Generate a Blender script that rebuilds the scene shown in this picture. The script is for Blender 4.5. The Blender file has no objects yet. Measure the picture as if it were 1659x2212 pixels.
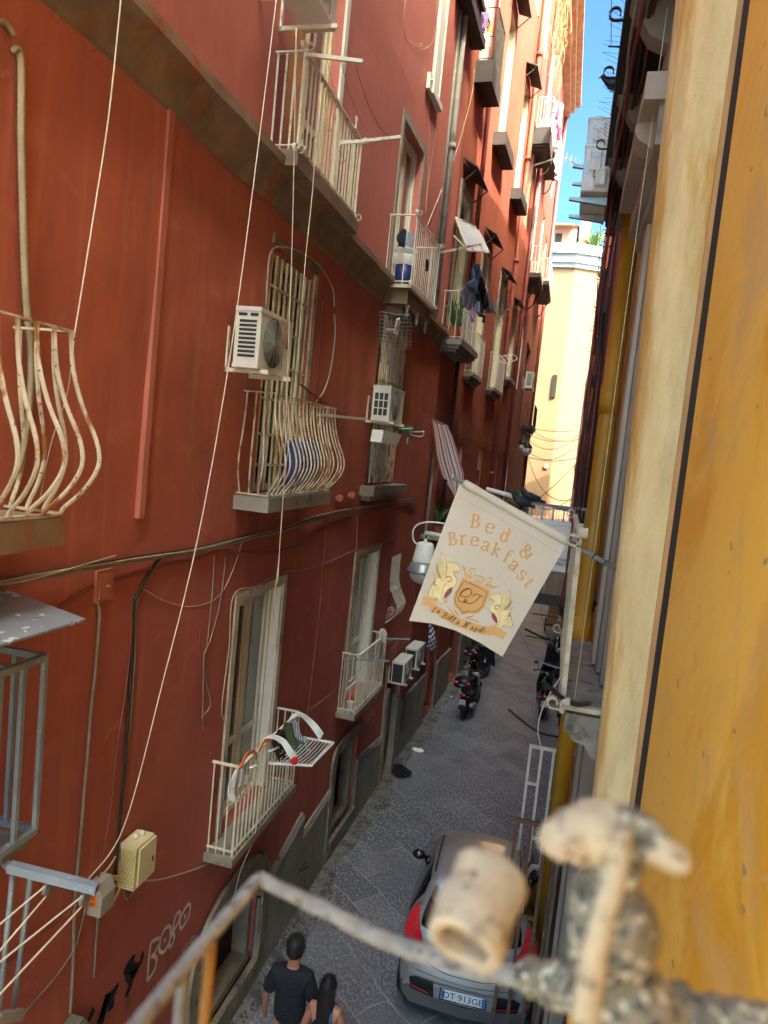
import bpy, bmesh, math, random
from mathutils import Vector, Matrix
from mathutils.geometry import tessellate_polygon
random.seed(7)
SC = bpy.context.scene
COL = SC.collection
PI = math.pi
rad = math.radians

# ------------------------------------------------------------------ camera
F, CX, CY, H = 1534.0, 829.5, 1106.0, 6.4          # focal length / centre in a 1659 x 2212 frame, eye height
RX = Vector((0.96412592, -0.11737313, -0.23808563))
FY = Vector((0.24624302, 0.06053606, 0.96731575))
UP = Vector((0.09912411, 0.99124111, -0.08726670))  # rows: world X, Y, Z expressed in camera (right, up, forward)
EYE = Vector((0, 0, H))
cam_d = bpy.data.cameras.new('camera')
cam = bpy.data.objects.new('camera', cam_d); COL.objects.link(cam)
r_ = Vector((RX.x, FY.x, UP.x)); u_ = Vector((RX.y, FY.y, UP.y)); f_ = Vector((RX.z, FY.z, UP.z))
cm = Matrix(((r_.x, u_.x, -f_.x, 0), (r_.y, u_.y, -f_.y, 0), (r_.z, u_.z, -f_.z, H), (0, 0, 0, 1)))
cam.matrix_world = cm
cam_d.sensor_fit = 'VERTICAL'; cam_d.sensor_height = 36.0
cam_d.lens = F / 2212 * 36.0
cam_d.clip_start = 0.05; cam_d.clip_end = 2000
cam_d.dof.use_dof = True; cam_d.dof.focus_distance = 6.5; cam_d.dof.aperture_fstop = 2.8
SC.camera = cam

# ------------------------------------------------------------------ light
SUN_EL, SUN_AZ = rad(57), rad(48)          # azimuth measured from straight behind the camera towards the right
sd = Vector((math.sin(SUN_AZ)*math.cos(SUN_EL), -math.cos(SUN_AZ)*math.cos(SUN_EL), math.sin(SUN_EL)))  # towards the sun
w = bpy.data.worlds.new('World'); SC.world = w; w.use_nodes = True
nt = w.node_tree; nt.nodes.clear()
sky = nt.nodes.new('ShaderNodeTexSky'); sky.sky_type = 'NISHITA'; sky.sun_disc = False
sky.sun_elevation = SUN_EL; sky.sun_rotation = math.atan2(sd.x, sd.y)
sky.air_density = 1.0; sky.dust_density = 4.0; sky.ozone_density = 1.2
bg = nt.nodes.new('ShaderNodeBackground'); bg.inputs['Strength'].default_value = 0.10
wo = nt.nodes.new('ShaderNodeOutputWorld')
dk = nt.nodes.new('ShaderNodeVectorMath'); dk.operation = 'MULTIPLY'; dk.inputs[1].default_value = (0.475, 0.52, 0.475)
gm = nt.nodes.new('ShaderNodeGamma'); gm.inputs[1].default_value = 2.0      # added contrast and tint on the sky: brighter round the sun, deeper blue elsewhere
nt.links.new(sky.outputs[0], dk.inputs[0]); nt.links.new(dk.outputs[0], gm.inputs[0]); nt.links.new(gm.outputs[0], bg.inputs[0]); nt.links.new(bg.outputs[0], wo.inputs[0])
sl = bpy.data.lights.new('sun', 'SUN'); sl.energy = 2.0; sl.angle = rad(0.5); sl.color = (1.0, 0.93, 0.82)
sun = bpy.data.objects.new('sun', sl); COL.objects.link(sun)
sun.rotation_euler = sd.to_track_quat('Z', 'Y').to_euler(); sun.location = (10, -20, 40)
vs = SC.view_settings
vs.view_transform = 'Standard'; vs.look = 'None'; vs.gamma = 1.0; vs.use_curve_mapping = False
vs.exposure = 2.95
SC.cycles.max_bounces = 10; SC.cycles.diffuse_bounces = 6; SC.cycles.glossy_bounces = 4
SC.cycles.transparent_max_bounces = 12
try:
    SC.cycles.use_denoising = True
except Exception:
    pass

# ------------------------------------------------------------------ measuring helpers
def ray(px, py):
    v = Vector((px-CX, -(py-CY), F))
    return Vector((RX.dot(v), FY.dot(v), UP.dot(v)))
PLAN = [(-40, -2.86), (10, -2.86), (13.7, -2.73), (19.1, -2.45), (24, -2.15), (38, -2.1), (80, -2.1)]
def WX(y):
    for (a, xa), (b, xb) in zip(PLAN, PLAN[1:]):
        if y <= b: return xa + (xb-xa)*(y-a)/(b-a)
    return PLAN[-1][1]
def WN(y):                                   # outward normal of the left wall at y
    t = Vector((WX(y+.3)-WX(y-.3), .6, 0)).normalized()
    return Vector((t.y, -t.x, 0))
def WA(y):                                   # turn of the wall at y
    n = WN(y); return math.atan2(n.y, n.x)
def WP(y, z, off=0.0):
    return Vector((WX(y), y, z)) + WN(y)*off
XR = 0.60                                    # right wall
def LW(px, py, off=0.0):                     # point of the left wall (pushed out by off) behind a picture point
    r = ray(px, py); k = r.x/r.y
    lo = 1.0
    y = lo
    f = lambda q: k*q - WX(q) - off
    prev = f(y)
    while y < 70:
        y2 = y + .05; v = f(y2)
        if (v > 0) != (prev > 0):
            y = y + .05*prev/(prev-v); break
        y, prev = y2, v
    return Vector((k*y, y, H + r.z/r.y*y))
def PY(px, py, Y):                           # point at distance Y along the street
    r = ray(px, py); return Vector((r.x/r.y*Y, Y, H + r.z/r.y*Y))
def PX(px, py, X):
    r = ray(px, py); return Vector((X, r.y/r.x*X, H + r.z/r.x*X))
def PZ(px, py, Z):
    r = ray(px, py); t = (Z-H)/r.z; return EYE + r*t
SCR = {'1':(0,0,1/3),'2':(553,0,1/3),'3':(1106,0,1/3),'4':(0,553,1/3),'5':(553,553,1/3),'6':(1106,553,1/3),
       '7':(0,1106,1/3),'8':(553,1106,1/3),'9':(1106,1106,1/3),'10':(0,1659,1/3),'11':(553,1659,1/3),'12':(1106,1659,1/3),
       'a':(961.3,0,.16925),'b':(961.3,324,.16925),'c':(961.3,648,.16925),'g':(918,918,.2278),'m':(1080,1242,.1709),
       'n':(756,1350,.1953),'o':(432,1512,.1953),'q':(270,1890,.16276),'r':(1026,1566,.2441),'t':(1242,0,.2197),'f':(864,1107,.2344)}
def cr(k, *pts):
    ox, oy, s = SCR[k]; return [(ox+x*s, oy+y*s) for x, y in pts]

# ------------------------------------------------------------------ mesh builder
class MB:
    def __init__(s, T=None): s.v = []; s.f = []; s.T = T
    def P(s, p):
        p = Vector(p); return s.T @ p if s.T is not None else p
    def add(s, vs, fs):
        n = len(s.v); s.v += [s.P(p) for p in vs]; s.f += [tuple(i+n for i in f) for f in fs]; return s
    def box(s, lo, hi, bev=0):
        x0, y0, z0 = lo; x1, y1, z1 = hi
        if bev:
            b = min(bev, (x1-x0)/2.01, (y1-y0)/2.01, (z1-z0)/2.01)
            vs = []
            for z, q in ((z0, b), (z0+b, 0), (z1-b, 0), (z1, b)):
                vs += [(x0+b+(q if 0 else 0), y0+q, z), (x1-b, y0+q, z), (x1-q, y0+b, z), (x1-q, y1-b, z), (x1-b, y1-q, z), (x0+b, y1-q, z), (x0+q, y1-b, z), (x0+q, y0+b, z)]
            fs = [tuple(range(7, -1, -1)), tuple(range(24, 32))]
            for k in range(3):
                for i in range(8):
                    j = (i+1) % 8; fs.append((k*8+i, k*8+j, k*8+8+j, k*8+8+i))
            return s.add(vs, fs)
        return s.add([(x0,y0,z0),(x1,y0,z0),(x1,y1,z0),(x0,y1,z0),(x0,y0,z1),(x1,y0,z1),(x1,y1,z1),(x0,y1,z1)],
                     [(0,3,2,1),(4,5,6,7),(0,1,5,4),(1,2,6,5),(2,3,7,6),(3,0,4,7)])
    def bar(s, p, q, w, h=None, up=(0, 0, 1)):          # rectangular bar between two points
        h = h or w; p = Vector(p); q = Vector(q); d = (q-p)
        if d.length < 1e-6: return s
        d.normalize(); upv = Vector(up)
        if abs(d.dot(upv)) > .95: upv = Vector((1, 0, 0)) if abs(d.x) < .9 else Vector((0, 1, 0))
        a = d.cross(upv).normalized(); b = a.cross(d).normalized()
        vs = [c + a*(sx*w/2) + b*(sy*h/2) for c in (p, q) for sx, sy in ((-1,-1),(1,-1),(1,1),(-1,1))]
        return s.add(vs, [(0,3,2,1),(4,5,6,7),(0,1,5,4),(1,2,6,5),(2,3,7,6),(3,0,4,7)])
    def tube(s, pts, r, n=6, closed=False, cap=True):
        pts = [Vector(p) for p in pts]; m = len(pts)
        rr = r if isinstance(r, (list, tuple)) else [r]*m
        ref = None; vs = []
        for i, p in enumerate(pts):
            if closed: d = pts[(i+1) % m] - pts[i-1]
            else: d = pts[min(i+1, m-1)] - pts[max(i-1, 0)]
            if d.length < 1e-9: d = Vector((0, 0, 1))
            d.normalize()
            if ref is None: ref = Vector((0, 0, 1)) if abs(d.z) < .9 else Vector((1, 0, 0))
            a = (ref - d*ref.dot(d))
            if a.length < 1e-5: a = d.orthogonal()
            a.normalize(); ref = a; b = d.cross(a)
            vs += [p + (a*math.cos(2*PI*k/n) + b*math.sin(2*PI*k/n))*rr[i] for k in range(n)]
        fs = []
        for i in range(m if closed else m-1):
            j = (i+1) % m
            for k in range(n):
                l = (k+1) % n; fs.append((i*n+k, i*n+l, j*n+l, j*n+k))
        if not closed and cap:
            fs.append(tuple(range(n-1, -1, -1))); fs.append(tuple((m-1)*n+k for k in range(n)))
        return s.add(vs, fs)
    def lathe(s, prof, c=(0, 0, 0), n=16, axis='Z', a0=0, a1=2*PI):  # prof: (radius, height)
        c = Vector(c); vs = []; full = abs(a1-a0-2*PI) < 1e-6; nn = n if full else n+1
        for r, h in prof:
            for k in range(nn):
                t = a0 + (a1-a0)*k/n; x, y = r*math.cos(t), r*math.sin(t)
                q = (x, y, h) if axis == 'Z' else ((h, x, y) if axis == 'X' else (y, h, x))
                vs.append(c + Vector(q))
        fs = []
        for i in range(len(prof)-1):
            for k in range(n):
                l = (k+1) % nn; fs.append((i*nn+k, i*nn+l, (i+1)*nn+l, (i+1)*nn+k))
        if prof[0][0] > 1e-4 and full: fs.append(tuple(range(nn-1, -1, -1)))
        if prof[-1][0] > 1e-4 and full: fs.append(tuple((len(prof)-1)*nn+k for k in range(nn)))
        return s.add(vs, fs)
    def ribbon(s, pts, w, nrm, th=0):                    # flat strip along a path, nrm the surface normal
        pts = [Vector(p) for p in pts]; m = len(pts); vs = []
        for i, p in enumerate(pts):
            d = (pts[min(i+1, m-1)] - pts[max(i-1, 0)])
            n_ = Vector(nrm(p)) if callable(nrm) else Vector(nrm)
            a = d.cross(n_)
            if a.length < 1e-9: a = Vector((0, 0, 1))
            a.normalize(); ww = w[i] if isinstance(w, (list, tuple)) else w
            vs += [p - a*ww/2, p + a*ww/2]
        fs = [(2*i, 2*i+1, 2*i+3, 2*i+2) for i in range(m-1)]
        if th:
            k = len(vs); n_ = Vector(nrm(pts[0])) if callable(nrm) else Vector(nrm)
            vs += [v + n_*th for v in vs]
            fs = [tuple(reversed(f)) for f in fs] + [tuple(i+k for i in f) for f in fs]
            for i in range(m-1):
                fs += [(2*i, 2*i+2, 2*i+2+k, 2*i+k), (2*i+3, 2*i+1, 2*i+1+k, 2*i+3+k)]
            fs += [(1, 0, k, k+1), (2*m-2, 2*m-1, 2*m-1+k, 2*m-2+k)]
        return s.add(vs, fs)
    def poly(s, pts):                                    # filled flat outline
        pts = [Vector(p) for p in pts]
        return s.add(pts, [tuple(t) for t in tessellate_polygon([pts])])
    def prism(s, pts, d):                                # outline extruded by vector d
        pts = [Vector(p) for p in pts]; d = Vector(d); n = len(pts)
        tri = [tuple(t) for t in tessellate_polygon([pts])]
        fs = tri + [tuple(i+n for i in reversed(t)) for t in tri] + [(i, (i+1) % n, (i+1) % n+n, i+n) for i in range(n)]
        return s.add(pts + [p+d for p in pts], fs)
    def grid(s, fn, nu, nv):
        vs = [fn(i/nu, j/nv) for j in range(nv+1) for i in range(nu+1)]
        fs = [(j*(nu+1)+i, j*(nu+1)+i+1, (j+1)*(nu+1)+i+1, (j+1)*(nu+1)+i) for j in range(nv) for i in range(nu)]
        return s.add(vs, fs)

def curve(pts, n=6, closed=False):                       # Catmull-Rom through the points
    pts = [Vector(p) for p in pts]; m = len(pts); out = []
    rng = range(m) if closed else range(m-1)
    for i in rng:
        if closed: p0, p1, p2, p3 = pts[i-1], pts[i], pts[(i+1) % m], pts[(i+2) % m]
        else: p0, p1, p2, p3 = pts[max(i-1, 0)], pts[i], pts[i+1], pts[min(i+2, m-1)]
        for k in range(n):
            t = k/n
            out.append(0.5*((2*p1) + (p2-p0)*t + (2*p0-5*p1+4*p2-p3)*t*t + (3*p1-p0-3*p2+p3)*t**3))
    if not closed: out.append(pts[-1])
    return out
def sag(p, q, d, n=10):
    p = Vector(p); q = Vector(q)
    return [p.lerp(q, i/n) - Vector((0, 0, d*4*(i/n)*(1-i/n))) for i in range(n+1)]

MW = {}                                                  # own record of world matrices
def link(name, data, parent=None, M=None):
    o = bpy.data.objects.new(name, data); COL.objects.link(o)
    if parent is not None: o.parent = parent
    MW[o.name] = M if M is not None else (MW[parent.name].copy() if parent is not None else Matrix())
    return o
def frame(loc, rz=0): return Matrix.Translation(Vector(loc)) @ Matrix.Rotation(rz, 4, 'Z')
def thing(name, label, cat, loc=(0, 0, 0), rz=0, group=None):
    M = frame(loc, rz)
    o = link(name, None, None, M); o.location = loc; o.rotation_euler = (0, 0, rz)
    o['label'] = label; o['category'] = cat
    if group: o['group'] = group
    return o
def build(name, mb, mat, parent=None, smooth=False, world=True, label=None):
    me = bpy.data.meshes.new(name)
    vs = mb.v
    if parent is not None and world:
        I = MW[parent.name].inverted(); vs = [I @ v for v in vs]
    me.from_pydata([tuple(v) for v in vs], [], mb.f); me.materials.append(mat)
    if smooth: me.polygons.foreach_set('use_smooth', [True]*len(me.polygons))
    me.update()
    o = link(name, me, parent)
    if label: o['label'] = label
    return o
def solo(name, mb, mat, label, cat, group=None, smooth=True, kind=None, origin=None):
    me = bpy.data.meshes.new(name)
    c = Vector(origin) if origin is not None else Vector(mb.v[0])
    me.from_pydata([tuple(v-c) for v in mb.v], [], mb.f); me.materials.append(mat)
    if smooth: me.polygons.foreach_set('use_smooth', [True]*len(me.polygons))
    o = link(name, me, None, Matrix.Translation(c)); o.location = c
    if kind: o['kind'] = kind
    if label: o['label'] = label
    if cat: o['category'] = cat
    if group: o['group'] = group
    return o
def children(o): return [c for c in bpy.data.objects if c.parent == o]
def fix_normals(o):
    bm = bmesh.new(); bm.from_mesh(o.data); bmesh.ops.recalc_face_normals(bm, faces=bm.faces[:]); bm.to_mesh(o.data); bm.free()
def dup(o, loc=None, rz=None, label=None, parent=None):
    c = o.copy(); COL.objects.link(c)
    MW[c.name] = MW[o.name].copy()
    if parent is not None: c.parent = parent
    if loc is not None:
        c.location = loc; MW[c.name] = frame(loc, rz if rz is not None else o.rotation_euler[2])
    if rz is not None: c.rotation_euler = (0, 0, rz)
    if label: c['label'] = label
    for ch in children(o):
        if ch != c: dup(ch, parent=c)
    return c

# ------------------------------------------------------------------ materials
def hx(h):                                    # sRGB hex -> linear
    h = h.lstrip('#'); o = []
    for i in (0, 2, 4):
        c = int(h[i:i+2], 16)/255; o.append(c/12.92 if c <= .04045 else ((c+.055)/1.055)**2.4)
    return tuple(o)
class NT:
    def __init__(s, name):
        s.m = bpy.data.materials.new(name); s.m.use_nodes = True; s.t = s.m.node_tree; s.t.nodes.clear()
        s.o = s.t.nodes.new('ShaderNodeOutputMaterial'); s.b = s.t.nodes.new('ShaderNodeBsdfPrincipled')
        s.t.links.new(s.b.outputs[0], s.o.inputs[0]); s.co = None
    def n(s, ty, **kw):
        x = s.t.nodes.new(ty)
        for k, v in kw.items(): setattr(x, k, v)
        return x
    def L(s, a, b): s.t.links.new(a, b)
    def coord(s, sc=(1, 1, 1), rot=(0, 0, 0), loc=(0, 0, 0), src='Object'):
        tc = s.n('ShaderNodeTexCoord'); mp = s.n('ShaderNodeMapping')
        mp.inputs['Scale'].default_value = sc; mp.inputs['Rotation'].default_value = rot; mp.inputs['Location'].default_value = loc
        s.L(tc.outputs[src], mp.inputs[0]); return mp.outputs[0]
    def noise(s, scale, det=4, rough=.55, sc=(1, 1, 1), loc=(0, 0, 0), dist=0):
        x = s.n('ShaderNodeTexNoise'); x.inputs['Scale'].default_value = scale; x.inputs['Detail'].default_value = det
        x.inputs['Roughness'].default_value = rough; x.inputs['Distortion'].default_value = dist
        s.L(s.coord(sc, loc=loc), x.inputs['Vector']); return x.outputs['Fac']
    def ramp(s, fac, stops):
        x = s.n('ShaderNodeValToRGB'); e = x.color_ramp.elements
        while len(e) > 1: e.remove(e[-1])
        for i, (p, c) in enumerate(stops):
            k = e[0] if i == 0 else e.new(p)
            k.position = p; k.color = (*c, 1) if not isinstance(c, (int, float)) else (c, c, c, 1)
        s.L(fac, x.inputs[0]); return x.outputs[0]
    def mix(s, fac, a, b, mode='MIX'):
        x = s.n('ShaderNodeMix', data_type='RGBA', blend_type=mode)
        for sock, v in ((x.inputs[0], fac), (x.inputs[6], a), (x.inputs[7], b)):
            if isinstance(v, (int, float)): sock.default_value = v
            elif isinstance(v, tuple): sock.default_value = (*v, 1)
            else: s.L(v, sock)
        return x.outputs[2]
    def math(s, op, a, b=0.0):
        x = s.n('ShaderNodeMath', operation=op)
        for sock, v in ((x.inputs[0], a), (x.inputs[1], b)):
            if isinstance(v, (int, float)): sock.default_value = v
            else: s.L(v, sock)
        return x.outputs[0]
    def bump(s, h, st=.3, dist=.01):
        x = s.n('ShaderNodeBump'); x.inputs['Strength'].default_value = st; x.inputs['Distance'].default_value = dist
        s.L(h, x.inputs['Height']); s.L(x.outputs[0], s.b.inputs['Normal'])
    def col(s, c):
        if isinstance(c, tuple): s.b.inputs['Base Color'].default_value = (*c, 1)
        else: s.L(c, s.b.inputs['Base Color'])
    def set(s, **kw):
        for k, v in kw.items():
            i = s.b.inputs[k.replace('_', ' ')]
            if isinstance(v, (int, float, tuple)): i.default_value = (*v, 1) if isinstance(v, tuple) else v
            else: s.L(v, i)
def scl(c, k): return tuple(x*k for x in c)
def mat(name, c, rough=.7, metal=0.0, var=.25, scale=6, sc=(1, 1, 1), bump=.15, bscale=60, stain=None, spot=None, coat=0):
    """painted / plain surface: slow tone variation, optional stain (colour, threshold, scale, stretch) and specks"""
    t = NT(name)
    f = t.noise(scale, 5, .6, sc)
    k = t.mix(t.ramp(f, [(.3, 0.0), (.7, 1.0)]), scl(c, 1-var), scl(c, 1+var*.6))
    if stain:
        sc_c, th, ssc, st = stain
        k = t.mix(t.ramp(t.noise(ssc, 6, .65, st, (3.1, 1.7, 9)), [(th, 0.0), (th+.1, 1.0)]), k, sc_c)
    if spot:
        sp_c, th, ssc = spot
        k = t.mix(t.ramp(t.noise(ssc, 2, .5, (1, 1, 1), (7, 3, 1)), [(th, 0.0), (th+.03, 1.0)]), k, sp_c)
    t.col(k); t.set(Roughness=t.math('ADD', t.math('MULTIPLY', f, .2), rough-.1), Metallic=metal)
    if coat: t.set(Coat_Weight=coat)
    if bump: t.bump(t.noise(bscale, 4, .6), bump, .004)
    return t.m
def glass_mat(name, c=(.02, .025, .03), rough=.06):
    t = NT(name); t.col(t.mix(t.noise(1.3, 2), scl(c, .6), scl(c, 1.6))); t.set(Roughness=rough, Specular_IOR_Level=.8, Coat_Weight=.6, Coat_Roughness=.03)
    t.bump(t.noise(2.5, 1), .04, .02); return t.m
def red_plaster(name, a, b, lo, hi, coats=None):
    t = NT(name)
    big = t.noise(.55, 4, .6, (1, 1, 1)); mid = t.noise(2.2, 5, .65, (1, 1, .45), (5, 2, 0))
    k = t.mix(t.ramp(big, [(.35, 0.0), (.65, 1.0)]), a, b)
    k = t.mix(t.ramp(mid, [(.38, 0.0), (.72, .7)]), k, lo)
    if coats:                                 # other paint above the string course and on the lowest storey
        tc = t.n('ShaderNodeTexCoord'); sx = t.n('ShaderNodeSeparateXYZ'); t.L(tc.outputs['Object'], sx.inputs[0])
        zz = t.math('ADD', sx.outputs[2], t.math('MULTIPLY', t.noise(1.2, 3), .5))
        k = t.mix(t.ramp(t.math('DIVIDE', zz, 20.0), [(.4, 0.0), (.465, .8)]), k, coats[0])
        k = t.mix(t.ramp(t.math('DIVIDE', zz, 20.0), [(.27, .65), (.33, 0.0)]), k, coats[1])
    st = t.noise(9, 5, .6, (1, 1, .035), (1, 4, 0))
    k = t.mix(t.ramp(st, [(.56, 0.0), (.74, .45)]), k, hi)
    wp = t.noise(3.2, 3, .5, (.6, 1.0, 1.4), (11, 4, 2), .6)
    k = t.mix(t.ramp(wp, [(.60, 0.0), (.78, .35)]), k, hi)
    grime = t.noise(1.1, 5, .7, (1, 1, .25), (2, 7, 3))
    k = t.mix(t.ramp(grime, [(.58, 0.0), (.8, .5)]), k, scl(lo, .55))
    rp = t.noise(1.7, 6, .72, (1, 1, .8), (21, 3, 8), 1.2)
    k = t.mix(t.ramp(rp, [(.66, 0.0), (.68, .55)]), k, scl(hi, .92))
    crk = t.n('ShaderNodeTexVoronoi'); crk.feature = 'DISTANCE_TO_EDGE'; crk.inputs['Scale'].default_value = 1.1
    nv = t.n('ShaderNodeTexNoise'); nv.inputs['Scale'].default_value = 4; nv.inputs['Detail'].default_value = 5; t.L(t.coord((1, 1, .6)), nv.inputs['Vector'])
    t.L(nv.outputs['Color'], crk.inputs['Vector'])
    cm_ = t.math('MULTIPLY', t.ramp(crk.outputs['Distance'], [(.0, 1.0), (.006, 0.0)]), t.ramp(t.noise(.9, 2, .5, (1, 1, 1), (6, 6, 6)), [(.55, 0.0), (.62, .6)]))
    k = t.mix(cm_, k, scl(lo, .45))
    v = t.n('ShaderNodeTexVoronoi'); v.inputs['Scale'].default_value = 2.3; t.L(t.coord((1, 1, .5)), v.inputs['Vector'])
    k = t.mix(t.ramp(v.outputs['Distance'], [(.018, 1.0), (.026, 0.0)]), k, hx('c9a184'))
    t.col(k); t.set(Roughness=t.math('ADD', t.math('MULTIPLY', mid, .25), .58), Specular_IOR_Level=.25)
    h = t.math('ADD', t.math('MULTIPLY', t.noise(1.4, 3, .5), 1.0), t.math('MULTIPLY', t.noise(45, 3, .6), .05))
    t.bump(h, .45, .05); return t.m
# ------------------------------------------------------------------ material set
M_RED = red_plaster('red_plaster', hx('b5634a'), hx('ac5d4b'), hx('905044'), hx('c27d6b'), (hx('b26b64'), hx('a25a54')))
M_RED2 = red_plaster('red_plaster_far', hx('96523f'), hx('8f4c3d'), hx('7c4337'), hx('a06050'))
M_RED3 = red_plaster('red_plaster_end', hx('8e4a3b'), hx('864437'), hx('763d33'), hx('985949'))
M_STRIP = mat('red_strip_paint', hx('b56c5c'), .7, var=.2, sc=(1, 1, .2))
M_CORN = mat('cornice_stone', hx('86705c'), .85, var=.4, scale=3, bump=.5, bscale=30, stain=(hx('8f5536'), .55, 2.2, (1, 1, .6)))
M_GREY = mat('grey_render', hx('8b857c'), .85, var=.3, scale=2.5, bump=.5, bscale=25, stain=(hx('5f5b55'), .58, 3, (1, 1, 1)))
M_PLINTH = mat('grey_plinth', hx('8a857b'), .8, var=.35, scale=2, bump=.5, bscale=18, stain=(hx('5d5a54'), .55, 2.0, (1, 1, .35)))
M_SURR = mat('weathered_white_surround', hx('b3aa9a'), .8, var=.2, scale=5, bump=.4, stain=(hx('7b7266'), .55, 7, (1, 1, .5)))
M_STONE = mat('old_stone', hx('847b6c'), .9, var=.4, scale=5, bump=1.0, bscale=14, stain=(hx('4f4a42'), .55, 6, (1, 1, 1)))
M_WHITEMET = mat('white_rusty_paint', hx('d9d2c2'), .5, var=.15, scale=9, bump=.2, bscale=120, stain=(hx('8a5a32'), .60, 13, (1, 1, .5)), spot=(hx('5a3520'), .70, 60))
M_RUSTMET = mat('rusty_white_paint', hx('cdbfa6'), .6, var=.25, scale=9, bump=.4, bscale=90, stain=(hx('93602f'), .52, 10, (1, 1, .4)), spot=(hx('4b2a17'), .66, 50))
M_PAINTW = mat('white_paint', hx('d8d5cc'), .45, var=.12, scale=3, bump=.1, stain=(hx('9a8f7c'), .62, 5, (1, 1, .3)))
M_CREAMW = mat('cream_wood', hx('cfc4a6'), .55, var=.2, scale=4, bump=.2, bscale=50, stain=(hx('8d7652'), .58, 7, (1, 1, .2)))
M_AC = mat('ac_casing', hx('d2cfc6'), .4, var=.1, scale=3, bump=.06, stain=(hx('a39a88'), .6, 3.5, (1, 1, .3)))
M_ACDARK = mat('ac_dark_grille', hx('2f3132'), .5, var=.3, scale=8)
M_ACWIRE = mat('ac_wire', hx('a9a79f'), .4, var=.1)
M_STEEL = mat('galvanised_steel', hx('a2a5a4'), .38, .6, var=.2, scale=8, spot=(hx('6f5a44'), .70, 30))
M_STEELGR = mat('grey_blue_paint', hx('7f8a93'), .45, .1, var=.2, scale=5, spot=(hx('c9c9c4'), .70, 40))
M_DKIRON = mat('dark_iron', hx('34302c'), .55, .3, var=.4, scale=8, bump=.4, stain=(hx('5a3b27'), .56, 9, (1, 1, 1)))
M_BROWNMET = mat('brown_rusty_metal', hx('6b4a37'), .6, .1, var=.3, scale=9, bump=.3, stain=(hx('a9773f'), .58, 14, (1, 1, .2)))
M_DARKSHEET = mat('dark_sheet', hx('3a3130'), .7, var=.3, scale=3)
M_ROPE = mat('rope', hx('d4c6ae'), .8, var=.15, scale=20)
M_CABLE = mat('grey_cable', hx('8a7f75'), .6, var=.3, scale=6)
M_CABLEK = mat('black_cable', hx('26241f'), .55, var=.3, scale=6)
M_CABLER = mat('red_painted_cable', hx('8a4a40'), .65, var=.3, scale=5)
M_CABLEW = mat('pale_cable', hx('b4a592'), .6, var=.25, scale=5)
M_CONDUIT = mat('corrugated_conduit', hx('a3977c'), .6, var=.2, scale=6)
M_GLASS = glass_mat('dark_glass')
M_GLASSB = glass_mat('sky_glass', (.05, .07, .09), .04)
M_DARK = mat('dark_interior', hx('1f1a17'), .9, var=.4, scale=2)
M_CURT = mat('curtain', hx('b9b09a'), .85, var=.15, scale=8, sc=(6, 6, .3))
M_OCHINT = mat('ochre_shutter', hx('b07a4a'), .6, var=.25, scale=4)
M_BLUE = mat('blue_plastic', hx('233a7a'), .4, var=.2, scale=5)
M_WPLAST = mat('white_plastic', hx('e4e6e4'), .3, var=.04, scale=4, bump=.02)
M_ORANGE = mat('orange_plastic', hx('e8792a'), .35, var=.08)
M_REDPL = mat('red_plastic', hx('c4151c'), .3, var=.08)
M_TERRA = mat('terracotta', hx('a0583a'), .75, var=.2)
M_LEAF = mat('leaf', hx('4c6a32'), .5, var=.4, scale=12)
M_DRY = mat('dry_grass', hx('9a8458'), .8, var=.3, scale=9)
M_YEL = mat('ochre_pipe_paint', hx('c08a1e'), .5, var=.25, scale=2.5, sc=(1, 1, .3), bump=.3, stain=(hx('7d5a24'), .6, 4, (1, 1, .4)))
M_TAUPE = mat('taupe_stone', hx('8f8170'), .75, var=.2, scale=3, sc=(1, 1, .3), bump=.3, bscale=30, stain=(hx('5f5347'), .6, 4, (1, 1, .2)))
M_PINKMETAL = mat('dull_red_metal', hx('6e2a26'), .6, var=.3, scale=4)
M_BLACKP = mat('black_paint', hx('121014'), .8, var=.2)
M_TOWER = mat('cream_tower_plaster', hx('80674d'), .85, var=.06, scale=.35, bump=.2, bscale=6, stain=(hx('7c614a'), .55, .5, (1, 1, 1)))
M_PINKP = mat('pink_plaster', hx('a07560'), .85, var=.08, scale=.5)
M_BLUEGREY = mat('blue_grey_stone', hx('9aa3a8'), .8, var=.1, scale=1)

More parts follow.
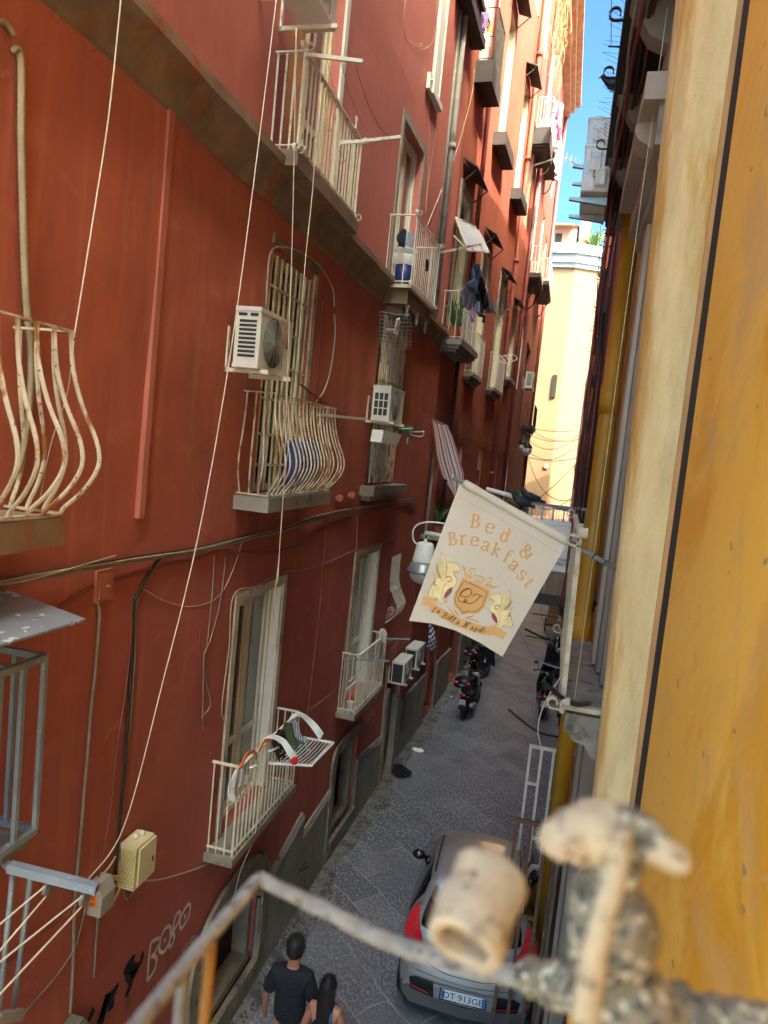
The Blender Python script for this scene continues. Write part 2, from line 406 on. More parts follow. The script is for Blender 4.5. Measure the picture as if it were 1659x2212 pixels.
# ------------------------------------------------------------------ ground
def ground_mat():
    t = NT('basalt_slabs')
    b = t.n('ShaderNodeTexBrick'); b.offset = .5; b.squash = 1.0
    b.inputs['Scale'].default_value = 1.0; b.inputs['Brick Width'].default_value = .86; b.inputs['Row Height'].default_value = .50
    b.inputs['Mortar Size'].default_value = .014; b.inputs['Mortar Smooth'].default_value = .5; b.inputs['Bias'].default_value = 0
    b.inputs['Color1'].default_value = (0, 0, 0, 1); b.inputs['Color2'].default_value = (1, 1, 1, 1); b.inputs['Mortar'].default_value = (.5, .5, .5, 1)
    vec = t.coord((1, 1, 1), (0, 0, rad(42)))
    nz = t.n('ShaderNodeTexNoise'); nz.inputs['Scale'].default_value = 2.2; nz.inputs['Detail'].default_value = 3
    t.L(t.coord(), nz.inputs['Vector'])
    ad = t.n('ShaderNodeVectorMath', operation='MULTIPLY_ADD'); ad.inputs[1].default_value = (.16, .16, 0)
    t.L(nz.outputs['Color'], ad.inputs[0]); t.L(vec, ad.inputs[2]); t.L(ad.outputs[0], b.inputs['Vector'])
    slab = t.mix(b.outputs['Color'], hx('525156'), hx('77757a'))
    slab = t.mix(t.ramp(t.noise(1.0, 4), [(.35, 0.0), (.7, .6)]), slab, hx('504f56'))
    # chiselled pits filled with pale dust
    v = t.n('ShaderNodeTexVoronoi'); v.inputs['Scale'].default_value = 26; v.inputs['Randomness'].default_value = 1
    nn = t.n('ShaderNodeTexNoise'); nn.inputs['Scale'].default_value = 30; nn.inputs['Detail'].default_value = 5
    nn.inputs['Roughness'].default_value = .6; t.L(t.coord((1.0, .55, 1), (0, 0, rad(20))), nn.inputs['Vector'])
    pit = t.ramp(nn.outputs['Fac'], [(.49, 0.0), (.58, 1.0)])
    amt = t.ramp(t.noise(.42, 3, .5, (1, 1, 1), (4, 8, 0)), [(.36, .25), (.62, 1.0)])
    pitm = t.math('MULTIPLY', pit, amt)
    k = t.mix(t.math('MULTIPLY', pitm, .85), slab, hx('a6a7ab'))
    mort = t.ramp(b.outputs['Fac'], [(.2, 0.0), (.7, 1.0)])
    brk = t.ramp(t.noise(1.1, 4, .65, (1, 1, 1), (0, 2, 5)), [(.42, .06), (.62, .95)])
    k = t.mix(t.math('MULTIPLY', mort, brk), k, hx('9d9c98'))
    k = t.mix(t.ramp(t.noise(.5, 5, .6, (1, 1, 1), (9, 1, 0)), [(.52, 0.0), (.75, .55)]), k, hx('6b6a6b'))
    k = t.mix(t.ramp(t.noise(.8, 5, .7, (1, 1, 1), (1, 5, 0)), [(.58, 0.0), (.72, .6)]), k, hx('303036'))
    t.col(k)
    t.set(Roughness=t.ramp(t.noise(1.6, 3), [(.3, .38), (.75, .62)]), Specular_IOR_Level=.55)
    hgt = t.math('SUBTRACT', t.math('MULTIPLY', pitm, -.35), t.math('MULTIPLY', mort, .6))
    hgt = t.math('ADD', hgt, t.math('MULTIPLY', t.noise(5, 4), .5))
    t.bump(hgt, .6, .018); return t.m
g = MB(); g.add([(-150, -60, 0), (150, -60, 0), (150, 300, 0), (-150, 300, 0)], [(0, 1, 2, 3)])
solo('ground', g, ground_mat(), None, None, kind='structure', smooth=False, origin=(0, 0, 0))
# cement strip along the foot of the left wall
rng = random.Random(3)
def gutter(u, v):
    y = -2 + 36*v; e = .34 + .07*math.sin(y*1.7) + .05*math.sin(y*4.1+1) + .03*math.sin(y*11)
    p = WP(y, .006 + .05*(1-u), -.02 + u*e); return p
m_gut = mat('cement_gutter', hx('77756f'), .8, var=.4, scale=3.2, bump=.6, bscale=22, stain=(hx('4c4a4a'), .50, 5, (1, 1, 1)), spot=(hx('3c3b3e'), .56, 24))
solo('pavement', MB().grid(gutter, 5, 150), m_gut, None, None, kind='structure', origin=(-2.8, 0, 0))

# ------------------------------------------------------------------ facades of the left side
def facade(mb, y0, y1, z0, z1, ops, depth=.24, step=.5, wob=.012):
    ys = {y0, y1}; zs = {z0, z1}
    for a, b, c, d in ops: ys |= {a, b}; zs |= {c, d}
    def fill(s, st):
        s = sorted(s); o = []
        for a, b in zip(s, s[1:]):
            n = max(1, int(math.ceil((b-a)/st))); o += [a+(b-a)*i/n for i in range(n)]
        return o + [s[-1]]
    ys = fill(ys, step); zs = fill(zs, .8)
    def q(y, z):
        edge = min([9]+[max(a-y, y-b, c-z, z-d) for a, b, c, d in ops])
        k = wob*min(1, max(0, edge)/.4)
        return WP(y, z, k*(math.sin(y*1.9+z*.7)+math.sin(z*2.3+y*.6)*.8))
    idx = {}; vs = []; fs = []
    for i, y in enumerate(ys):
        for j, z in enumerate(zs):
            idx[i, j] = len(vs); vs.append(q(y, z))
    for i in range(len(ys)-1):
        for j in range(len(zs)-1):
            yc, zc = (ys[i]+ys[i+1])/2, (zs[j]+zs[j+1])/2
            if any(a < yc < b and c < zc < d for a, b, c, d in ops): continue
            fs.append((idx[i, j], idx[i+1, j], idx[i+1, j+1], idx[i, j+1]))
    mb.add(vs, [tuple(reversed(f)) for f in fs] if False else fs)
    for a, b, c, d in ops:                               # reveals
        A = [WP(a, c), WP(b, c), WP(b, d), WP(a, d)]; B = [WP(a, c, -depth), WP(b, c, -depth), WP(b, d, -depth), WP(a, d, -depth)]
        mb.add(A+B, [(0, 1, 5, 4), (1, 2, 6, 5), (2, 3, 7, 6), (3, 0, 4, 7)])
def hull(mb, y0, y1, z1, back=6):                        # roof, back and ends behind the facade
    n = max(2, int((y1-y0)/2)); ys = [y0+(y1-y0)*i/n for i in range(n+1)]
    for a, b in zip(ys, ys[1:]):
        mb.add([WP(a, z1), WP(b, z1), WP(b, z1, -back), WP(a, z1, -back)], [(0, 1, 2, 3)])
        mb.add([WP(a, 0, -back), WP(b, 0, -back), WP(b, z1, -back), WP(a, z1, -back)], [(0, 1, 2, 3)])
    for y in (y0, y1):
        mb.add([WP(y, 0), WP(y, 0, -back), WP(y, z1, -back), WP(y, z1)], [(0, 1, 2, 3)])
def wbox(mb, y0, y1, z0, z1, o0, o1, seg=1):             # box lying along the wall, from offset o0 to o1
    for i in range(seg):
        a = y0+(y1-y0)*i/seg; b = y0+(y1-y0)*(i+1)/seg
        P = [WP(a, z0, o0), WP(b, z0, o0), WP(b, z0, o1), WP(a, z0, o1), WP(a, z1, o0), WP(b, z1, o0), WP(b, z1, o1), WP(a, z1, o1)]
        fs = [(0, 1, 2, 3), (7, 6, 5, 4), (3, 2, 6, 7), (1, 0, 4, 5)]
        if i == 0: fs.append((0, 3, 7, 4))
        if i == seg-1: fs.append((2, 1, 5, 6))
        mb.add(P, fs)
    return mb
def wline(mb, pts, r, n=6):                              # tube through (y, z, off) points
    return mb.tube([WP(*p) for p in pts], r, n)

def fr(mb, y0, y1, z0, z1, w=.06, o0=-.14, o1=-.08):     # frame rectangle
    wbox(mb, y0, y0+w, z0, z1, o0, o1); wbox(mb, y1-w, y1, z0, z1, o0, o1)
    wbox(mb, y0+w, y1-w, z0, z0+w, o0, o1); wbox(mb, y0+w, y1-w, z1-w, z1, o0, o1)
    return mb
def french_door(bld, y0, y1, z0, z1, mf=M_PAINTW, gl=M_GLASS, surround=None, name='balcony_door', transom=0, ajar=False, sw=.11, label=None):
    m = MB(); e = .003
    fr(m, y0+e, y1-e, z0+e, z1-e, .055, -.2, -.1)
    mid = (y0+y1)/2; top = z1-transom if transom else z1
    if transom: wbox(m, y0+.058, y1-.058, top-.03, top+.03, -.19, -.11)
    o = build(name, m, mf, bld, label=label)
    wbx = MB()
    for a, b in ((y0+.06, mid-.004), (mid+.004, y1-.06)):
        fr(wbx, a, b, z0+.06, top-(.035 if transom else .06), .07, -.18, -.125)
        wbox(wbx, a+.07, b-.07, z0+.75, z0+.82, -.175, -.13)
    build('leaf', wbx, mf, o)
    p = MB()
    wbox(p, y0+.05, y1-.05, z0+.05, z1-.05, -.158, -.15)
    build('pane', p, gl, o)
    if surround:
        s = MB(); wbox(s, y0-sw, y0-e, z0, z1+sw, -.02, .025); wbox(s, y1+e, y1+sw, z0, z1+sw, -.02, .025); wbox(s, y0-e+.001, y1+e-.001, z1+e, z1+sw-.002, -.02, .024)
        build('door_surround', s, surround, bld)
        s = MB(); wbox(s, y0+.002, y0+.022, z0+.002, z1-.002, -.098, -.001)
        build('reveal_lining', s, mf, o); s = MB(); wbox(s, y1-.022, y1-.002, z0+.002, z1-.002, -.098, -.001); build('reveal_lining', s, mf, o)
        s = MB(); wbox(s, y0+.023, y1-.023, z1-.022, z1-.002, -.098, -.001); build('reveal_lining', s, mf, o)
    return o
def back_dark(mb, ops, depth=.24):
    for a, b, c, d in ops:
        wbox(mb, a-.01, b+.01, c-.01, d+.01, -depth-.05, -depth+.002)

def railing_pts(y0, y1, off): return [(y0, 0.0), (y0, off), (y1, off), (y1, 0.0)]
def straight_railing(slab, y0, y1, z0, z1, off, mt=M_WHITEMET, sp=.105, r=.009, top=.035, ins=.03, ends=(True, True), bot=True):
    m = MB(); a, b, f = y0+ins, y1-ins, off-ins
    def rail(z, w, h):
        if ends[0]: m.bar(WP(a, z, 0), WP(a, z, f), w, h)
        n = max(1, int((b-a)/1.2)); P = [WP(a+(b-a)*i/n, z, f) for i in range(n+1)]
        for p, q in zip(P, P[1:]): m.bar(p, q, w, h)
        if ends[1]: m.bar(WP(b, z, 0), WP(b, z, f), w, h)
    rail(z1, top, .014)
    if bot: rail(z0+.05, .022, .012)
    n = max(2, int(round((b-a)/sp)))
    for i in range(n+1):
        y = a+(b-a)*i/n; rr = r*1.35 if i in (0, n) else r
        m.tube([WP(y, z0, f), WP(y, z1, f)], rr, 6)
    k = max(1, int(round(f/(sp*1.05))))
    for e, y in ((0, a), (1, b)):
        if ends[e]:
            for i in range(k): m.tube([WP(y, z0, .02+(f-.02)*i/k), WP(y, z1, .02+(f-.02)*i/k)], r, 6)
    return build('railing', m, mt, slab)
def belly_railing(slab, y0, y1, z0, z1, off, bulge, mt, sp=.1, r=.009, ins=.02, skip_near=False):
    m = MB(); h = z1-z0
    prof = [(1.0, 0), (.8, .12), (.6, .45), (.42, .9), (.28, 1.0), (.14, .62), (.04, .12), (0, 0)]
    a, b = y0+ins, y1-ins
    def bar(y, f0, cx, cy):                    # cx outward bulge share, cy along-street bulge share
        return curve([WP(y+cy*bulge*k*.7, z0+h*t, f0+cx*bulge*k) for t, k in prof], 3)
    n = max(2, int(round((b-a)/sp)))
    for i in range(n+1):
        y = a+(b-a)*i/n; m.tube(bar(y, off, 1, (i/n-.5)*2*(1 if abs(i/n-.5) > .35 else 0)*.8), r, 6)
    k = max(2, int(round(off/sp)))
    for i in range(k):
        f = .03+(off-.03)*i/k
        m.tube(bar(b, f, i/k*.6, .7), r, 6)
        if not skip_near: m.tube(bar(a, f, i/k*.6, -.7), r, 6)
    for z, w in ((z1, .034), (z0, .03)):
        m.bar(WP(a, z, 0), WP(a, z, off), w, .012); m.bar(WP(a, z, off), WP(b, z, off), w, .012); m.bar(WP(b, z, off), WP(b, z, 0), w, .012)
    return build('railing', m, mt, slab, smooth=False)
def curl(mb, p, d, r, w, th=.006, turns=.9, up=Vector((0, 0, 1))):  # rolled strip: starts at p, goes along d and curls upwards
    d = Vector(d).normalized(); s = d.cross(up).normalized(); P = [Vector(p)]
    c = Vector(p) + d*r*1.3 + up*r
    for i in range(17):
        t = -PI/2 + turns*2*PI*i/16*.9; rr = r*(1-.25*i/16)
        P.append(c + d*math.cos(t)*rr + up*math.sin(t)*rr)
    vs = []; m = len(P)
    for i, q in enumerate(P):
        t = (P[min(i+1, m-1)]-P[max(i-1, 0)]).normalized(); nn = t.cross(s)
        for a, b in ((-1, -1), (1, -1), (1, 1), (-1, 1)): vs.append(q + s*(a*w/2) + nn*(b*th/2))
    fs = [(0, 1, 2, 3), (4*m-1, 4*m-2, 4*m-3, 4*m-4)]
    for i in range(m-1):
        for k in range(4): fs.append((4*i+k, 4*i+(k+1) % 4, 4*i+4+(k+1) % 4, 4*i+4+k))
    mb.add(vs, fs)

def islands(name, mb, mat_, parent=None, smooth=False, label=None):
    """one object for each separate piece of a shape"""
    n = len(mb.v); p = list(range(n))
    def find(a):
        while p[a] != a: p[a] = p[p[a]]; a = p[a]
        return a
    for f in mb.f:
        for k in f[1:]: p[find(k)] = find(f[0])
    gr = {}
    for f in mb.f: gr.setdefault(find(f[0]), []).append(f)
    out = []
    for fs in gr.values():
        ids = sorted({i for f in fs for i in f}); mp = {i: k for k, i in enumerate(ids)}
        s = MB(); s.v = [mb.v[i] for i in ids]; s.f = [tuple(mp[i] for i in f) for f in fs]
        out.append(build(name, s, mat_, parent, smooth=smooth, label=label))
    return out

# ---- near red building
OPA = [(6.17, 7.27, 2.48, 4.82), (10.15, 11.3, 2.48, 4.75), (12.2, 12.76, 3.35, 4.47), (6.28, 7.4, 5.86, 8.15),
       (10.25, 11.62, 5.86, 8.42), (6.3, 7.62, 8.87, 11.7), (10.43, 11.63, 8.87, 11.2), (5.9, 7.35, .35, 1.62),
       (9.95, 11.2, .35, 1.75), (12.9, 14.0, .1, 2.2)]
red1 = thing('apartment_building', 'dark red plaster house filling the left side, with curved white balcony cages', 'building', (-2.86, 2, 0))
m = MB(); facade(m, 1.0, 14.4, 0, 15.3, OPA); hull(m, 1.0, 14.4, 15.3)
wall1 = build('facade', m, M_RED, red1, smooth=False)
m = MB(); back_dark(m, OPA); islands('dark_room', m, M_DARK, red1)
# cornice band
def sweep_wall(prof, y0, y1, seg=20, wobf=0.0):
    mb = MB(); n = len(prof); vs = []
    for i in range(seg+1):
        y = y0+(y1-y0)*i/seg
        for k, (o, z) in enumerate(prof):
            q = wobf*math.sin(y*7.3+k*2)*math.sin(y*2.1+k)
            vs.append(WP(y, z+q, o+q*.5))
    fs = [(i*n+k, i*n+k+1, (i+1)*n+k+1, (i+1)*n+k) for i in range(seg) for k in range(n-1)]
    fs += [tuple(range(n-1, -1, -1)), tuple(seg*n+k for k in range(n))]
    return mb.add(vs, fs)
CP = [(0, 8.5), (.03, 8.53), (.05, 8.58), (.13, 8.74), (.19, 8.78), (.19, 8.86), (.16, 8.87), (0, 8.88)]
build('cornice', sweep_wall(CP, 1.0, 10.1, 60, .006), M_CORN, red1)
build('cornice', sweep_wall(CP, 11.8, 14.35, 12, .006), M_CORN, red1)
m = MB(); wbox(m, 4.41, 4.475, 5.75, 8.52, -.01, .034); m.v = [v + Vector((0, (8.52-v.z)*-.012, 0)) for v in m.v]
build('plaster_strip', m, M_STRIP, red1)
# plinth
m = MB()

def plinth(mb, y0, y1, h0, h1, o=.045):
    mb.grid(lambda u, v: WP(y0+(y1-y0)*u, (h0+(h1-h0)*u+.008*math.sin(u*9+y0))*min(v*1.25, 1), o if v < .9 else -.01), 10, 5)
    for y, h in ((y0, h0), (y1, h1)): mb.add([WP(y, 0, -.01), WP(y, 0, o), WP(y, h, o), WP(y, h, -.01)], [(0, 1, 2, 3)])
m = MB(); plinth(m, 7.35, 8.72, 1.12, 1.42); plinth(m, 8.72, 9.95, 1.12, 1.2); plinth(m, 11.2, 12.9, 1.15, .95); plinth(m, 5.9, 7.35, .33, .33, .05); plinth(m, 9.95, 11.2, .33, .33, .05)
plinth(m, 3.0, 5.9, .5, .62); plinth(m, 14.0, 14.38, 1.3, 1.3)
islands('plinth', m, M_PLINTH, red1)
m = MB()
for a, b, c, d in ((7.35, 8.70, 1.12, 1.42), (8.74, 9.93, 1.12, 1.2), (11.22, 12.88, 1.15, .95)):
    A = [WP(a, c-.03, -.01), WP(a, c-.03, .056), WP(a, c+.05, .02), WP(a, c+.05, -.01)]; B = [WP(b, d-.03, -.01), WP(b, d-.03, .056), WP(b, d+.05, .02), WP(b, d+.05, -.01)]
    m.add(A+B, [(0, 1, 5, 4), (1, 2, 6, 5), (2, 3, 7, 6), (0, 3, 2, 1), (4, 5, 6, 7)])
islands('plinth_cap', m, M_GREY, red1)
# stone surrounds of the two ground-floor openings
for (a, b, c, d) in ((5.9, 7.35, .35, 1.62), (9.95, 11.2, .35, 1.75)):
    m = MB(); rr = random.Random(int(a*10))
    arc = [(a-.08, c-.1), (a-.1, d-.35), (a+.15, d+.02), ((a+b)/2, d+.14), (b-.15, d+.02), (b+.1, d-.35), (b+.08, c-.1)] if a < 8 else [(a-.07, c-.1), (a-.08, d-.5), (a-.06, d-.05), (a+.1, d+.05), ((a+b)/2, d+.07), (b-.1, d+.06), (b+.04, d+.0)]
    pts = curve([(p[0], p[1], 0) for p in arc], 5)
    m.ribbon([WP(p.x, p.y, .03) for p in pts], [.17+rr.uniform(-.03, .03) for _ in pts], lambda q: WN(q.y), .04)
    wbox(m, a-.02, b+.02, c-.16, c, -.2, .07); wbox(m, a+.05, b-.05, c, c+.1, -.22, -.02)
    build('stone_surround', m, M_STONE, red1)
    m = MB(); wbox(m, a+.01, a+.1, c+.1, d-.02, -.23, -.05); wbox(m, b-.1, b-.01, c+.1, d-.02, -.23, -.05)
    islands('jamb', m, M_GREY, red1)
m = MB(); fr(m, 12.9, 14.0, .1, 2.2, .07, -.2, -.1)
for i in range(9): wbox(m, 12.97+.107*i+.03, 12.97+.107*i+.05, .17, 1.1, -.17, -.15)
build('gate', m, M_GREY, red1)
m = MB(); wbox(m, 13.35, 13.5, .05, 1.6, .0, .12); wbox(m, 12.72, 12.9, .0, 1.9, -.01, .06); islands('pillar', m, M_GREY, red1)

french_door(red1, 6.17, 7.27, 2.48, 4.82, M_PAINTW, M_GLASS, M_SURR, sw=.09)
french_door(red1, 10.15, 11.3, 2.48, 4.75, M_PAINTW, M_GLASS, M_SURR, sw=.09)
french_door(red1, 6.3, 7.62, 8.87, 11.7, M_CREAMW, M_GLASS, None)
french_door(red1, 10.43, 11.63, 8.87, 11.2, M_PAINTW, M_GLASS, None)
m = MB(); wbox(m, 7.622, 7.72, 8.9, 11.8, -.05, .03); wbox(m, 6.2, 7.62, 11.702, 11.8, -.05, .03); build('door_surround', m, M_PAINTW, red1)
m = MB(); wbox(m, 10.31, 10.427, 8.9, 11.32, -.03, .02); wbox(m, 11.634, 11.74, 8.9, 11.32, -.03, .02); wbox(m, 10.427, 11.634, 11.203, 11.32, -.03, .019); build('door_surround', m, M_GREY, red1)
m = MB(); wbox(m, 6.4, 6.85, 8.95, 11.6, -.12, -.1); build('curtain', m, M_OCHINT, red1)
# curtains behind the lower doors
for a, b, z0, z1 in ((6.62, 7.1, 2.6, 4.7), (10.7, 11.1, 2.6, 4.6)):
    m = MB(); m.grid(lambda u, v: WP(a+(b-a)*u, z0+(z1-z0)*v, -.2+.012*math.sin(u*38)), 40, 1); build('curtain', m, M_CURT, red1)
# barred windows of the first floor
def barred(bld, y0, y1, z0, z1, n, mt, o=-.03, cross=(.33, .66), frame=M_CREAMW):
    m = MB(); fr(m, y0+.004, y1-.004, z0+.004, z1-.004, .07, -.12, -.05)
    for t in (.33, .66): wbox(m, y0+(y1-y0)*t-.03, y0+(y1-y0)*t+.03, z0+.07, z1-.07, -.115, -.06)
    o_ = build('barred_window', m, frame, bld)
    m = MB()
    for i in range(n):
        y = y0+.05+(y1-y0-.1)*i/(n-1); wbox(m, y-.013, y+.013, z0+.02, z1-.02, o, o+.02)
    for t in cross: wbox(m, y0+.02, y1-.02, z0+(z1-z0)*t-.012, z0+(z1-z0)*t+.012, o+.021, o+.03)
    build('grille', m, mt, o_)
    m = MB(); wbox(m, y0+.05, y1-.05, z0+.05, z1-.05, -.17, -.16); build('pane', m, M_GLASS, o_)
barred(red1, 6.28, 7.4, 5.86, 8.15, 9, M_CREAMW, cross=(.12, .25, .4, .55, .7, .86))
barred(red1, 10.25, 11.62, 5.86, 8.42, 12, M_RUSTMET, o=.03, cross=(.3, .62), frame=M_GREY)
m = MB(); wbox(m, 7.405, 7.50, 5.86, 8.2, -.03, .02); build('window_surround', m, M_SURR, red1)
m = MB(); wbox(m, 6.275, 7.5, 8.203, 8.29, -.03, .02); build('window_surround', m, M_CORN, red1)
m = MB(); wbox(m, 10.0, 11.95, 5.7, 5.84, -.02, .22); wbox(m, 10.1, 11.85, 5.62, 5.7, -.02, .14); build('sill', m, M_GREY, red1)
# belly grille of the small window
m = MB(); prof = [(1.0, .02), (.6, .03), (.4, .12), (.25, .2), (.1, .14), (0, .02)]
for i in range(8):
    y = 12.2+.56*i/7; m.tube(curve([WP(y, 3.33+1.18*t, k) for t, k in prof], 4), .009, 5)
for t, k in ((1.0, .02), (.5, .07), (.25, .2), (0, .02)): m.bar(WP(12.18, 3.33+1.18*t, k), WP(12.78, 3.33+1.18*t, k), .02, .01)
for cz in (3.55, 3.95): m.tube([WP(12.2, cz+.08*math.sin(a_)*(1-a_/14), .09+.08*math.cos(a_)*(1-a_/14)) for a_ in [i*.5 for i in range(18)]], .007, 5)
gw = build('grille', m, M_WHITEMET, red1, label='small white grille with a curved belly, beside the lamp')
# window with white shutter high up
m = MB(); wbox(m, 11.66, 12.12, 12.22, 14.6, .0, .04); fr(m, 11.66, 12.12, 12.22, 14.6, .05, .04, .055); build('shutter', m, M_PAINTW, red1)
m = MB(); wbox(m, 11.56, 12.2, 12.12, 12.215, -.01, .09); build('sill', m, M_PAINTW, red1)

# balconies of the near building
def slab(bld, y0, y1, z, off, th=.12, mt=M_GREY, label=None, mould=False):
    m = MB(); wbox(m, y0, y1, z-th, z, -.05, off, 4)
    if mould: wbox(m, y0+.05, y1-.05, z-th-.07, z-th, -.05, off-.05, 4); wbox(m, y0+.12, y1-.12, z-th-.13, z-th-.07, -.05, off-.11, 4)
    return build('balcony', m, mt, bld, label=label)
s1 = slab(red1, 5.98, 7.85, 8.92, .30, .14, M_CORN, 'topmost near balcony with tall white straight bars')
straight_railing(s1, 6.0, 7.8, 8.92, 9.75, .3, M_WHITEMET, .098, .011, .045)
m = MB()
for y, z in ((6.03, 8.9), (6.03, 9.75), (7.78, 8.9), (7.78, 9.72)):
    for d in (WN(y), Vector((0, 1 if y > 7 else -1, 0))): curl(m, WP(y, z, .27), d, .035, .035, .006)
islands('scroll', m, M_WHITEMET, s1, smooth=False)
s2 = slab(red1, 10.12, 11.78, 8.78, .44, .05, M_RUSTMET, 'white balcony holding the blue bucket, grey frieze below', False)
straight_railing(s2, 10.14, 11.76, 8.78, 9.76, .44, M_WHITEMET, .115, .0065, .035)
m = MB(); wbox(m, 10.2, 11.7, 8.52, 8.725, -.05, .38, 3); wbox(m, 10.35, 11.55, 8.38, 8.52, -.05, .28, 3); build('slab_frieze', m, M_CORN, s2)
m = MB()
for y in (10.3, 10.9, 11.5): m.lathe([(.0, 0), (.02, .03), (.035, .07), (.02, .11), (.03, .15), (.04, .2)], WP(y, 8.32, .36), 10)
islands('finial', m, M_GREY, s2, smooth=True)
m = MB()
for y, z in ((10.17, 8.78), (10.17, 9.76), (11.73, 8.78), (11.73, 9.76)):
    for d in (WN(y), Vector((0, 1 if y > 11 else -1, 0))): curl(m, WP(y, z, .41), d, .03, .03, .006)
islands('scroll', m, M_WHITEMET, s2, smooth=False)
s3 = slab(red1, 5.9, 7.68, 5.86, .34, .13, M_GREY, 'bulging white balcony cage below the large air conditioner')
belly_railing(s3, 5.92, 7.66, 5.88, 6.80, .30, .14, M_RUSTMET, .1)
s4 = slab(red1, 1.2, 3.2, 5.88, .36, .15, M_CORN, 'rusty bulging balcony cage at the left edge')
belly_railing(s4, 1.2, 3.2, 5.9, 6.84, .34, .15, M_RUSTMET, .12, .012)
s5 = slab(red1, 5.86, 7.5, 2.46, .30, .08, M_GREY, 'lower balcony with the folding clothes airer')
straight_railing(s5, 5.88, 7.48, 2.46, 3.34, .30, M_WHITEMET, .09, .0085, .035)
s6 = slab(red1, 9.85, 11.42, 2.46, .30, .08, M_GREY, 'lower balcony with the mop and flower pots')
straight_railing(s6, 9.87, 11.4, 2.46, 3.36, .30, M_WHITEMET, .09, .007, .035)
# pipe and eave at the party wall
def wpipe(bld, pts, r, mt, name='drainpipe', collars=(), n=10):
    m = MB(); wline(m, pts, r, n); o = build(name, m, mt, bld, smooth=True)
    if collars:
        m = MB()
        for y, z, of in collars: m.tube([WP(y, z-.05, of), WP(y, z+.05, of)], r*1.35, n)
        islands('pipe_collar', m, mt, o, smooth=True)
    return o
wpipe(red1, [(13.25, 15.3, .07), (13.25, 8.9, .07)], .055, M_GREY, collars=[(13.25, 12.0, .07), (13.25, 15, .07)])
wpipe(red1, [(13.05, 15.3, .03), (13.05, 8.9, .03)], .03, M_GREY)
m = MB(); wbox(m, 12.6, 14.3, 14.25, 14.42, 0, .26, 3); wbox(m, 12.7, 14.2, 14.42, 14.75, 0, .2, 3); wbox(m, 12.66, 14.25, 14.75, 14.85, 0, .26, 3)
build('grey_ledge', m, M_DARKSHEET, red1)
# tie-rod ends
m = MB()
for p in ((8.95, 5.7), (9.5, 5.72)):
    m.bar(WP(p[0]-.1, p[1], .03), WP(p[0]+.12, p[1], .03), .035, .035); m.lathe([(.05, -.04), (.05, .04)], WP(p[0], p[1], .04), 6, 'Y')
islands('tie_bolt', m, M_STRIP, red1)
# meter flap
m = MB(); wbox(m, 3.98, 4.15, 5.22, 5.43, -.01, .02); wbox(m, 4.0, 4.13, 5.24, 5.41, .02, .028); m.lathe([(.012, 0), (.0, .03)], WP(4.07, 5.32, .03), 8, 'X')
build('meter_flap', m, M_STRIP, red1)
# stone lump at the very bottom left
m = MB(); m.prism([WP(3.6, 0, .02), WP(4.25, 0, .02), WP(4.2, 2.05, .02), WP(4.0, 2.33, .02), WP(3.75, 2.3, .02)], (.1, 0, 0))
build('stone_pier', m, M_STONE, red1)

# ---- second red building
OPB = [(14.75, 15.72, 8.76, 11.8), (17.7, 18.62, 8.42, 11.5), (20.55, 21.6, 8.5, 11.5), (23.2, 24.4, 9.1, 11.45),
       (17.45, 18.0, 4.3, 6.68), (20.15, 20.8, 4.3, 6.68), (22.98, 23.7, 4.3, 6.62), (14.58, 15.3, 3.6, 6.4),
       (14.9, 15.9, 14.3, 17.3), (17.8, 18.8, 14.2, 17.2), (20.9, 21.9, 14.1, 17.1), (23.3, 24.2, 14, 17),
       (14.9, 15.9, 19.3, 22.0), (17.8, 18.8, 19.3, 22), (20.9, 21.9, 19.3, 22), (23.3, 24.2, 19.3, 22), (16.2, 17.3, 0.1, 2.3), (19, 20.4, .1, 2.4)]
red2 = thing('apartment_building', 'taller red house in the middle distance, its upper floors in sunlight', 'building', (-2.4, 19, 0))
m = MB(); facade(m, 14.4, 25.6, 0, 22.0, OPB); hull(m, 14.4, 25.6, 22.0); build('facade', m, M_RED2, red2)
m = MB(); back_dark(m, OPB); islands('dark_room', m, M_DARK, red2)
for (a, b, c, d) in OPB[:4]: french_door(red2, a, b, c, d, M_CREAMW, M_GLASSB, M_GREY, sw=.16, transom=.7)
M_PALEREFL = mat('pale_frame_reflection', hx('e3d2c0'), .35, var=.1)  # cream for frames and panes, with the reflected sky painted into the colour
for (a, b, c, d) in OPB[4:7]:
    french_door(red2, a, b, c, d, M_WPLAST if False else M_PALEREFL, M_PALEREFL, None, name='window', transom=.6)
    m = MB(); wbox(m, a+.06, b-.06, d-.62, d-.02, -.06, -.03); build('reflection_panel', m, M_PALEREFL, red2)  # pale sheet over the upper pane, a painted sky reflection
french_door(red2, 14.58, 15.3, 3.6, 6.4, M_PAINTW, M_GLASS, None)
for (a, b, c, d) in OPB[8:16]: french_door(red2, a, b, c, d, M_CREAMW, M_GLASSB, M_RED2, name='window', sw=.07)
m = MB(); plinth(m, 14.4, 16.2, 1.3, 1.3); plinth(m, 17.3, 19, 1.25, 1.2); plinth(m, 20.4, 25.5, 1.2, 1.2); islands('plinth', m, M_PLINTH, red2)
t1 = slab(red2, 14.12, 15.98, 8.7, .46, .1, M_GREY, 'far white balcony with potted plants and hanging washing', True)
straight_railing(t1, 14.14, 15.96, 8.7, 9.64, .46, M_WHITEMET, .125, .0065, .035)
t2 = slab(red2, 16.85, 18.3, 8.4, .22, .08, M_GREY, 'narrow white bar balcony just beyond the washing', True)
straight_railing(t2, 16.87, 18.28, 8.4, 9.36, .22, M_WHITEMET, .13, .0065, .035)
t3 = slab(red2, 20.15, 21.9, 8.42, .22, .08, M_GREY, None, True)
straight_railing(t3, 20.17, 21.88, 8.42, 9.4, .22, M_WHITEMET, .15, .0065, .035)
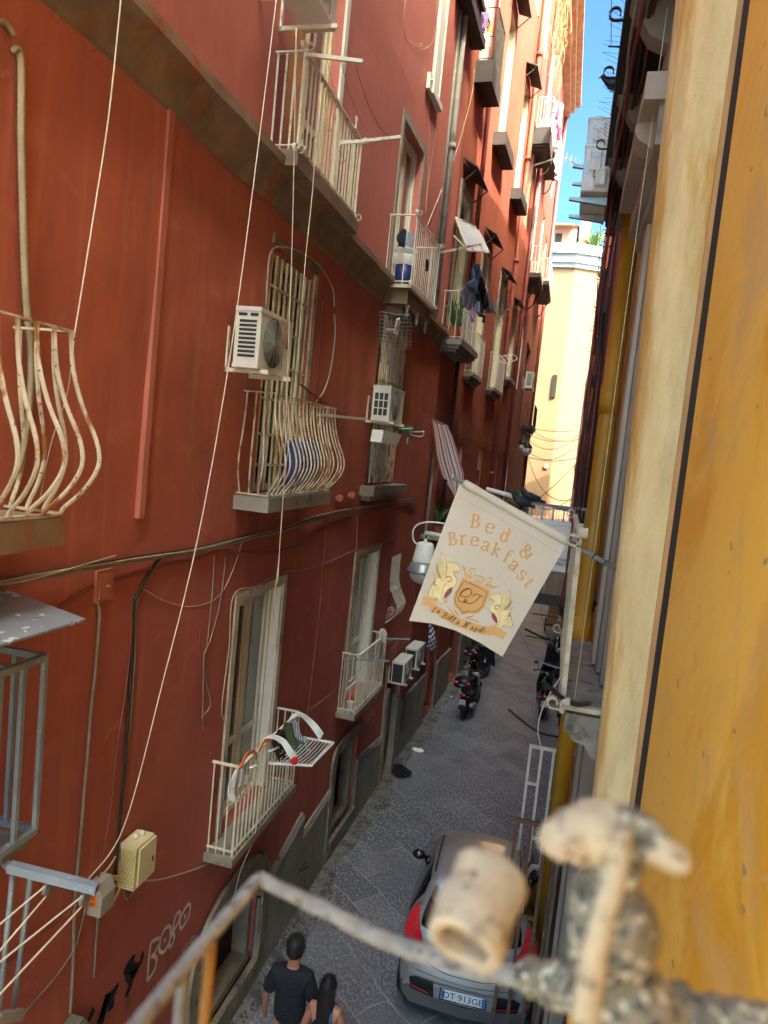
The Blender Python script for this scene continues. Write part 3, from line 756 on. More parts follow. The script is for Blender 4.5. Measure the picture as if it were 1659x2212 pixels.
m = MB(); wbox(m, 23.05, 24.55, 8.98, 9.09, -.02, .2); wbox(m, 23.2, 24.4, 8.85, 8.98, -.02, .12); build('sill', m, M_GREY, red2)
t4 = slab(red2, 14.8, 15.85, 14.33, .36, .42, M_DARKSHEET, 'boxy dark balcony high up with purple washing')
straight_railing(t4, 14.82, 15.83, 14.33, 15.35, .36, M_DKIRON, .06, .007, .03)
t5 = slab(red2, 23.7, 25.4, 17.0, .5, .5, M_DARKSHEET, None, True)
straight_railing(t5, 23.75, 25.35, 17.0, 17.95, .5, M_WHITEMET, .09, .008, .03)
for y0, y1, z in ((17.4, 18.9, 14.1), (20.6, 22.0, 14.0)):
    m = MB(); wbox(m, y0, y1, z-.3, z, -.02, .3); build('sill', m, M_DARKSHEET, red2)
# drainpipes: dark iron, brick red pairs
wpipe(red2, [(15.9, 22, .07), (16.35, 9, .07)], .05, M_PINKMETAL)
wpipe(red2, [(15.75, 8.6, .08), (15.75, 3.5, .08)], .045, M_DKIRON, collars=[(15.75, 7.95, .08), (15.75, 6, .08)])
wpipe(red2, [(22.4, 22, .08), (22.4, 0, .08)], .07, M_RED3, collars=[(22.4, z, .08) for z in (6, 9.5, 12.5, 15.5, 18.5)])
wpipe(red2, [(22.62, 22, .06), (22.62, 0, .06)], .04, M_PINKMETAL)
wpipe(red2, [(25.5, 22, .1), (25.5, 0, .1)], .07, M_PINKMETAL)

# ---- third building, at the end on the left
OPC = [(30.8, 33.4, 8.0, 11.5), (27, 28, 4.5, 6.68), (26.9, 28.1, 9.2, 11.9), (27, 28.1, 14, 17), (31, 32.3, 14, 17), (34.5, 35.6, 14, 17), (27, 28.1, 19, 21.6), (31, 32.3, 19, 21.6), (34.5, 35.6, 19, 21.6)]
red3 = thing('apartment_building', 'farthest house on the left, with a deep eave and white washing against the sky', 'building', (-2.15, 31, 0))
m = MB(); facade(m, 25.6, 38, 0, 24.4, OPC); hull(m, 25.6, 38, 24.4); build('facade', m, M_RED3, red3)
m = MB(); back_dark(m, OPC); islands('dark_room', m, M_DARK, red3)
for i, (a, b, c, d) in enumerate(OPC): french_door(red3, a, b, c, d, M_PAINTW if i else M_DARKSHEET, M_GLASSB if i else M_DARKSHEET, M_RED3 if i else None, name='window', sw=.08)
m = MB(); wbox(m, 25.8, 38.2, 24.4, 24.6, -.2, .75, 4); wbox(m, 25.8, 38.0, 24.05, 24.4, 0, .5, 4); wbox(m, 25.8, 38.0, 23.8, 24.05, 0, .3, 4)
build('eave', m, M_CORN, red3)
for y0, y1, z, of, lab in ((33.4, 36.0, 8.15, .5, 'ornate dark balcony at the far corner, above the lamps'), (27.5, 30, 18.0, .55, None), (31.5, 35, 14.2, .55, None), (26.4, 28.6, 13.2, .5, None)):
    tt = slab(red3, y0, y1, z, of, .16, M_DARKSHEET, lab, True)
    straight_railing(tt, y0+.03, y1-.03, z, z+.95, of, M_DKIRON if lab else M_WHITEMET, .12, .01, .035)
    m = MB()
    for y in (y0+.3, y1-.3): m.tube(curve([WP(y, z-.9, .02), WP(y, z-.75, .2), WP(y, z-.45, .3), WP(y, z-.25, of-.1)], 5), .025, 6)
    islands('bracket', m, M_DKIRON, tt, smooth=True)
wpipe(red3, [(37.9, 24, .1), (37.9, 0, .1)], .09, M_PINKMETAL)

# canopies over the windows
CAN = []
def awning(bld, y0, y1, zt, off, drop, lab):
    m = MB(); P = [WP(y0, zt, .01), WP(y1, zt, .01), WP(y1, zt-drop, off), WP(y0, zt-drop, off)]
    m.prism(P, (0, 0, .03))
    o = build('window_hood', m, M_DARKSHEET, bld, label=lab)
    m = MB(); m.bar(WP(y0+.05, zt-drop-.25, .01), WP(y0+.05, zt-drop, off-.03), .02); m.bar(WP(y1-.05, zt-drop-.25, .01), WP(y1-.05, zt-drop, off-.03), .02)
    islands('hood_stay', m, M_DKIRON, o)
awning(red2, 14.6, 15.9, 12.35, .32, .2, 'dark sheet hood above the washing balcony window')
awning(red2, 17.55, 18.85, 11.95, .3, .18, None)
awning(red2, 20.5, 21.85, 11.8, .28, .17, None)
awning(red2, 23.2, 24.4, 11.6, .26, .15, None)
for y0, z in ((17.6, 17.6), (20.7, 17.4), (14.7, 17.9)):
    awning(red2, y0, y0+1.3, z, .34, .12, None)
# ------------------------------------------------------------------ right side
def RP(y, z, off=0.0): return Vector((XR-off, y, z))
def rbox(mb, y0, y1, z0, z1, o0, o1): return mb.box((XR-o1, y0, z0), (XR-o0, y1, z1))
def orange_mat():
    t = NT('ochre_wall_paint')
    k = t.mix(t.ramp(t.noise(1.2, 4), [(.3, 0.0), (.7, 1.0)]), hx('f0b43c'), hx('f2bd52'))
    k = t.mix(t.ramp(t.noise(3.2, 6, .7, (1, .22, .22), (2, 0, 5), .8), [(.5, 0.0), (.6, .85)]), k, hx('e09a18'))
    k = t.mix(t.ramp(t.noise(4.1, 6, .7, (1, .25, .2), (8, 1, 2), 1.0), [(.55, 0.0), (.66, .85)]), k, hx('dcab66'))
    k = t.mix(t.ramp(t.noise(20, 4, .6, (1, .3, .5), (3, 3, 3)), [(.66, 0.0), (.71, .8)]), k, hx('e6c084'))
    k = t.mix(t.ramp(t.noise(26, 2, .5, (1, .3, .5), (13, 3, 3)), [(.70, 0.0), (.73, .8)]), k, hx('97825c'))
    t.col(k); t.set(Roughness=.6); t.bump(t.noise(7, 6, .65, (1, .3, .3)), .6, .02); return t.m
def column_mat():
    t = NT('cream_column_plaster')
    k = t.mix(t.ramp(t.noise(5, 6, .7, (1, 1, .25)), [(.35, 0.0), (.65, 1.0)]), hx('d6b67c'), hx('e6cb92'))
    k = t.mix(t.ramp(t.noise(3.2, 5, .65, (1, 1, .14), (4, 4, 4)), [(.47, 0.0), (.58, .9)]), k, hx('c8933a'))
    k = t.mix(t.ramp(t.noise(7, 5, .65, (1, 1, .2), (1, 9, 4)), [(.53, 0.0), (.70, .45)]), k, hx('ad9674'))
    t.col(k); t.set(Roughness=.9); t.bump(t.math('ADD', t.noise(60, 5, .7), t.noise(9, 4, .6)), .8, .012); return t.m
M_ORAN = orange_mat(); M_COL = column_mat()
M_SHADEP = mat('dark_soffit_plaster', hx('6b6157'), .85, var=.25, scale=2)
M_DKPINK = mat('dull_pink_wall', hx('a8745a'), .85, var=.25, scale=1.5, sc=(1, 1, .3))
och = thing('apartment_building', 'ochre house close on the right with a rough cream half column', 'building', (XR, 3, 0))
m = MB(); m.grid(lambda u, v: RP(-6+9.93*u, 21.5*v, .006*math.sin(u*21+v*9)), 14, 30); build('facade', m, M_ORAN, och)
m = MB(); rbox(m, 3.93, 4.2, 0, 21.5, -.2, -.16); rbox(m, 3.935, 4.19, 0, 21.5, -.15, -.012); build('gap_shade_filler', m, M_DARK, och)  # dark filler strip painted in place of the shade inside the wall gap
m = MB(); rbox(m, 4.2, 4.27, 0, 19.0, -.1, .012); build('brown_edge', m, mat('brown_edge_paint', hx('c08850'), .7, sc=(1, 1, .3)), och)
def colf(u, v):
    z = 3.97+8.03*v; t_ = min(1, max(0, (z-4)/7)); r = .195+.15*t_**1.1; a_ = PI/2-.1+(PI+.2)*u
    return Vector((XR+r*math.cos(a_), 4.225+r+r*math.sin(a_)*-1, z))
m = MB(); m.grid(colf, 40, 60)
build('half_column', m, M_COL, och, smooth=True)
m = MB(); m.lathe([(.19, 3.75), (.225, 3.82), (.235, 3.88), (.215, 3.95), (.19, 3.985)], (XR, 4.42, 0), 32, 'Z', PI/2, 3*PI/2); build('column_ring', m, M_COL, och, smooth=True)
m = MB(); m.lathe([(.17, 0), (.18, 3.75)], (XR, 4.45, 0), 24, 'Z', PI/2, 3*PI/2); build('column_foot', m, M_ORAN, och, smooth=True)
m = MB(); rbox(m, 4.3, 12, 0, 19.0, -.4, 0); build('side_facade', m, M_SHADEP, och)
for y0, y1, o, mt in ((4.85, 5.3, .13, M_TAUPE), (5.3, 5.42, .17, M_TAUPE), (5.42, 5.62, .15, M_TAUPE), (5.62, 5.78, .185, M_TAUPE), (5.85, 6.1, .21, mat('pale_moulding', hx('b5a78f'), .75, var=.2, scale=3, sc=(1, 1, .3))), (6.1, 6.5, .15, M_TAUPE)):
    m = MB(); rbox(m, y0, y1, 4.86, 8.3, 0, o); build('door_moulding', m, mt, och)
for k, (y0, y1, z0, z1, o) in enumerate(((4.8, 6.6, 8.3, 8.42, .24), (4.76, 6.65, 8.42, 8.66, .3), (4.7, 6.7, 8.66, 8.82, .4), (4.75, 6.65, 8.82, 9.2, .28))):
    m = MB(); rbox(m, y0, y1, z0, z1, 0, o); build('lintel_cornice', m, M_TAUPE, och)
m = MB()                                                  # stone ornament bracket near the lintel
prof = curve([(0, 0, 0), (.12, 0, .1), (.2, 0, .35), (.3, 0, .5), (.42, 0, .56), (.42, 0, .66), (0, 0, .66)], 4)
m.prism([RP(5.0, 8.0+p.z, .1+p.x*.7) for p in prof], (0, .22, 0)); build('console', m, M_TAUPE, och)
m = MB(); rbox(m, 7.2, 10.5, 0, 4.7, -.3, .02); build('lower_wall', m, M_ORAN, och)
for y0, y1, o in ((6.7, 6.95, .12), (6.95, 7.2, .16)):
    m = MB(); rbox(m, y0, y1, 0, 4.6, 0, o); build('door_moulding', m, M_TAUPE, och)
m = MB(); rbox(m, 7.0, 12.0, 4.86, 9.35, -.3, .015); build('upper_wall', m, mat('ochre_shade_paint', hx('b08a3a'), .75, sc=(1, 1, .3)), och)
# ochre drainpipe
m = MB(); m.tube([(.40, 8.5, 0), (.40, 8.5, 9.42)], .1, 20); o = build('drainpipe', m, M_YEL, och, smooth=True)
for z in (7.05, 4.4, 1.8):
    m = MB(); m.tube([(.40, 8.5, z), (.40, 8.5, z+.32)], .112, 20); build('pipe_collar', m, M_YEL, o, smooth=True)
# large upper balcony seen from below
ub = build('balcony', MB().box((.03, 4.6, 9.42), (XR, 9.25, 9.6)), M_DKIRON, och, label='dark underside of the long upper balcony edged with curls')
for k in range(4):
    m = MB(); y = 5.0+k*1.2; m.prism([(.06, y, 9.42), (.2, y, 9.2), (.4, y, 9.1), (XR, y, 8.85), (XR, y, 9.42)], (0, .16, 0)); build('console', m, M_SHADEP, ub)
m = MB()
for i in range(40): m.tube([(.05, 4.7+i*.112, 9.6), (.05, 4.7+i*.112, 10.6)], .008, 5)
m.bar((.05, 4.65, 10.6), (.05, 9.2, 10.6), .035, .014); m.bar((.05, 4.65, 9.66), (.05, 9.2, 9.66), .03, .014)
build('railing', m, M_DKIRON, ub)
m = MB()
for y in (5.35, 6.1, 7.4, 8.6, 9.15): curl(m, (.03, y, 9.5), (-1, 0, 0), .045, .03, .008)
islands('scroll', m, M_DKIRON, ub)
m = MB(); rr = random.Random(5)
for i in range(52):
    y = 5.2+i*.075; m.tube([(.03, y, 9.6), (-.05-.05*rr.random(), y+rr.uniform(-.03, .03), 9.63+rr.uniform(-.02, .05))], .0016, 3)
build('bird_spikes', m, M_DKIRON, ub)
# neighbour's balcony, with white-crusted rail and corner curls
nb = build('balcony', MB().box((.19, 4.62, 4.72), (XR, 6.7, 4.84)), M_STONE, och, label='small neighbouring balcony with thickly painted cream rail, holding the flag')
m = MB()
m.prism([(.22, 4.64, 4.72), (.25, 4.64, 4.66), (.33, 4.64, 4.64), (.38, 4.64, 4.57), (.46, 4.64, 4.55), (XR, 4.64, 4.52), (XR, 4.64, 4.72)], (0, .25, 0)); build('console', m, M_STONE, nb)
M_CRUST = mat('crusted_cream_paint', hx('b3a78c'), .7, var=.3, scale=14, bump=1.0, bscale=55, stain=(hx('9a7446'), .62, 18, (1, 1, .6)), spot=(hx('9a8f78'), .66, 30))
m = MB(); m.bar((.165, 4.62, 4.84), (.14, 4.62, 6.06), .05, .03); build('post', m, M_CRUST, nb)
m = MB()
for i in range(1, 18): m.bar((.16, 4.62+i*.118, 4.86), (.14, 4.62+i*.118, 5.98), .014, .014)
m.bar((.14, 4.6, 5.98), (.14, 6.7, 5.98), .04, .02); m.bar((.16, 4.6, 4.9), (.16, 6.7, 4.9), .035, .02); m.bar((.16, 4.63, 4.88), (XR, 4.63, 4.88), .05, .03)
build('railing', m, M_CRUST, nb)
m = MB()
for z in (4.86, 5.92): curl(m, (.15, 4.62, z), (-1, 0, 0), .036, .05, .012)
for z in (4.88, 5.96): curl(m, (.15, 6.7, z), (-1, 0, 0), .036, .04, .01)
curl(m, (.16, 4.6, 5.98), (0, -1, 0), .03, .05, .012); curl(m, (.18, 4.6, 4.9), (0, -1, 0), .03, .05, .012)
islands('scroll', m, M_CRUST, nb)
# farther balcony on which the air conditioner hangs
fb = build('balcony', MB().box((-.5, 9.3, 4.62), (XR, 11.6, 4.76)), M_DKIRON, och, label='farther right-hand balcony with grey bars behind the flag')
m = MB()
for i in range(9): m.bar((-.48+.135*i, 9.33, 4.76), (-.48+.135*i, 9.33, 5.9), .02, .02)
for i in range(18): m.bar((-.48, 9.33+.125*i, 4.76), (-.48, 9.33+.125*i, 5.9), .02, .02)
m.bar((-.5, 9.33, 5.9), (XR, 9.33, 5.9), .04, .03); m.bar((-.48, 9.3, 5.9), (-.48, 11.6, 5.9), .04, .03); m.bar((-.5, 9.33, 5.12), (XR, 9.33, 5.12), .03, .02)
build('railing', m, M_STEELGR, fb)
for k, (x0, mt) in enumerate(((-.42, M_STEELGR), (-.12, M_BROWNMET), (.12, M_BROWNMET))):
    m = MB(); y = 9.35+.5*k
    c = curve([(x0, y, 4.62), (x0+.05, y, 4.35), (x0+.2, y, 4.05), (x0+.42, y, 3.85), (XR, y, 3.78)], 6); m.ribbon([p for p in c], .05, (0, 0, 1), .012)
    m.v = [Vector(v) for v in m.v]; build('bracket', m, mt, fb)
# lower window cages
for (y, z0, z1, x0, mt, lab, zc) in ((9.6, .95, 2.62, .0, M_WHITEMET, 'far cream frame of the street-side window cage', ((2.1, 0, 1), (1.35, 1, 2), (1.95, 2, 3))),
                                  (7.45, .25, 2.64, -.05, M_BROWNMET, 'near brown frame of the street-side window cage', ((1.6, 1, 2), (.7, 2, 3)))):
    m = MB(); xs = [x0, x0+.15, x0+.31, x0+.42]
    for x in xs: m.bar((x, y, z0), (x, y, z1), .056, .035)
    m.bar((x0-.02, y, z1), (XR, y, z1), .045, .04); m.bar((x0, y, z0), (XR, y, z0), .035, .05)
    for z, a, b in zc: m.bar((xs[a], y, z), (xs[b], y, z), .03, .035)
    build('cage_frame', m, mt, och, label=lab)
m = MB(); m.box((.44, 7.0, 0), (XR+.01, 7.4, 2.7)); build('brown_panel', m, M_BROWNMET, och)
m = MB(); m.box((.36, 7.5, .0), (.43, 7.62, 2.6)); build('door_board', m, mat('weathered_wood', hx('8f7d64'), .8, var=.45, scale=5, sc=(6, 6, .4), bump=.6), och)
for (a, b) in (((-.35, 9.5, 3.1), (.5, 9.8, 2.75)), ((-.3, 10.9, 3.9), (.5, 11.0, 3.8))):
    m = MB(); c = curve([a, ((a[0]+b[0])/2, a[1], (a[2]+b[2])/2-.06), b], 6); m.tube(c, .016, 6); build('iron_arm', m, M_DKIRON, och, smooth=True)
# back volume of the near building
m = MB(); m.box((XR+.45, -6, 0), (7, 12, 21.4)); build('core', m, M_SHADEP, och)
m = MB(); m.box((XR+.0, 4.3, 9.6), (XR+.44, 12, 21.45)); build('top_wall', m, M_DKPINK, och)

# far right house
fr_ = thing('apartment_building', 'far right house seen edge-on, cluttered with dark balconies and pipes', 'building', (XR, 25, 0))
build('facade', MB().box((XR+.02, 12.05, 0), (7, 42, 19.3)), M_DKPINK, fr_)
m = MB(); m.prism([(XR+.02, 42.05, 0), (9, 42.05, 0), (9, 42.05, 8), (3.4, 42.05, 8.2), (2.35, 42.05, 12.7), (XR+.02, 42.05, 11.8)], (0, 5, 0)); build('shadow_gable_block', m, M_DKPINK, fr_)  # unseen block, added and shaped to cast the gable shadow on the tower foot
rr = random.Random(11)
for (y0, y1, z, o) in ((13.2, 15.4, 9.3, .42), (17, 19.4, 9.5, .4), (22, 24.5, 9.2, .42), (28, 31, 9.4, .42), (34, 37, 9.2, .4), (14.2, 16.4, 12.9, .4), (18.5, 21, 13, .4), (24, 27, 12.8, .42), (31, 34, 12.9, .4),
                       (15.0, 17.5, 5.4, .36), (21, 23.6, 5.3, .38), (28, 31, 5.4, .4), (20, 22, 16.3, .4), (27, 30, 16.4, .4), (35, 38, 16.2, .4), (36, 39, 5.5, .4)):
    o = max(.07, min(o, .6-.0155*y1))
    b = build('balcony', MB().box((XR-o, y0, z-.14), (XR+.03, y1, z)), M_DKIRON, fr_)
    m = MB(); n = int((y1-y0)/.14)
    for i in range(n+1): m.bar((XR-o+.02, y0+.02+(y1-y0-.04)*i/n, z), (XR-o+.02, y0+.02+(y1-y0-.04)*i/n, z+1), .016)
    for x in (.12, .24, .36):
        if x < o-.03: m.bar((XR-x, y0+.02, z), (XR-x, y0+.02, z+1), .016)
    m.bar((XR-o+.02, y0, z+1), (XR-o+.02, y1, z+1), .035, .02); m.bar((XR-o, y0+.02, z+1), (XR, y0+.02, z+1), .035, .02)
    build('railing', m, M_PINKMETAL if rr.random() < .5 else M_DKIRON, b)
    m = MB()
    for y in (y0, y1): curl(m, (XR-o+.02, y, z+.98), (-1, 0, 0), .05, .03, .01); curl(m, (XR-o+.02, y, z-.05), (-1, 0, 0), .05, .03, .01)
    islands('scroll', m, M_DKIRON, b)
for y, x, r, mt in ((12.3, .44, .035, M_PINKMETAL), (12.7, .4, .02, M_CABLEK), (13.0, .44, .015, M_PINKMETAL), (16.6, .44, .03, M_PINKMETAL), (21.6, .4, .04, M_PINKMETAL), (27.4, .50, .05, M_DKIRON)):
    m = MB(); m.tube(curve([(x, y, 2), (x+.01, y, 6), (x-.02, y, 10), (x+.02, y, 14), (x, y, 19)], 5), r, 6); build('drainpipe', m, mt, fr_, smooth=True)
m = MB()
for i in range(14): m.box((XR-.05, 14.4, 6.6+i*.09), (XR-.02, 15.3, 6.66+i*.09))
build('green_shutter', m, mat('green_shutter_paint', hx('4f8f74'), .5), fr_)

# ------------------------------------------------------------------ tower at the end of the street
tw = thing('church_tower', 'sunlit cream wall closing the street, with a blue-grey cornice and one slit window', 'tower', (-2, 50, 0))
def twall(mb, pts, z0, z1):
    for (a, b) in zip(pts, pts[1:]): mb.add([(a[0], a[1], z0), (b[0], b[1], z0), (b[0], b[1], z1), (a[0], a[1], z1)], [(0, 1, 2, 3)])
TP = [(-9, 50.3), (-.9, 50), (2.5, 51.6), (7, 51.6)]
m = MB(); twall(m, TP, 0, 20.2); twall(m, [(7, 51.6), (7, 60), (-9, 60), (-9, 50.3)], 0, 20.2); m.add([(-9, 50.3, 20.2), (-.9, 50, 20.2), (2.5, 51.6, 20.2), (7, 51.6, 20.2), (7, 60, 20.2), (-9, 60, 20.2)], [(0, 1, 2, 3, 4, 5)])
build('wall', m, M_TOWER, tw)
for z0, z1, o in ((19.7, 20.0, .15), (20.0, 20.55, .3), (20.55, 20.8, .5), (20.8, 21.2, .35)):
    m = MB(); P = [(x, y-o) for x, y in TP]; n = len(P)
    vs = [(x, y, z0) for x, y in P]+[(x, y, z1) for x, y in P]+[(x, y+o+.2, z0) for x, y in P]+[(x, y+o+.2, z1) for x, y in P]
    fs = []
    for i in range(n-1): fs += [(i, i+1, n+i+1, n+i), (2*n+i, i, i+1, 2*n+i+1)[::1], (n+i, n+i+1, 3*n+i+1, 3*n+i)]
    m.add(vs, fs); build('cornice', m, M_BLUEGREY, tw)
p0 = PY(1178, 540, 51.5); p1 = PY(1248, 490, 51.5)
m = MB(); m.box((-9, 51.5, 20.6), (p1.x, 58, p1.z)); build('upper_storey', m, M_PINKP, tw)
m = MB(); m.box((-9, 51.4, p1.z), (p1.x+.1, 58, p1.z+.12)); build('parapet', m, M_PINKMETAL, tw)
c0 = PY(1248, 545, 51.7); c1 = PY(1279, 462, 51.7)
m = MB(); m.box((c0.x, 51.7, 20.6), (c1.x, 58, c1.z)); build('stair_block', m, M_PINKP, tw)
m = MB(); m.box((c1.x, 51.9, 20.6), (c1.x+1.9, 58, PY(1280, 545, 51.9).z)); build('side_block', m, M_TOWER, tw)
wq = PY(1205, 524, 51.5)
m = MB(); m.box((wq.x-.35, 51.44, wq.z-.75), (wq.x+.35, 51.5, wq.z+.75)); o = build('window', m, M_PINKP, tw)
build('pane', MB().box((wq.x-.22, 51.42, wq.z-.55), (wq.x+.25, 51.44, wq.z+.6)), M_DARK, o)
build('window_hood', MB().box((wq.x-.95, 51.0, wq.z+1.05), (wq.x+.95, 51.5, wq.z+1.15)), M_PINKP, tw)
sq = PY(1197, 834, 50)
build('slit_window', MB().box((sq.x-.15, 49.9, sq.z-.75), (sq.x+.15, 50.05, sq.z+.75)), M_DARK, tw)
vq = PY(1180, 1007, 50); m = MB(); m.lathe([(.0, -.06), (.17, -.05), (.18, 0)], (vq.x, 49.98, vq.z), 14, 'Y'); build('vent', m, M_GREY, tw)
m = MB(); z = p1.z+.12
for i in range(34): m.tube([(p1.x-.05-i*.14, 51.55, z), (p1.x-.05-i*.14, 51.55, z+1.35)], .02, 4)
m.bar((p1.x, 51.55, z+1.35), (p1.x-4.8, 51.55, z+1.35), .05); build('roof_railing', m, mat('blue_rail_paint', hx('2f6f86'), .5), tw)
# terrace below the tower
te = thing('terrace_wall', 'low roof terrace with white railing at the foot of the cream tower', 'terrace', (-1.6, 44, 0))
a = PY(1128, 1092, 44); b = PY(1236, 1105, 44)
build('wall', MB().box((-2.4, 44, 0), (2.5, 49.8, a.z-.9)), M_DKPINK, te)
m = MB(); z0 = a.z-.9
for i in range(32): m.bar((-2.4+i*.15, 44.05, z0), (-2.4+i*.15, 44.05, a.z), .035)
m.bar((-2.4, 44.05, a.z), (2.4, 44.05, a.z), .07); build('railing', m, M_PAINTW, te)

# ------------------------------------------------------------------ own balcony rail, close to the camera
M_NEARIRON = mat('old_flaking_rail', hx('9a9488'), .8, var=.3, scale=40, bump=.8, bscale=200, stain=(hx('625a50'), .54, 55, (1, 1, 1)), spot=(hx('7c5a38'), .70, 30))
M_NEARCREAM = mat('cream_flaking_paint', hx('c6b08c'), .75, var=.25, scale=35, bump=.8, bscale=160, stain=(hx('8d7a64'), .56, 40, (1, 1, 1)), spot=(hx('8a6a3c'), .66, 60))
M_NEARDARK = mat('lichen_crust', hx('8d8269'), .9, var=.5, scale=60, bump=1.0, bscale=120, stain=(hx('4a463e'), .50, 70, (1, 1, 1)), spot=(hx('c9bda0'), .58, 90))
br = thing('balcony_railing', 'blurred flaking iron rail with two rolled curls in the bottom foreground', 'railing', (-.31, .8, H-1.5))
def bumpy(o, k, s=40):
    rr = random.Random(9)
    for v in o.data.vertices:
        p = v.co*s; v.co += Vector((math.sin(p.y*1.3+p.z), math.sin(p.x*1.7+p.z*.6), math.sin(p.x+p.y*1.9)))*k
def sub(o, n=2):
    md = o.modifiers.new('s', 'SUBSURF'); md.levels = n; md.render_levels = n
def densetube(pts, r, n=12): return MB().tube(curve(pts, 14), r, n)
q = lambda x, y, Y: PY(x, y, Y)
c = [q(560, 1898, .8), q(700, 1965, .8), q(850, 2038, .8), q(1000, 2080, .795), q(1130, 2112, .79)]
m = MB(); cc = curve(c, 10); m.tube(cc, [.0085+.004*i/len(cc) for i in range(len(cc))], 8); o = build('top_rail', m, M_NEARIRON, br, smooth=True); bumpy(o, .0008, 90)
m = MB(); m.tube(curve([q(560, 1898, .8), q(430, 2050, .68), q(300, 2212, .56), q(100, 2460, .42)], 8), .0085, 8); o = build('top_rail', m, M_NEARIRON, br, smooth=True)
e = q(560, 1898, .8)
for px, Y, mt in ((455, .70, M_ORAN), (395, .65, M_NEARIRON)):
    p = q(px, 2035 if px > 430 else 2110, Y); m = MB(); m.tube([p, p-Vector((0, 0, 1.0))], .0065, 8); build('baluster', m, mat('ochre_rail_paint', hx('a9742a'), .6) if mt is M_ORAN else mt, br, smooth=True)
# rolled curl
def roll(name, c0, ax, r, wdt, mt, a0=0, a1=1.75*PI, th=.007):
    ax = Vector(ax).normalized(); u = ax.cross(Vector((0, 0, 1))).normalized(); v = u.cross(ax)
    m = MB(); n = 36; k = 10
    def fn(s, t):
        ang = a0+(a1-a0)*t; rr = r*(1-.12*t)
        return Vector(c0)+ax*((s-.5)*wdt)+(u*math.cos(ang)+v*math.sin(ang))*rr
    m.grid(fn, k, n); o = build(name, m, mt, br, smooth=True)
    md = o.modifiers.new('t', 'SOLIDIFY'); md.thickness = th; md.offset = 0
    bumpy(o, .0012, 80); sub(o, 1); return o
n0 = q(1006, 2022, .575); n1 = q(1054, 1905, .62); c0 = (n0+n1)/2; axd = (n1-n0).normalized()
roll('scroll', c0, axd, .0295, .074, M_NEARCREAM, PI*-.4, PI*1.75, .011)
# the knobbly post with its mushroom-shaped double curl
pb = q(1310, 1820, .56)
def blob(name, p, q_, r0, r1, mt, lump=.2, seed=1):
    rr = random.Random(seed); m = MB(); P = [Vector(p).lerp(Vector(q_), i/16) for i in range(17)]
    R = [(r0+(r1-r0)*i/16)*(1+rr.uniform(-lump, lump)) for i in range(17)]; R[0] *= .7; R[-1] *= .7
    m.tube(P, R, 16); o = build(name, m, mt, br, smooth=True); bumpy(o, .0022, 120); sub(o, 1); return o
blob('rail_knuckle', q(1130, 2105, .74), q(1420, 2185, .62), .017, .030, M_NEARDARK, .25, 2)
blob('rail_knuckle', q(1400, 2175, .62), q(1720, 2260, .60), .026, .022, M_NEARDARK, .2, 3)
blob('post', q(1300, 2190, .60), q(1330, 1850, .57), .034, .018, M_NEARDARK, .3, 4)
# mushroom-shaped double curl on the post
def lobe(name, pts, rads, mt, sq=.75, k=.0018, seed=1):
    rr = random.Random(seed); C = curve(pts, 8); n = len(C); m = MB()
    R = [prof_(rads, i/(n-1))*(1+rr.uniform(-.05, .05)) for i in range(n)]
    m.tube(C, R, 18); o = build(name, m, mt, br, smooth=True); bumpy(o, k, 90); sub(o, 1); return o
def prof_(tab, x):
    t = x*(len(tab)-1); i = min(int(t), len(tab)-2); return tab[i]+(tab[i+1]-tab[i])*(t-i)
lobe('scroll', [q(1192, 1850, .55), q(1215, 1815, .56), q(1265, 1800, .565), q(1330, 1797, .57)], [.008, .017, .023, .024, .023], M_NEARCREAM, seed=3)
lobe('scroll_crust', [q(1310, 1800, .57), q(1370, 1808, .57), q(1430, 1835, .565)], [.018, .0225, .021, .015], M_NEARDARK, k=.0028, seed=4)
lobe('scroll', [q(1400, 1822, .565), q(1450, 1850, .56), q(1497, 1880, .55)], [.014, .0135, .011, .004], M_NEARCREAM, seed=5)
lobe('scroll_crust', [q(1255, 1778, .57), q(1320, 1765, .57), q(1390, 1790, .57)], [.004, .010, .011, .007], M_NEARDARK, k=.0022, seed=7)
lobe('post_knuckle', [q(1290, 1905, .57), q(1320, 1985, .58), q(1335, 2060, .59)], [.018, .034, .036, .03], M_NEARDARK, k=.003, seed=8)
lobe('post_knuckle', [q(1275, 2110, .59), q(1345, 2170, .59), q(1360, 2260, .59)], [.03, .040, .045, .04], M_NEARDARK, k=.003, seed=9)
m = MB(); m.tube(curve([q(1345, 1790, .545), q(1332, 1880, .545), q(1310, 1960, .545), q(1285, 2060, .55), q(1265, 2200, .56)], 8), [.0075+.0035*(i/32) for i in range(33)], 10); build('bar', m, M_NEARCREAM, br, smooth=True)
# ------------------------------------------------------------------ flag
M_CLOTH = None
def flag_mat():
    t = NT('cream_banner_cloth')
    k = t.mix(t.ramp(t.noise(3, 4), [(.3, 0.0), (.75, 1.0)]), hx('e0d3b8'), hx('ece2cb'))
    k = t.mix(t.ramp(t.noise(5, 5, .7, (1, 1, .3), (3, 3, 3)), [(.62, 0.0), (.8, .5)]), k, hx('c4ae84'))
    k = t.mix(t.ramp(t.noise(28, 4, .6, (1, 1, .12), (9, 3, 3)), [(.71, 0.0), (.76, .7)]), k, hx('a08c68'))
    t.col(k); t.set(Roughness=.8)
    tr = t.n('ShaderNodeBsdfTranslucent'); t.L(k, tr.inputs[0])
    mx = t.n('ShaderNodeMixShader'); mx.inputs[0].default_value = .35
    t.L(t.b.outputs[0], mx.inputs[1]); t.L(tr.outputs[0], mx.inputs[2]); t.L(mx.outputs[0], t.o.inputs[0])
    t.bump(t.noise(300, 2), .1, .002); return t.m
M_FLAG = flag_mat()
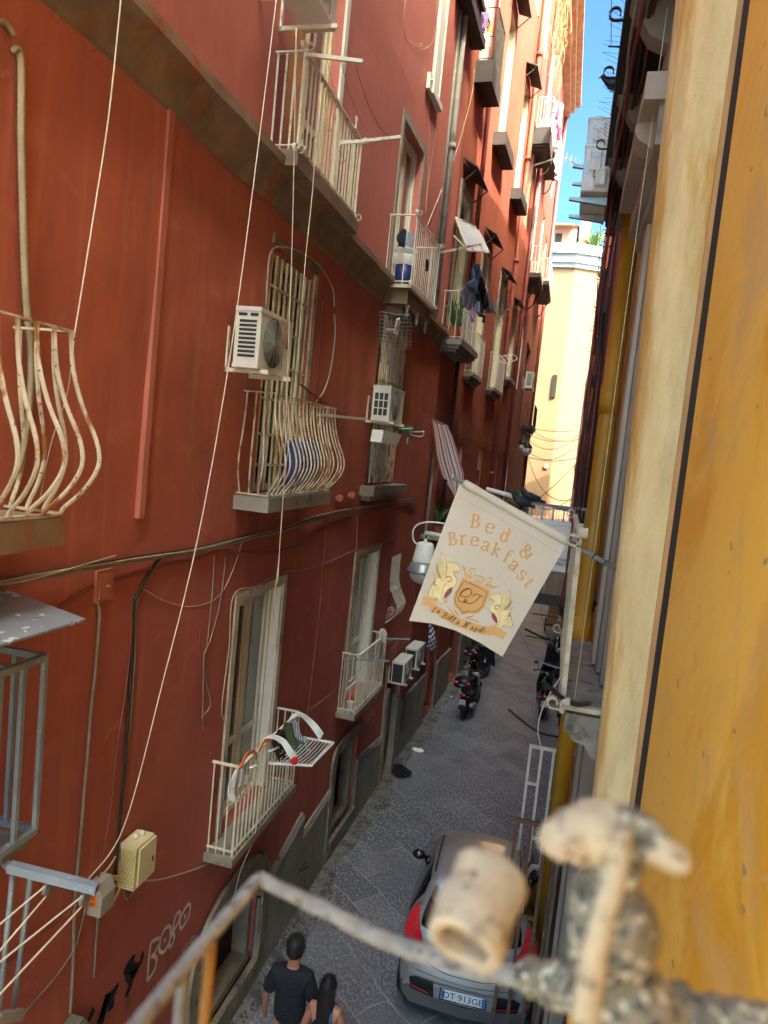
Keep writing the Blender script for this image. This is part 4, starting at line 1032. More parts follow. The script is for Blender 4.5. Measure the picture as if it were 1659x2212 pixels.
M_GOLD = mat('golden_print', hx('cd9a58'), .8, var=.06, bump=0); M_GOLDL = mat('pale_gold_print', hx('e3cd92'), .8, var=.15, scale=20, bump=0)
M_BRN = mat('brown_print', hx('6b3a22'), .8, bump=0); M_BRNL = mat('light_brown_print', hx('a07a48'), .8, bump=0); M_REDBR = mat('red_brown_print', hx('8d4432'), .8, bump=0)
fTL = PY(995, 1040, 4.70); fTR = PY(1221, 1180, 4.66); fBL = PY(883, 1341, 4.52)
fn_ = (fTR-fTL).cross(fBL-fTL).normalized()
if fn_.y > 0: fn_ = -fn_                                # towards the camera
fu = (fTR-fTL).normalized(); fvv = fn_.cross(fu).normalized()
if fvv.z > 0: fvv = -fvv
def fplane(px, py):
    d = ray(px, py); t = (fTL-EYE).dot(fn_)/d.dot(fn_); return EYE + d*t
def wave(p):
    a = (p-fTL).dot(fu); b = (p-fTL).dot(fvv)
    return .012*b*math.sin(a*9+b*3+.5) + .010*b*math.sin(b*6-a*4) + .03*max(0, b-.75)*math.sin(a*7)
def fpt(px, py, lift=0.0):
    p = fplane(px, py); return p + fn_*(wave(p)+lift)
flag = thing('flag', 'cream Bed & Breakfast banner with two winged beasts on a slanting white pole', 'flag', RP(4.68, 5.62, .4))
top = [(995, 1040), (1050, 1073), (1110, 1110), (1165, 1145), (1221, 1180)]
bot = [(883, 1341), (934, 1347), (985, 1362), (1035, 1387), (1085, 1419)]
def fg(u, v):
    k = u*4; i = min(3, int(k)); f = k-i
    a = Vector((top[i][0]+(top[i+1][0]-top[i][0])*f, top[i][1]+(top[i+1][1]-top[i][1])*f, 0)); b = Vector((bot[i][0]+(bot[i+1][0]-bot[i][0])*f, bot[i][1]+(bot[i+1][1]-bot[i][1])*f, 0))
    c = a.lerp(b, v); p = fplane(c.x, c.y); return p + fn_*wave(p)
m = MB().grid(fg, 48, 48); cloth = build('cloth', m, M_FLAG, flag, smooth=True)
# pole, with the cloth's sleeve round it
pA = fpt(978, 1030); pB = fpt(1230, 1172)+Vector((0, .0, .0)); dP = (pB-pA).normalized(); pC = pB + dP*.62
m = MB(); m.tube([pA, pC], .0165, 14); build('pole', m, M_STEEL, flag, smooth=True)
m = MB(); m.tube([pA-dP*.012, pA+dP*.012], .024, 14); build('pole_cap', m, M_STEEL, flag, smooth=True)
s0 = pA+dP*.085; m = MB(); m.tube([s0+(pB-s0)*(i/12) for i in range(13)], [.027+.002*math.sin(i*2) for i in range(13)], 16); build('sleeve', m, M_FLAG, flag, smooth=True)
m = MB()
for t_ in (.03, .17, .25): m.lathe([(.02, -.004), (.023, 0), (.02, .004)], (0, 0, 0), 12, 'X') if 0 else m.tube([pB+dP*(t_-.004), pB+dP*(t_+.004)], .021, 12)
islands('clamp', m, M_DKIRON, flag)
m = MB(); m.ribbon([fpt(*p, .002) for p in cr('g', (310, 675), (560, 810), (830, 955), (1100, 1115), (1275, 1215))], .0016, fn_); build('seam', m, M_BRNL, flag)

# pen that draws thick-and-thin letters on the cloth
GL = {'B': [[(.16, 0), (.16, 1)], [(.0, 1), (.16, 1), (.36, 1), (.52, .9), (.52, .68), (.38, .54), (.16, .53)], [(.3, .54), (.46, .52), (.62, .4), (.62, .16), (.46, .02), (.3, 0), (0, 0)]],
      'e': [[(.12, .36), (.56, .37)], [(.56, .37), (.52, .58), (.34, .67), (.16, .58), (.09, .34), (.16, .1), (.36, 0), (.58, .12)]],
      'd': [[(.5, .5), (.34, .66), (.16, .56), (.09, .32), (.16, .08), (.32, 0), (.5, .14)], [(.52, 1), (.52, 0)], [(.38, .98), (.52, 1)], [(.52, .02), (.68, .02)]],
      'r': [[(.16, .64), (.16, 0)], [(0, .62), (.16, .65)], [(0, 0), (.34, 0)], [(.17, .42), (.26, .6), (.38, .66), (.48, .58)]],
      'a': [[(.1, .5), (.2, .64), (.36, .66), (.47, .52), (.47, .12), (.58, .02)], [(.46, .38), (.2, .3), (.08, .16), (.16, .01), (.34, .03), (.46, .18)]],
      'k': [[(.16, 1), (.16, 0)], [(0, .98), (.16, 1)], [(0, 0), (.3, 0)], [(.48, .64), (.18, .3)], [(.25, .38), (.54, 0)], [(.36, .64), (.62, .64)], [(.42, 0), (.68, 0)]],
      'f': [[(.52, .9), (.42, 1), (.27, .94), (.22, .75), (.22, 0)], [(.06, .62), (.46, .62)], [(.06, 0), (.4, 0)]],
      's': [[(.46, .52), (.38, .65), (.2, .65), (.12, .5), (.22, .38), (.4, .28), (.48, .14), (.36, .01), (.18, 0), (.08, .16)]],
      't': [[(.24, .88), (.24, .16), (.34, 0), (.5, .06)], [(.06, .62), (.46, .62)]],
      '&': [[(.84, .55), (.74, .25), (.5, .02), (.22, 0), (.08, .18), (.14, .4), (.4, .58), (.52, .78), (.44, .97), (.28, .98), (.2, .8), (.3, .56), (.6, .2), (.86, 0)], [(.7, .56), (.96, .56)]],
      'L': [[(.42, .85), (.3, 1), (.16, .9), (.2, .6), (.16, .2), (.02, .02), (.2, .08), (.42, .0), (.56, .12)]],
      'l': [[(.02, .1), (.2, .6), (.24, .95), (.14, .98), (.1, .6), (.12, .1), (.24, .02)]],
      'n': [[(.05, .6), (.05, 0)], [(.05, .4), (.25, .62), (.38, .5), (.38, 0)]],
      'N': [[(.0, .1), (.06, 0), (.14, .4), (.24, .95)], [(.24, .95), (.42, .1), (.5, 0)], [(.5, 0), (.56, .5), (.7, 1), (.8, .98)]],
      'p': [[(.1, .6), (.1, -.35)], [(.1, .45), (.28, .62), (.42, .45), (.38, .12), (.22, 0), (.1, .12)]],
      'o': [[(.25, .62), (.08, .45), (.08, .15), (.25, 0), (.42, .15), (.42, .45), (.27, .62), (.4, .6)]],
      'i': [[(.1, .6), (.1, .12), (.22, .02)], [(.12, .82), (.13, .86)]],
      'C': [[(.6, .8), (.55, .97), (.35, 1), (.1, .75), (.02, .4), (.12, .1), (.4, 0), (.62, .15)]]}
def pen(mb, pts2, to3, thick, thin, nrm, shear=0.0, smooth=True):
    P = [Vector((x, y, 0)) for x, y in pts2]
    C = curve(P, 7) if smooth and len(P) > 2 else curve(P, 3)
    W = []
    for i in range(len(C)):
        d = C[min(i+1, len(C)-1)]-C[max(i-1, 0)]; s = abs(d.y)/max(d.length, 1e-6); W.append(thin+(thick-thin)*s**1.5)
    mb.ribbon([to3(c.x, c.y) for c in C], W, nrm)
def letter(mb, ch, cx, cy, h, ang, thick, thin, key='f', shear=0.0, w=.31, lift=.0035):
    ox, oy, s = SCR[key]; ca, sa = math.cos(rad(ang)), math.sin(rad(ang))
    hh = h if ch in 'BdkfNL&lC' else h/.66
    if ch == 't': hh = h/.88
    if ch == 'i': hh = h/.86
    def to3(x, y):
        vx = (x-w+shear*(y-.4))*hh; vy = -(y-(.5 if ch in 'BdkfNL&lC' else .33 if ch != 't' else .44))*hh
        return fpt(ox+(cx+vx*ca-vy*sa)*s, oy+(cy+vx*sa+vy*ca)*s, lift)
    for st in GL[ch]:
        pen(mb, st, to3, thick, thin, fn_, smooth=len(st) > 2)
u1 = (fpt(1000, 1200)-fpt(1001, 1200)).length*.2344     # metres per unit of crop 'f'
m = MB()
for ch, cx, cy, h, a in (('B', 692, 80, 122, 10), ('e', 826, 145, 92, 16), ('d', 968, 205, 128, 20), ('&', 1155, 352, 122, 33)): letter(m, ch, cx, cy, h, a, 20*u1, 8.5*u1)
for ch, cx, cy, h, a in (('B', 480, 243, 112, -4), ('r', 590, 252, 84, 2), ('e', 686, 266, 84, 9), ('a', 788, 312, 86, 17), ('k', 890, 342, 120, 22), ('f', 1000, 402, 122, 30), ('a', 1048, 492, 88, 36), ('s', 1124, 580, 88, 40), ('t', 1192, 650, 100, 52)):
    letter(m, ch, cx, cy, h, a, 19*u1, 8.5*u1)
build('lettering', m, M_GOLD, flag, label='golden words Bed & Breakfast on the banner')
def fp(pts, lift): return [fpt(*p, lift) for p in cr('f', *pts)]
def fill(mb, pts, lift, smooth=True, n=4):
    P = [Vector((x, y, 0)) for x, y in pts]
    if smooth: P = curve(P, n, True)
    vs2 = [Vector((p.x, p.y, 0)) for p in P]
    tris = tessellate_polygon([vs2])
    bm = bmesh.new(); vv = [bm.verts.new(p) for p in vs2]
    for t in tris:
        try: bm.faces.new([vv[i] for i in t])
        except Exception: pass
    for _ in range(3):
        es = [e for e in bm.edges if e.calc_length() > 45]
        if not es: break
        bmesh.ops.subdivide_edges(bm, edges=es, cuts=1); bmesh.ops.triangulate(bm, faces=bm.faces[:])
    bm.verts.index_update(); bm.verts.ensure_lookup_table()
    vs = [fpt(*cr('f', (v.co.x, v.co.y))[0], lift) for v in bm.verts]
    mb.add(vs, [tuple(v.index for v in f.verts) for f in bm.faces]); bm.free()
def line(mb, pts, w, lift, taper=False, closed=False):
    P = curve([Vector((x, y, 0)) for x, y in pts], 5, closed)
    if closed: P.append(P[0])
    n = len(P); W = [w*u1*(.25+.75*math.sin(PI*i/(n-1))) if taper else w*u1 for i in range(n)]
    mb.ribbon([fpt(*cr('f', (p.x, p.y))[0], lift) for p in P], W, fn_)
# shield
sh = [(583, 597), (832, 714), (812, 790), (782, 868), (736, 920), (690, 934), (640, 928), (572, 943), (545, 905), (500, 860), (489, 800), (505, 740), (545, 670)]
m = MB(); fill(m, sh, .003, False); build('shield', m, M_GOLD, flag)
m = MB(); ins = [(592, 626), (805, 728), (788, 790), (762, 855), (722, 900), (680, 912), (635, 908), (578, 920), (556, 888), (518, 845), (510, 800), (525, 742), (560, 680)]
for a, b in zip(ins, ins[1:]+ins[:1]): m.ribbon(fp([a, b], .0055), 4.5*u1, fn_)
for st in ([(652, 742), (662, 722), (640, 702), (600, 705), (570, 725), (556, 755), (575, 775), (610, 778), (645, 762), (668, 738)], [(640, 705), (590, 722), (548, 770), (538, 800), (560, 822), (595, 822), (625, 805)],
           [(680, 778), (680, 760), (705, 752), (735, 762), (768, 778)], [(745, 768), (715, 800), (680, 828), (640, 838), (605, 826), (590, 812), (600, 800), (612, 815), (598, 832), (582, 822)]): line(m, st, 6, .0057)
build('monogram', m, M_BRN, flag, label='brown script initials on the shield')
# crown and scrolls
m = MB(); fill(m, [(688, 618), (755, 645), (752, 660), (684, 632)], .003, False)
for st in ([(690, 615), (683, 585), (700, 575), (715, 600)], [(712, 622), (712, 585), (730, 580), (738, 612)], [(735, 635), (742, 595), (765, 598), (758, 640)], [(755, 645), (770, 612), (782, 620), (765, 650)], [(740, 575), (745, 588)]): line(m, st, 7, .0032)
for st in ([(665, 612), (660, 570), (640, 540), (655, 518), (685, 520), (688, 545), (672, 550)], [(655, 605), (620, 575), (600, 540), (575, 488)], [(650, 600), (610, 590), (590, 555)], [(790, 650), (830, 640), (850, 615), (830, 598), (808, 608), (815, 625)], [(785, 658), (830, 665), (880, 690), (920, 672)], [(800, 665), (830, 690), (865, 690)],
           [(560, 960), (520, 930), (500, 890), (470, 870)], [(545, 955), (500, 945), (470, 900), (430, 865)], [(600, 975), (650, 965), (690, 945)], [(620, 985), (670, 985), (720, 1005), (690, 1012)]): line(m, st, 10, .0032, True)
for lf in ([(575, 488), (605, 520), (600, 545), (580, 520)], [(600, 560), (640, 575), (660, 608), (620, 595)], [(500, 890), (530, 915), (540, 945), (505, 925)], [(600, 975), (640, 955), (665, 960), (640, 975)], [(780, 665), (830, 672), (850, 690), (810, 688)]): fill(m, lf, .003)
build('crown_scrolls', m, M_GOLD, flag)
# ribbon with the name
m = MB(); fill(m, [(212, 768), (260, 800), (340, 790), (332, 815), (268, 862), (190, 845)], .003, False); fill(m, [(825, 1035), (880, 1055), (985, 1105), (948, 1165), (850, 1118)], .003, False)
fill(m, [(295, 822), (350, 868), (450, 925), (560, 980), (700, 1030), (868, 1068), (848, 1130), (760, 1118), (640, 1085), (500, 1035), (380, 960), (270, 882)], .0045, False); build('name_ribbon', m, M_GOLD, flag)
m = MB(); x0 = 305
txt = [('L', 315, 898, 48, 24, 1), ('a', 357, 915, 24, 22, 0), ('B', 412, 948, 50, 22, 1), ('e', 452, 974, 24, 22, 0), ('l', 480, 975, 44, 22, 0), ('l', 504, 990, 44, 22, 0), ('a', 537, 1016, 24, 20, 0),
       ('N', 610, 1030, 52, 18, 1), ('a', 668, 1066, 24, 15, 0), ('p', 706, 1076, 24, 13, 0), ('o', 740, 1084, 24, 12, 0), ('l', 768, 1082, 44, 12, 0), ('i', 790, 1095, 32, 12, 0)]
for ch, cx, cy, h, a, c in txt: letter(m, ch, cx, cy, h*1.15, a, 8*u1, 4.5*u1, shear=.3, w=.3, lift=.0062)
build('name', m, M_BRN, flag, label='script name La Bella Napoli on the ribbon')
# winged beasts
def beast(T):
    def t(pts): return [T(x, y) for x, y in pts]
    m = MB()
    fill(m, t([(455, 455), (500, 465), (545, 500), (552, 535), (535, 552), (505, 540), (490, 560), (515, 600), (520, 650), (495, 690), (450, 700), (440, 640), (430, 590), (425, 540), (440, 490)]), .0035)
    fill(m, t([(330, 620), (400, 590), (470, 620), (480, 680), (420, 720), (400, 790), (430, 830), (380, 835), (350, 800), (300, 790), (260, 770), (275, 700), (310, 660)]), .003)
    fill(m, t([(385, 368), (415, 420), (428, 500), (420, 580), (400, 630), (360, 600), (335, 560), (345, 520), (330, 500), (365, 440)]), .0045)
    o1 = build('beast', m, M_GOLDL, flag)
    m = MB()
    for st in ([(455, 455), (500, 465), (548, 500), (552, 535), (535, 552), (505, 540), (490, 560), (515, 600), (518, 655), (485, 700)], [(440, 490), (425, 545), (432, 600)], [(385, 368), (372, 440), (345, 500), (340, 560), (370, 610), (420, 640)],
               [(385, 368), (415, 420), (428, 500), (420, 580)], [(392, 420), (395, 500), (405, 590)], [(375, 450), (378, 520), (390, 600)], [(358, 490), (360, 545), (380, 600)], [(345, 530), (352, 570), (372, 605)], [(330, 620), (285, 690), (262, 760), (300, 790), (350, 795)],
               [(340, 700), (300, 720), (310, 770), (350, 790)], [(430, 650), (400, 700), (385, 790), (430, 832), (372, 835)], [(300, 545), (320, 600), (290, 680), (250, 760)], [(505, 500), (520, 505)], [(530, 540), (545, 535)]): line(m, t(st), 3.2, .0065)
    for k in range(9): line(m, t([(345+k*3, 480+k*8), (330+k*4, 520+k*8), (352+k*5, 560+k*6)]), 2.2, .0065)
    build('beast_outline', m, M_BRNL, o1)
    m = MB(); fill(m, t([(480, 690), (470, 740), (430, 780), (405, 790), (420, 740), (450, 705)]), .0055)
    for st in ([(410, 615), (440, 590), (470, 600), (472, 630), (450, 640), (438, 622)], [(330, 640), (315, 650), (318, 670), (340, 668)]): line(m, t(st), 6, .0065)
    build('beast_drape', m, M_REDBR, o1)
beast(lambda x, y: (x, y))
def mirror(x, y):                                       # the right-hand one faces the other way, turned with the banner
    dx, dy = -(x-400)*.98, (y-600)*.82; a = rad(24)
    return (945+dx*math.cos(a)-dy*math.sin(a)*.7, 880+dx*math.sin(a)*.8+dy*math.cos(a))
beast(mirror)
# hanging stains
m = MB(); rr = random.Random(21)
for _ in range(26):
    x = rr.uniform(860, 1230); y = rr.uniform(150, 720); 
    if x > 1500-y*.6: continue
    line(m, [(x, y), (x-2, y+rr.uniform(10, 40))], 1.6, .0068)
build('rust_drips', m, M_BRNL, flag)

# ------------------------------------------------------------------ air conditioners
def ac_unit(name, label, y0, y1, zt, zb, of, ob, logo=False, fan=True, side='slats', rev=False, group='air conditioners on the walls', bracket=True):
    """box hung on the left wall; built in wall coordinates"""
    t = thing(name, label, 'air conditioner', WP((y0+y1)/2, zb), 0, group)
    def q(y, z, o): return WP(y, z, o)
    M_ = MB()
    b = .012
    # casing with rounded vertical edges
    prof = [(y0, ob), (y0, of-b), (y0+b, of), (y1-b, of), (y1, of-b), (y1, ob)]
    vs = [q(y, zb, o) for y, o in prof]+[q(y, zt, o) for y, o in prof]; n = len(prof)
    M_.add(vs, [tuple(range(n-1, -1, -1)), tuple(range(n, 2*n))]+[(i, (i+1) % n, (i+1) % n+n, i+n) for i in range(n)])
    wbox(M_, y0-.006, y1+.006, zt-.03, zt+.006, ob-.006, of+.006); wbox(M_, y0-.004, y1+.004, zb-.004, zb+.03, ob-.004, of+.004)
    case = build('casing', M_, M_AC, t)
    h = zt-zb; cy = y0+(y1-y0)*.40; cz = (zt+zb)/2; R = min(h*.43, (y1-y0)*.34)
    if fan:
        g = MB(); g.lathe([(R*1.0, 0), (0, .001)], (0, 0, 0), 28, 'X')
        g.v = [q(cy+v.y, cz+v.z, of+.003+v.x) for v in g.v]; build('fan_opening', g, M_ACDARK, t)
        g = MB()
        for k in range(1, 13):
            r = R*k/12
            g.tube([q(cy+r*math.cos(a*PI/14), cz+r*math.sin(a*PI/14), of+.02*(1-(k/12)**2)+.006) for a in range(28)], .0022, 3, closed=True)
        for k in range(12): g.tube([q(cy+R*s_*math.cos(k*PI/12*2), cz+R*s_*math.sin(k*PI/12*2), of+.02*(1-s_*s_)+.006) for s_ in (.12, .5, .8, 1)], .0025, 3)
        g.lathe([(.0, .028), (R*.14, .026)], (0, 0, 0), 12, 'X'); k0 = len(g.v)-24
        for i in range(k0, len(g.v)): v = g.v[i]; g.v[i] = q(cy+v.y, cz+v.z, of+v.x)
        build('fan_guard', g, M_ACWIRE, t, smooth=True)
        g = MB(); yy = y0+(y1-y0)*.72
        wbox(g, yy, yy+.004, zb+.04, zt-.04, of, of+.0035); build('panel_joint', g, M_ACDARK, t)
    # near end
    g = MB(); d = of-ob
    if side == 'slats':
        for k in range(9):
            z = zt-.10-(h-.17)*k/9; A = [(z, ob+d*.18), (z, of-d*.16)]
            g.add([q(y0-.002, z-(h-.17)/9*.62, ob+d*.16), q(y0-.002, z-(h-.17)/9*.62, of-d*.14), q(y0-.002, z, of-d*.14), q(y0-.002, z, ob+d*.16)], [(0, 1, 2, 3)])
        for a, c in ((.1, .45), (.58, .9)): g.add([q(y0-.002, zt-.07, ob+d*a), q(y0-.002, zt-.07, ob+d*c), q(y0-.002, zt-.045, ob+d*c), q(y0-.002, zt-.045, ob+d*a)], [(0, 1, 2, 3)])
    elif side == 'panels':
        for i in range(3):
            for j in range(3):
                a = ob+d*(.12+.27*j); z = zt-.1-(h-.16)*i/3
                g.add([q(y0-.002, z-(h-.16)/3*.86, a), q(y0-.002, z-(h-.16)/3*.86, a+d*.21), q(y0-.002, z, a+d*.21), q(y0-.002, z, a)], [(0, 1, 2, 3)])
    else: g.add([q(y0-.002, zb+.03, ob+d*.08), q(y0-.002, zb+.03, of-d*.12), q(y0-.002, zt-.03, of-d*.12), q(y0-.002, zt-.03, ob+d*.08)], [(0, 1, 2, 3)])
    build('side_grille', g, M_ACDARK, t)
    if logo:
        g = MB(); ly, lz, lr = y0+(y1-y0)*.83, zt-.15, .032
        g.tube([q(ly+lr*math.cos(a*PI/12), lz+lr*math.sin(a*PI/12), of+.003) for a in range(24)], .003, 4, closed=True)
        g.tube([q(ly, lz+.018, of+.004), q(ly, lz-.016, of+.004), q(ly+.016, lz-.016, of+.004)], .0025, 4); g.tube([q(ly+.005, lz+.01, of+.004), q(ly+.007, lz+.01, of+.004)], .003, 4)
        build('logo', g, M_REDPL, t)
        g = MB()
        for k, st in enumerate(([(0, .05), (0, 0), (.025, 0)], [(.06, .045), (.045, .05), (.035, .025), (.045, 0), (.062, .003), (.062, .022), (.052, .022)])):
            g.tube([q(ly-.035+a, lz-.09+c, of+.003) for a, c in st], .003, 4)
        build('lettering', g, M_ACDARK, t)
    if bracket:
        for y in (y0+.1, y1-.1):
            g = MB(); g.bar(q(y, zb-.02, .0), q(y, zb-.02, of+.06), .03, .035); g.bar(q(y, zb-.03, .012), q(y, zb+h*.7, .012), .03, .02); build('bracket', g, M_WHITEMET, t)
    return t
def yfrom(p, off): return LW(*p, off)
# dimensions follow the pictured edges
a1 = LW(566, 662, .34); a2 = LW(633, 703, .34); b1 = LW(571, 800, .34)
ac_unit('air_conditioner', 'large white air conditioner with a red round logo beside the tall barred window', a1.y, a2.y, a1.z-.01, b1.z, .34, .12, logo=True)
a1 = LW(846, 835, .36); a2 = LW(869, 845, .36); b1 = LW(846, 912, .36)
ac_unit('air_conditioner', 'small white air conditioner hung above the flower box and grille', a1.y, a1.y+.78, a1.z, b1.z, .36, .10, side='panels')
A_LOW = None
for e1, e2, bt, lab in (((875, 1434), (891, 1416), (869, 1481), 'nearer of two air conditioners hung low behind the mop balcony'), ((895, 1414), (907, 1401), (889, 1448), 'farther of two air conditioners hung low behind the mop balcony')):
    a1 = LW(*e1, .32); b1 = LW(*bt, .32)
    if A_LOW is not None: a1 = A_LOW[0]+Vector((0, 1.0, .02)); b1 = A_LOW[1]+Vector((0, 1.0, .02))
    A_LOW = (a1, b1)
    ac_unit('air_conditioner', lab, a1.y, a1.y+.66, a1.z, b1.z, .32, .08, side='grid')
a1 = LW(668, 8, .5)
ac_unit('air_conditioner', 'air conditioner seen from below at the top edge, over the topmost balcony', 5.52, 6.15, 10.55, 9.98, .48, .18)
q1 = LW(1132, 809, .4)
ac_unit('air_conditioner', 'tiny far air conditioner on the corner of the end house', 30.4, 31.5, 10.2, 9.55, .42, .12, side='slats')
# air conditioners of the right side: free boxes
def ac_box(name, label, x0, x1, y0, y1, z0, z1, rz=0, feet=0, mark=False):
    t = thing(name, label, 'air conditioner', ((x0+x1)/2, (y0+y1)/2, z0), 0, 'air conditioners on the walls')
    m = MB(); m.box((x0, y0, z0+.01), (x1, y1, z1), .012); m.box((x0-.005, y0-.005, z1-.03), (x1+.005, y1+.005, z1+.004), .008); build('casing', m, M_AC, t)
    return t
A = PY(1296, 312, 7.8); B = PY(1292, 415, 7.8)
def end_unit(label, ctr, Y, zt, zb, wd):
    t = ac_box('air_conditioner', label, ctr-wd/2, ctr+wd/2, Y, Y+.78, zb, zt)
    m = MB(); m.box((ctr-wd*.28, Y-.02, zt-.26), (ctr+wd*.14, Y-.001, zt-.06), .01); m.box((ctr-wd*.05, Y-.045, zb+.05), (ctr+wd*.4, Y-.001, zb+.22), .02); build('service_cover', m, M_AC, t)
    m = MB(); m.box((ctr-wd*.24, Y-.023, zt-.13), (ctr+wd*.1, Y-.02, zt-.08)); m.box((ctr-wd*.42, Y-.004, zb+.18), (ctr-wd*.25, Y-.001, zb+.32)); build('label_plate', m, M_STEEL, t)
    m = MB(); m.tube(curve([(ctr-wd*.1, Y-.02, zt-.25), (ctr-wd*.08, Y-.03, zt-.33), (ctr+wd*.2, Y-.03, zb+.2)], 5), .006, 5); build('cable', m, M_CABLE, t, smooth=True)
    for y in (Y+.1, Y+.62):
        m = MB(); m.add([(ctr-wd*.9, y, zb-.01), (ctr+wd*.5, y, zb-.01), (ctr+wd*.5, y, zb-.09), (ctr-wd*.9, y, zb-.035), (ctr-wd*.9, y+.05, zb-.01), (ctr+wd*.5, y+.05, zb-.01), (ctr+wd*.5, y+.05, zb-.09), (ctr-wd*.9, y+.05, zb-.035)],
                        [(0, 1, 5, 4), (1, 2, 6, 5), (2, 3, 7, 6), (3, 0, 4, 7), (0, 3, 2, 1), (4, 5, 6, 7)]); build('bracket', m, M_STEEL, t)
    return t
A = PY(1296, 312, 7.6); B = PY(1290, 416, 7.6)
end_unit('lower of two air conditioners hung from the upper right balcony against the sky', A.x+.0, 7.6, A.z, B.z, .27)
A = PY(1303, 252, 8.5); B = PY(1296, 345, 8.5)
end_unit('upper of two air conditioners hung from the upper right balcony against the sky', A.x, 8.5, A.z, B.z, .30)
A = PY(1100, 1112, 9.2); B = PY(1236, 1236, 9.2)
t = ac_box('air_conditioner', 'big white air conditioner with ribbed top on the balcony behind the flag', A.x-.05, B.x+.02, 8.95, 9.24, B.z, A.z-.02)
m = MB()
for k in range(5): m.box((A.x, 8.98+k*.045, A.z-.016), (B.x, 9.0+k*.045, A.z-.004))
for k in range(4): m.box((A.x, 8.943, A.z-.1-k*.035), (B.x-.05, 8.949, A.z-.085-k*.035))
islands('rib', m, M_AC, t)
tx = bpy.data.curves.new('words', 'FONT'); tx.body = 'INVERTER\nEXPERT'; tx.size = .052; tx.align_x = 'RIGHT'; tx.extrude = .001
def text_mesh(txo, M, name, mt, parent):
    o = bpy.data.objects.new('tmp', txo); COL.objects.link(o)
    dg = bpy.context.evaluated_depsgraph_get(); me = bpy.data.meshes.new_from_object(o.evaluated_get(dg)); COL.objects.unlink(o); bpy.data.objects.remove(o)
    g = MB(); g.add([M @ v.co for v in me.vertices], [tuple(p.vertices) for p in me.polygons]); bpy.data.meshes.remove(me)
    return build(name, g, mt, parent)
def facing(loc, right, up_):
    r = Vector(right).normalized(); u = Vector(up_).normalized(); n = r.cross(u)
    return Matrix(((r.x, u.x, n.x, loc[0]), (r.y, u.y, n.y, loc[1]), (r.z, u.z, n.z, loc[2]), (0, 0, 0, 1)))
text_mesh(tx, facing((B.x-.09, 8.938, B.z+.15), (1, 0, 0), (0, 0, 1)), 'lettering', M_ACDARK, t)
m = MB(); m.box((B.x-.07, 8.94, B.z+.05), (B.x-.01, 8.947, B.z+.16)); build('warning_label', m, M_AC, t)
m = MB(); m.tube([(B.x-.06, 8.936, B.z+.11), (B.x-.02, 8.936, B.z+.11), (B.x-.04, 8.936, B.z+.145)], .002, 4, closed=True); build('warning_sign', m, M_ACDARK, t)
# ------------------------------------------------------------------ cables, ropes, pipes on the left wall
def cable(pts, r, mt, label, name='cable', cat='cable', group=None, off=.02, n=5, sm=6):
    """pts: picture points whose place on the wall (pushed out by off) is taken"""
    P = [LW(p[0], p[1], p[2] if len(p) > 2 else off) for p in pts]
    m = MB(); m.tube(curve(P, sm), r, n); return solo(name, m, mt, label, cat, group)
# conduit at far left
P = [LW(x, y, .03) for x, y in ((30, 105), (45, 130), (46, 300), (50, 480), (56, 640), (66, 760), (64, 870), (52, 960), (38, 1018))]
C_ = curve(P, 24); R_ = [.017+(.003 if i % 2 else 0) for i in range(len(C_))]
m = MB(); m.tube(C_, R_, 10); solo('conduit', m, M_CONDUIT, 'ribbed beige conduit hanging loose down the upper left wall', 'conduit')
cable([(-5, 45), (8, 48), (20, 58), (30, 76)], .016, M_CONDUIT, 'broken end of old beige pipe at the upper left edge', 'pipe_stub', 'pipe')
# horizontal cable bundle under the first-floor balconies
tail = [(0, 1256), (140, 1232), (300, 1206), (420, 1188), (520, 1165), (620, 1140), (700, 1112), (800, 1095), (900, 1078)]
rr = random.Random(4)
for k, (mt, r, d) in enumerate(((M_CABLEK, .008, 0), (M_CABLE, .014, 5), (M_CABLEW, .006, 2), (M_CABLEK, .005, -4), (M_CABLEW, .005, -2))):
    cable([(x, y+d+rr.uniform(-2, 2)) for x, y in tail], r, mt, None if 0 else ['black main cable of the bundle crossing the left wall', 'thick grey tube in the bundle crossing the left wall', 'thin pale wire lying over the cable bundle on the left wall', 'thin black wire on top of the wall cable bundle', 'slack pale wire above the wall cable bundle'][k], 'cable', group='cables along the left wall', off=.03+.006*k)
cable([(0, 1262), (60, 1254), (160, 1226), (250, 1200)], .005, M_CABLEW, 'pale wire crossing below the cable bundle at the left edge', group='cables along the left wall', off=.06)
cable([(243, 1252), (300, 1235), (360, 1218), (430, 1205), (470, 1190), (560, 1195), (640, 1180), (700, 1140), (760, 1116)], .016, M_CABLER, 'thick red-painted pipe running right from the meter flap', 'pipe', 'pipe', off=.012)
cable([(104, 1318), (130, 1310), (170, 1284), (200, 1266)], .014, M_CABLER, 'red-painted pipe stub left of the meter flap', 'pipe', 'pipe', off=.012)
cable([(552, 1272), (600, 1240), (690, 1222), (770, 1188), (855, 1165)], .006, M_CABLE, 'thin cable sloping above the tops of the lower windows', group='cables along the left wall')
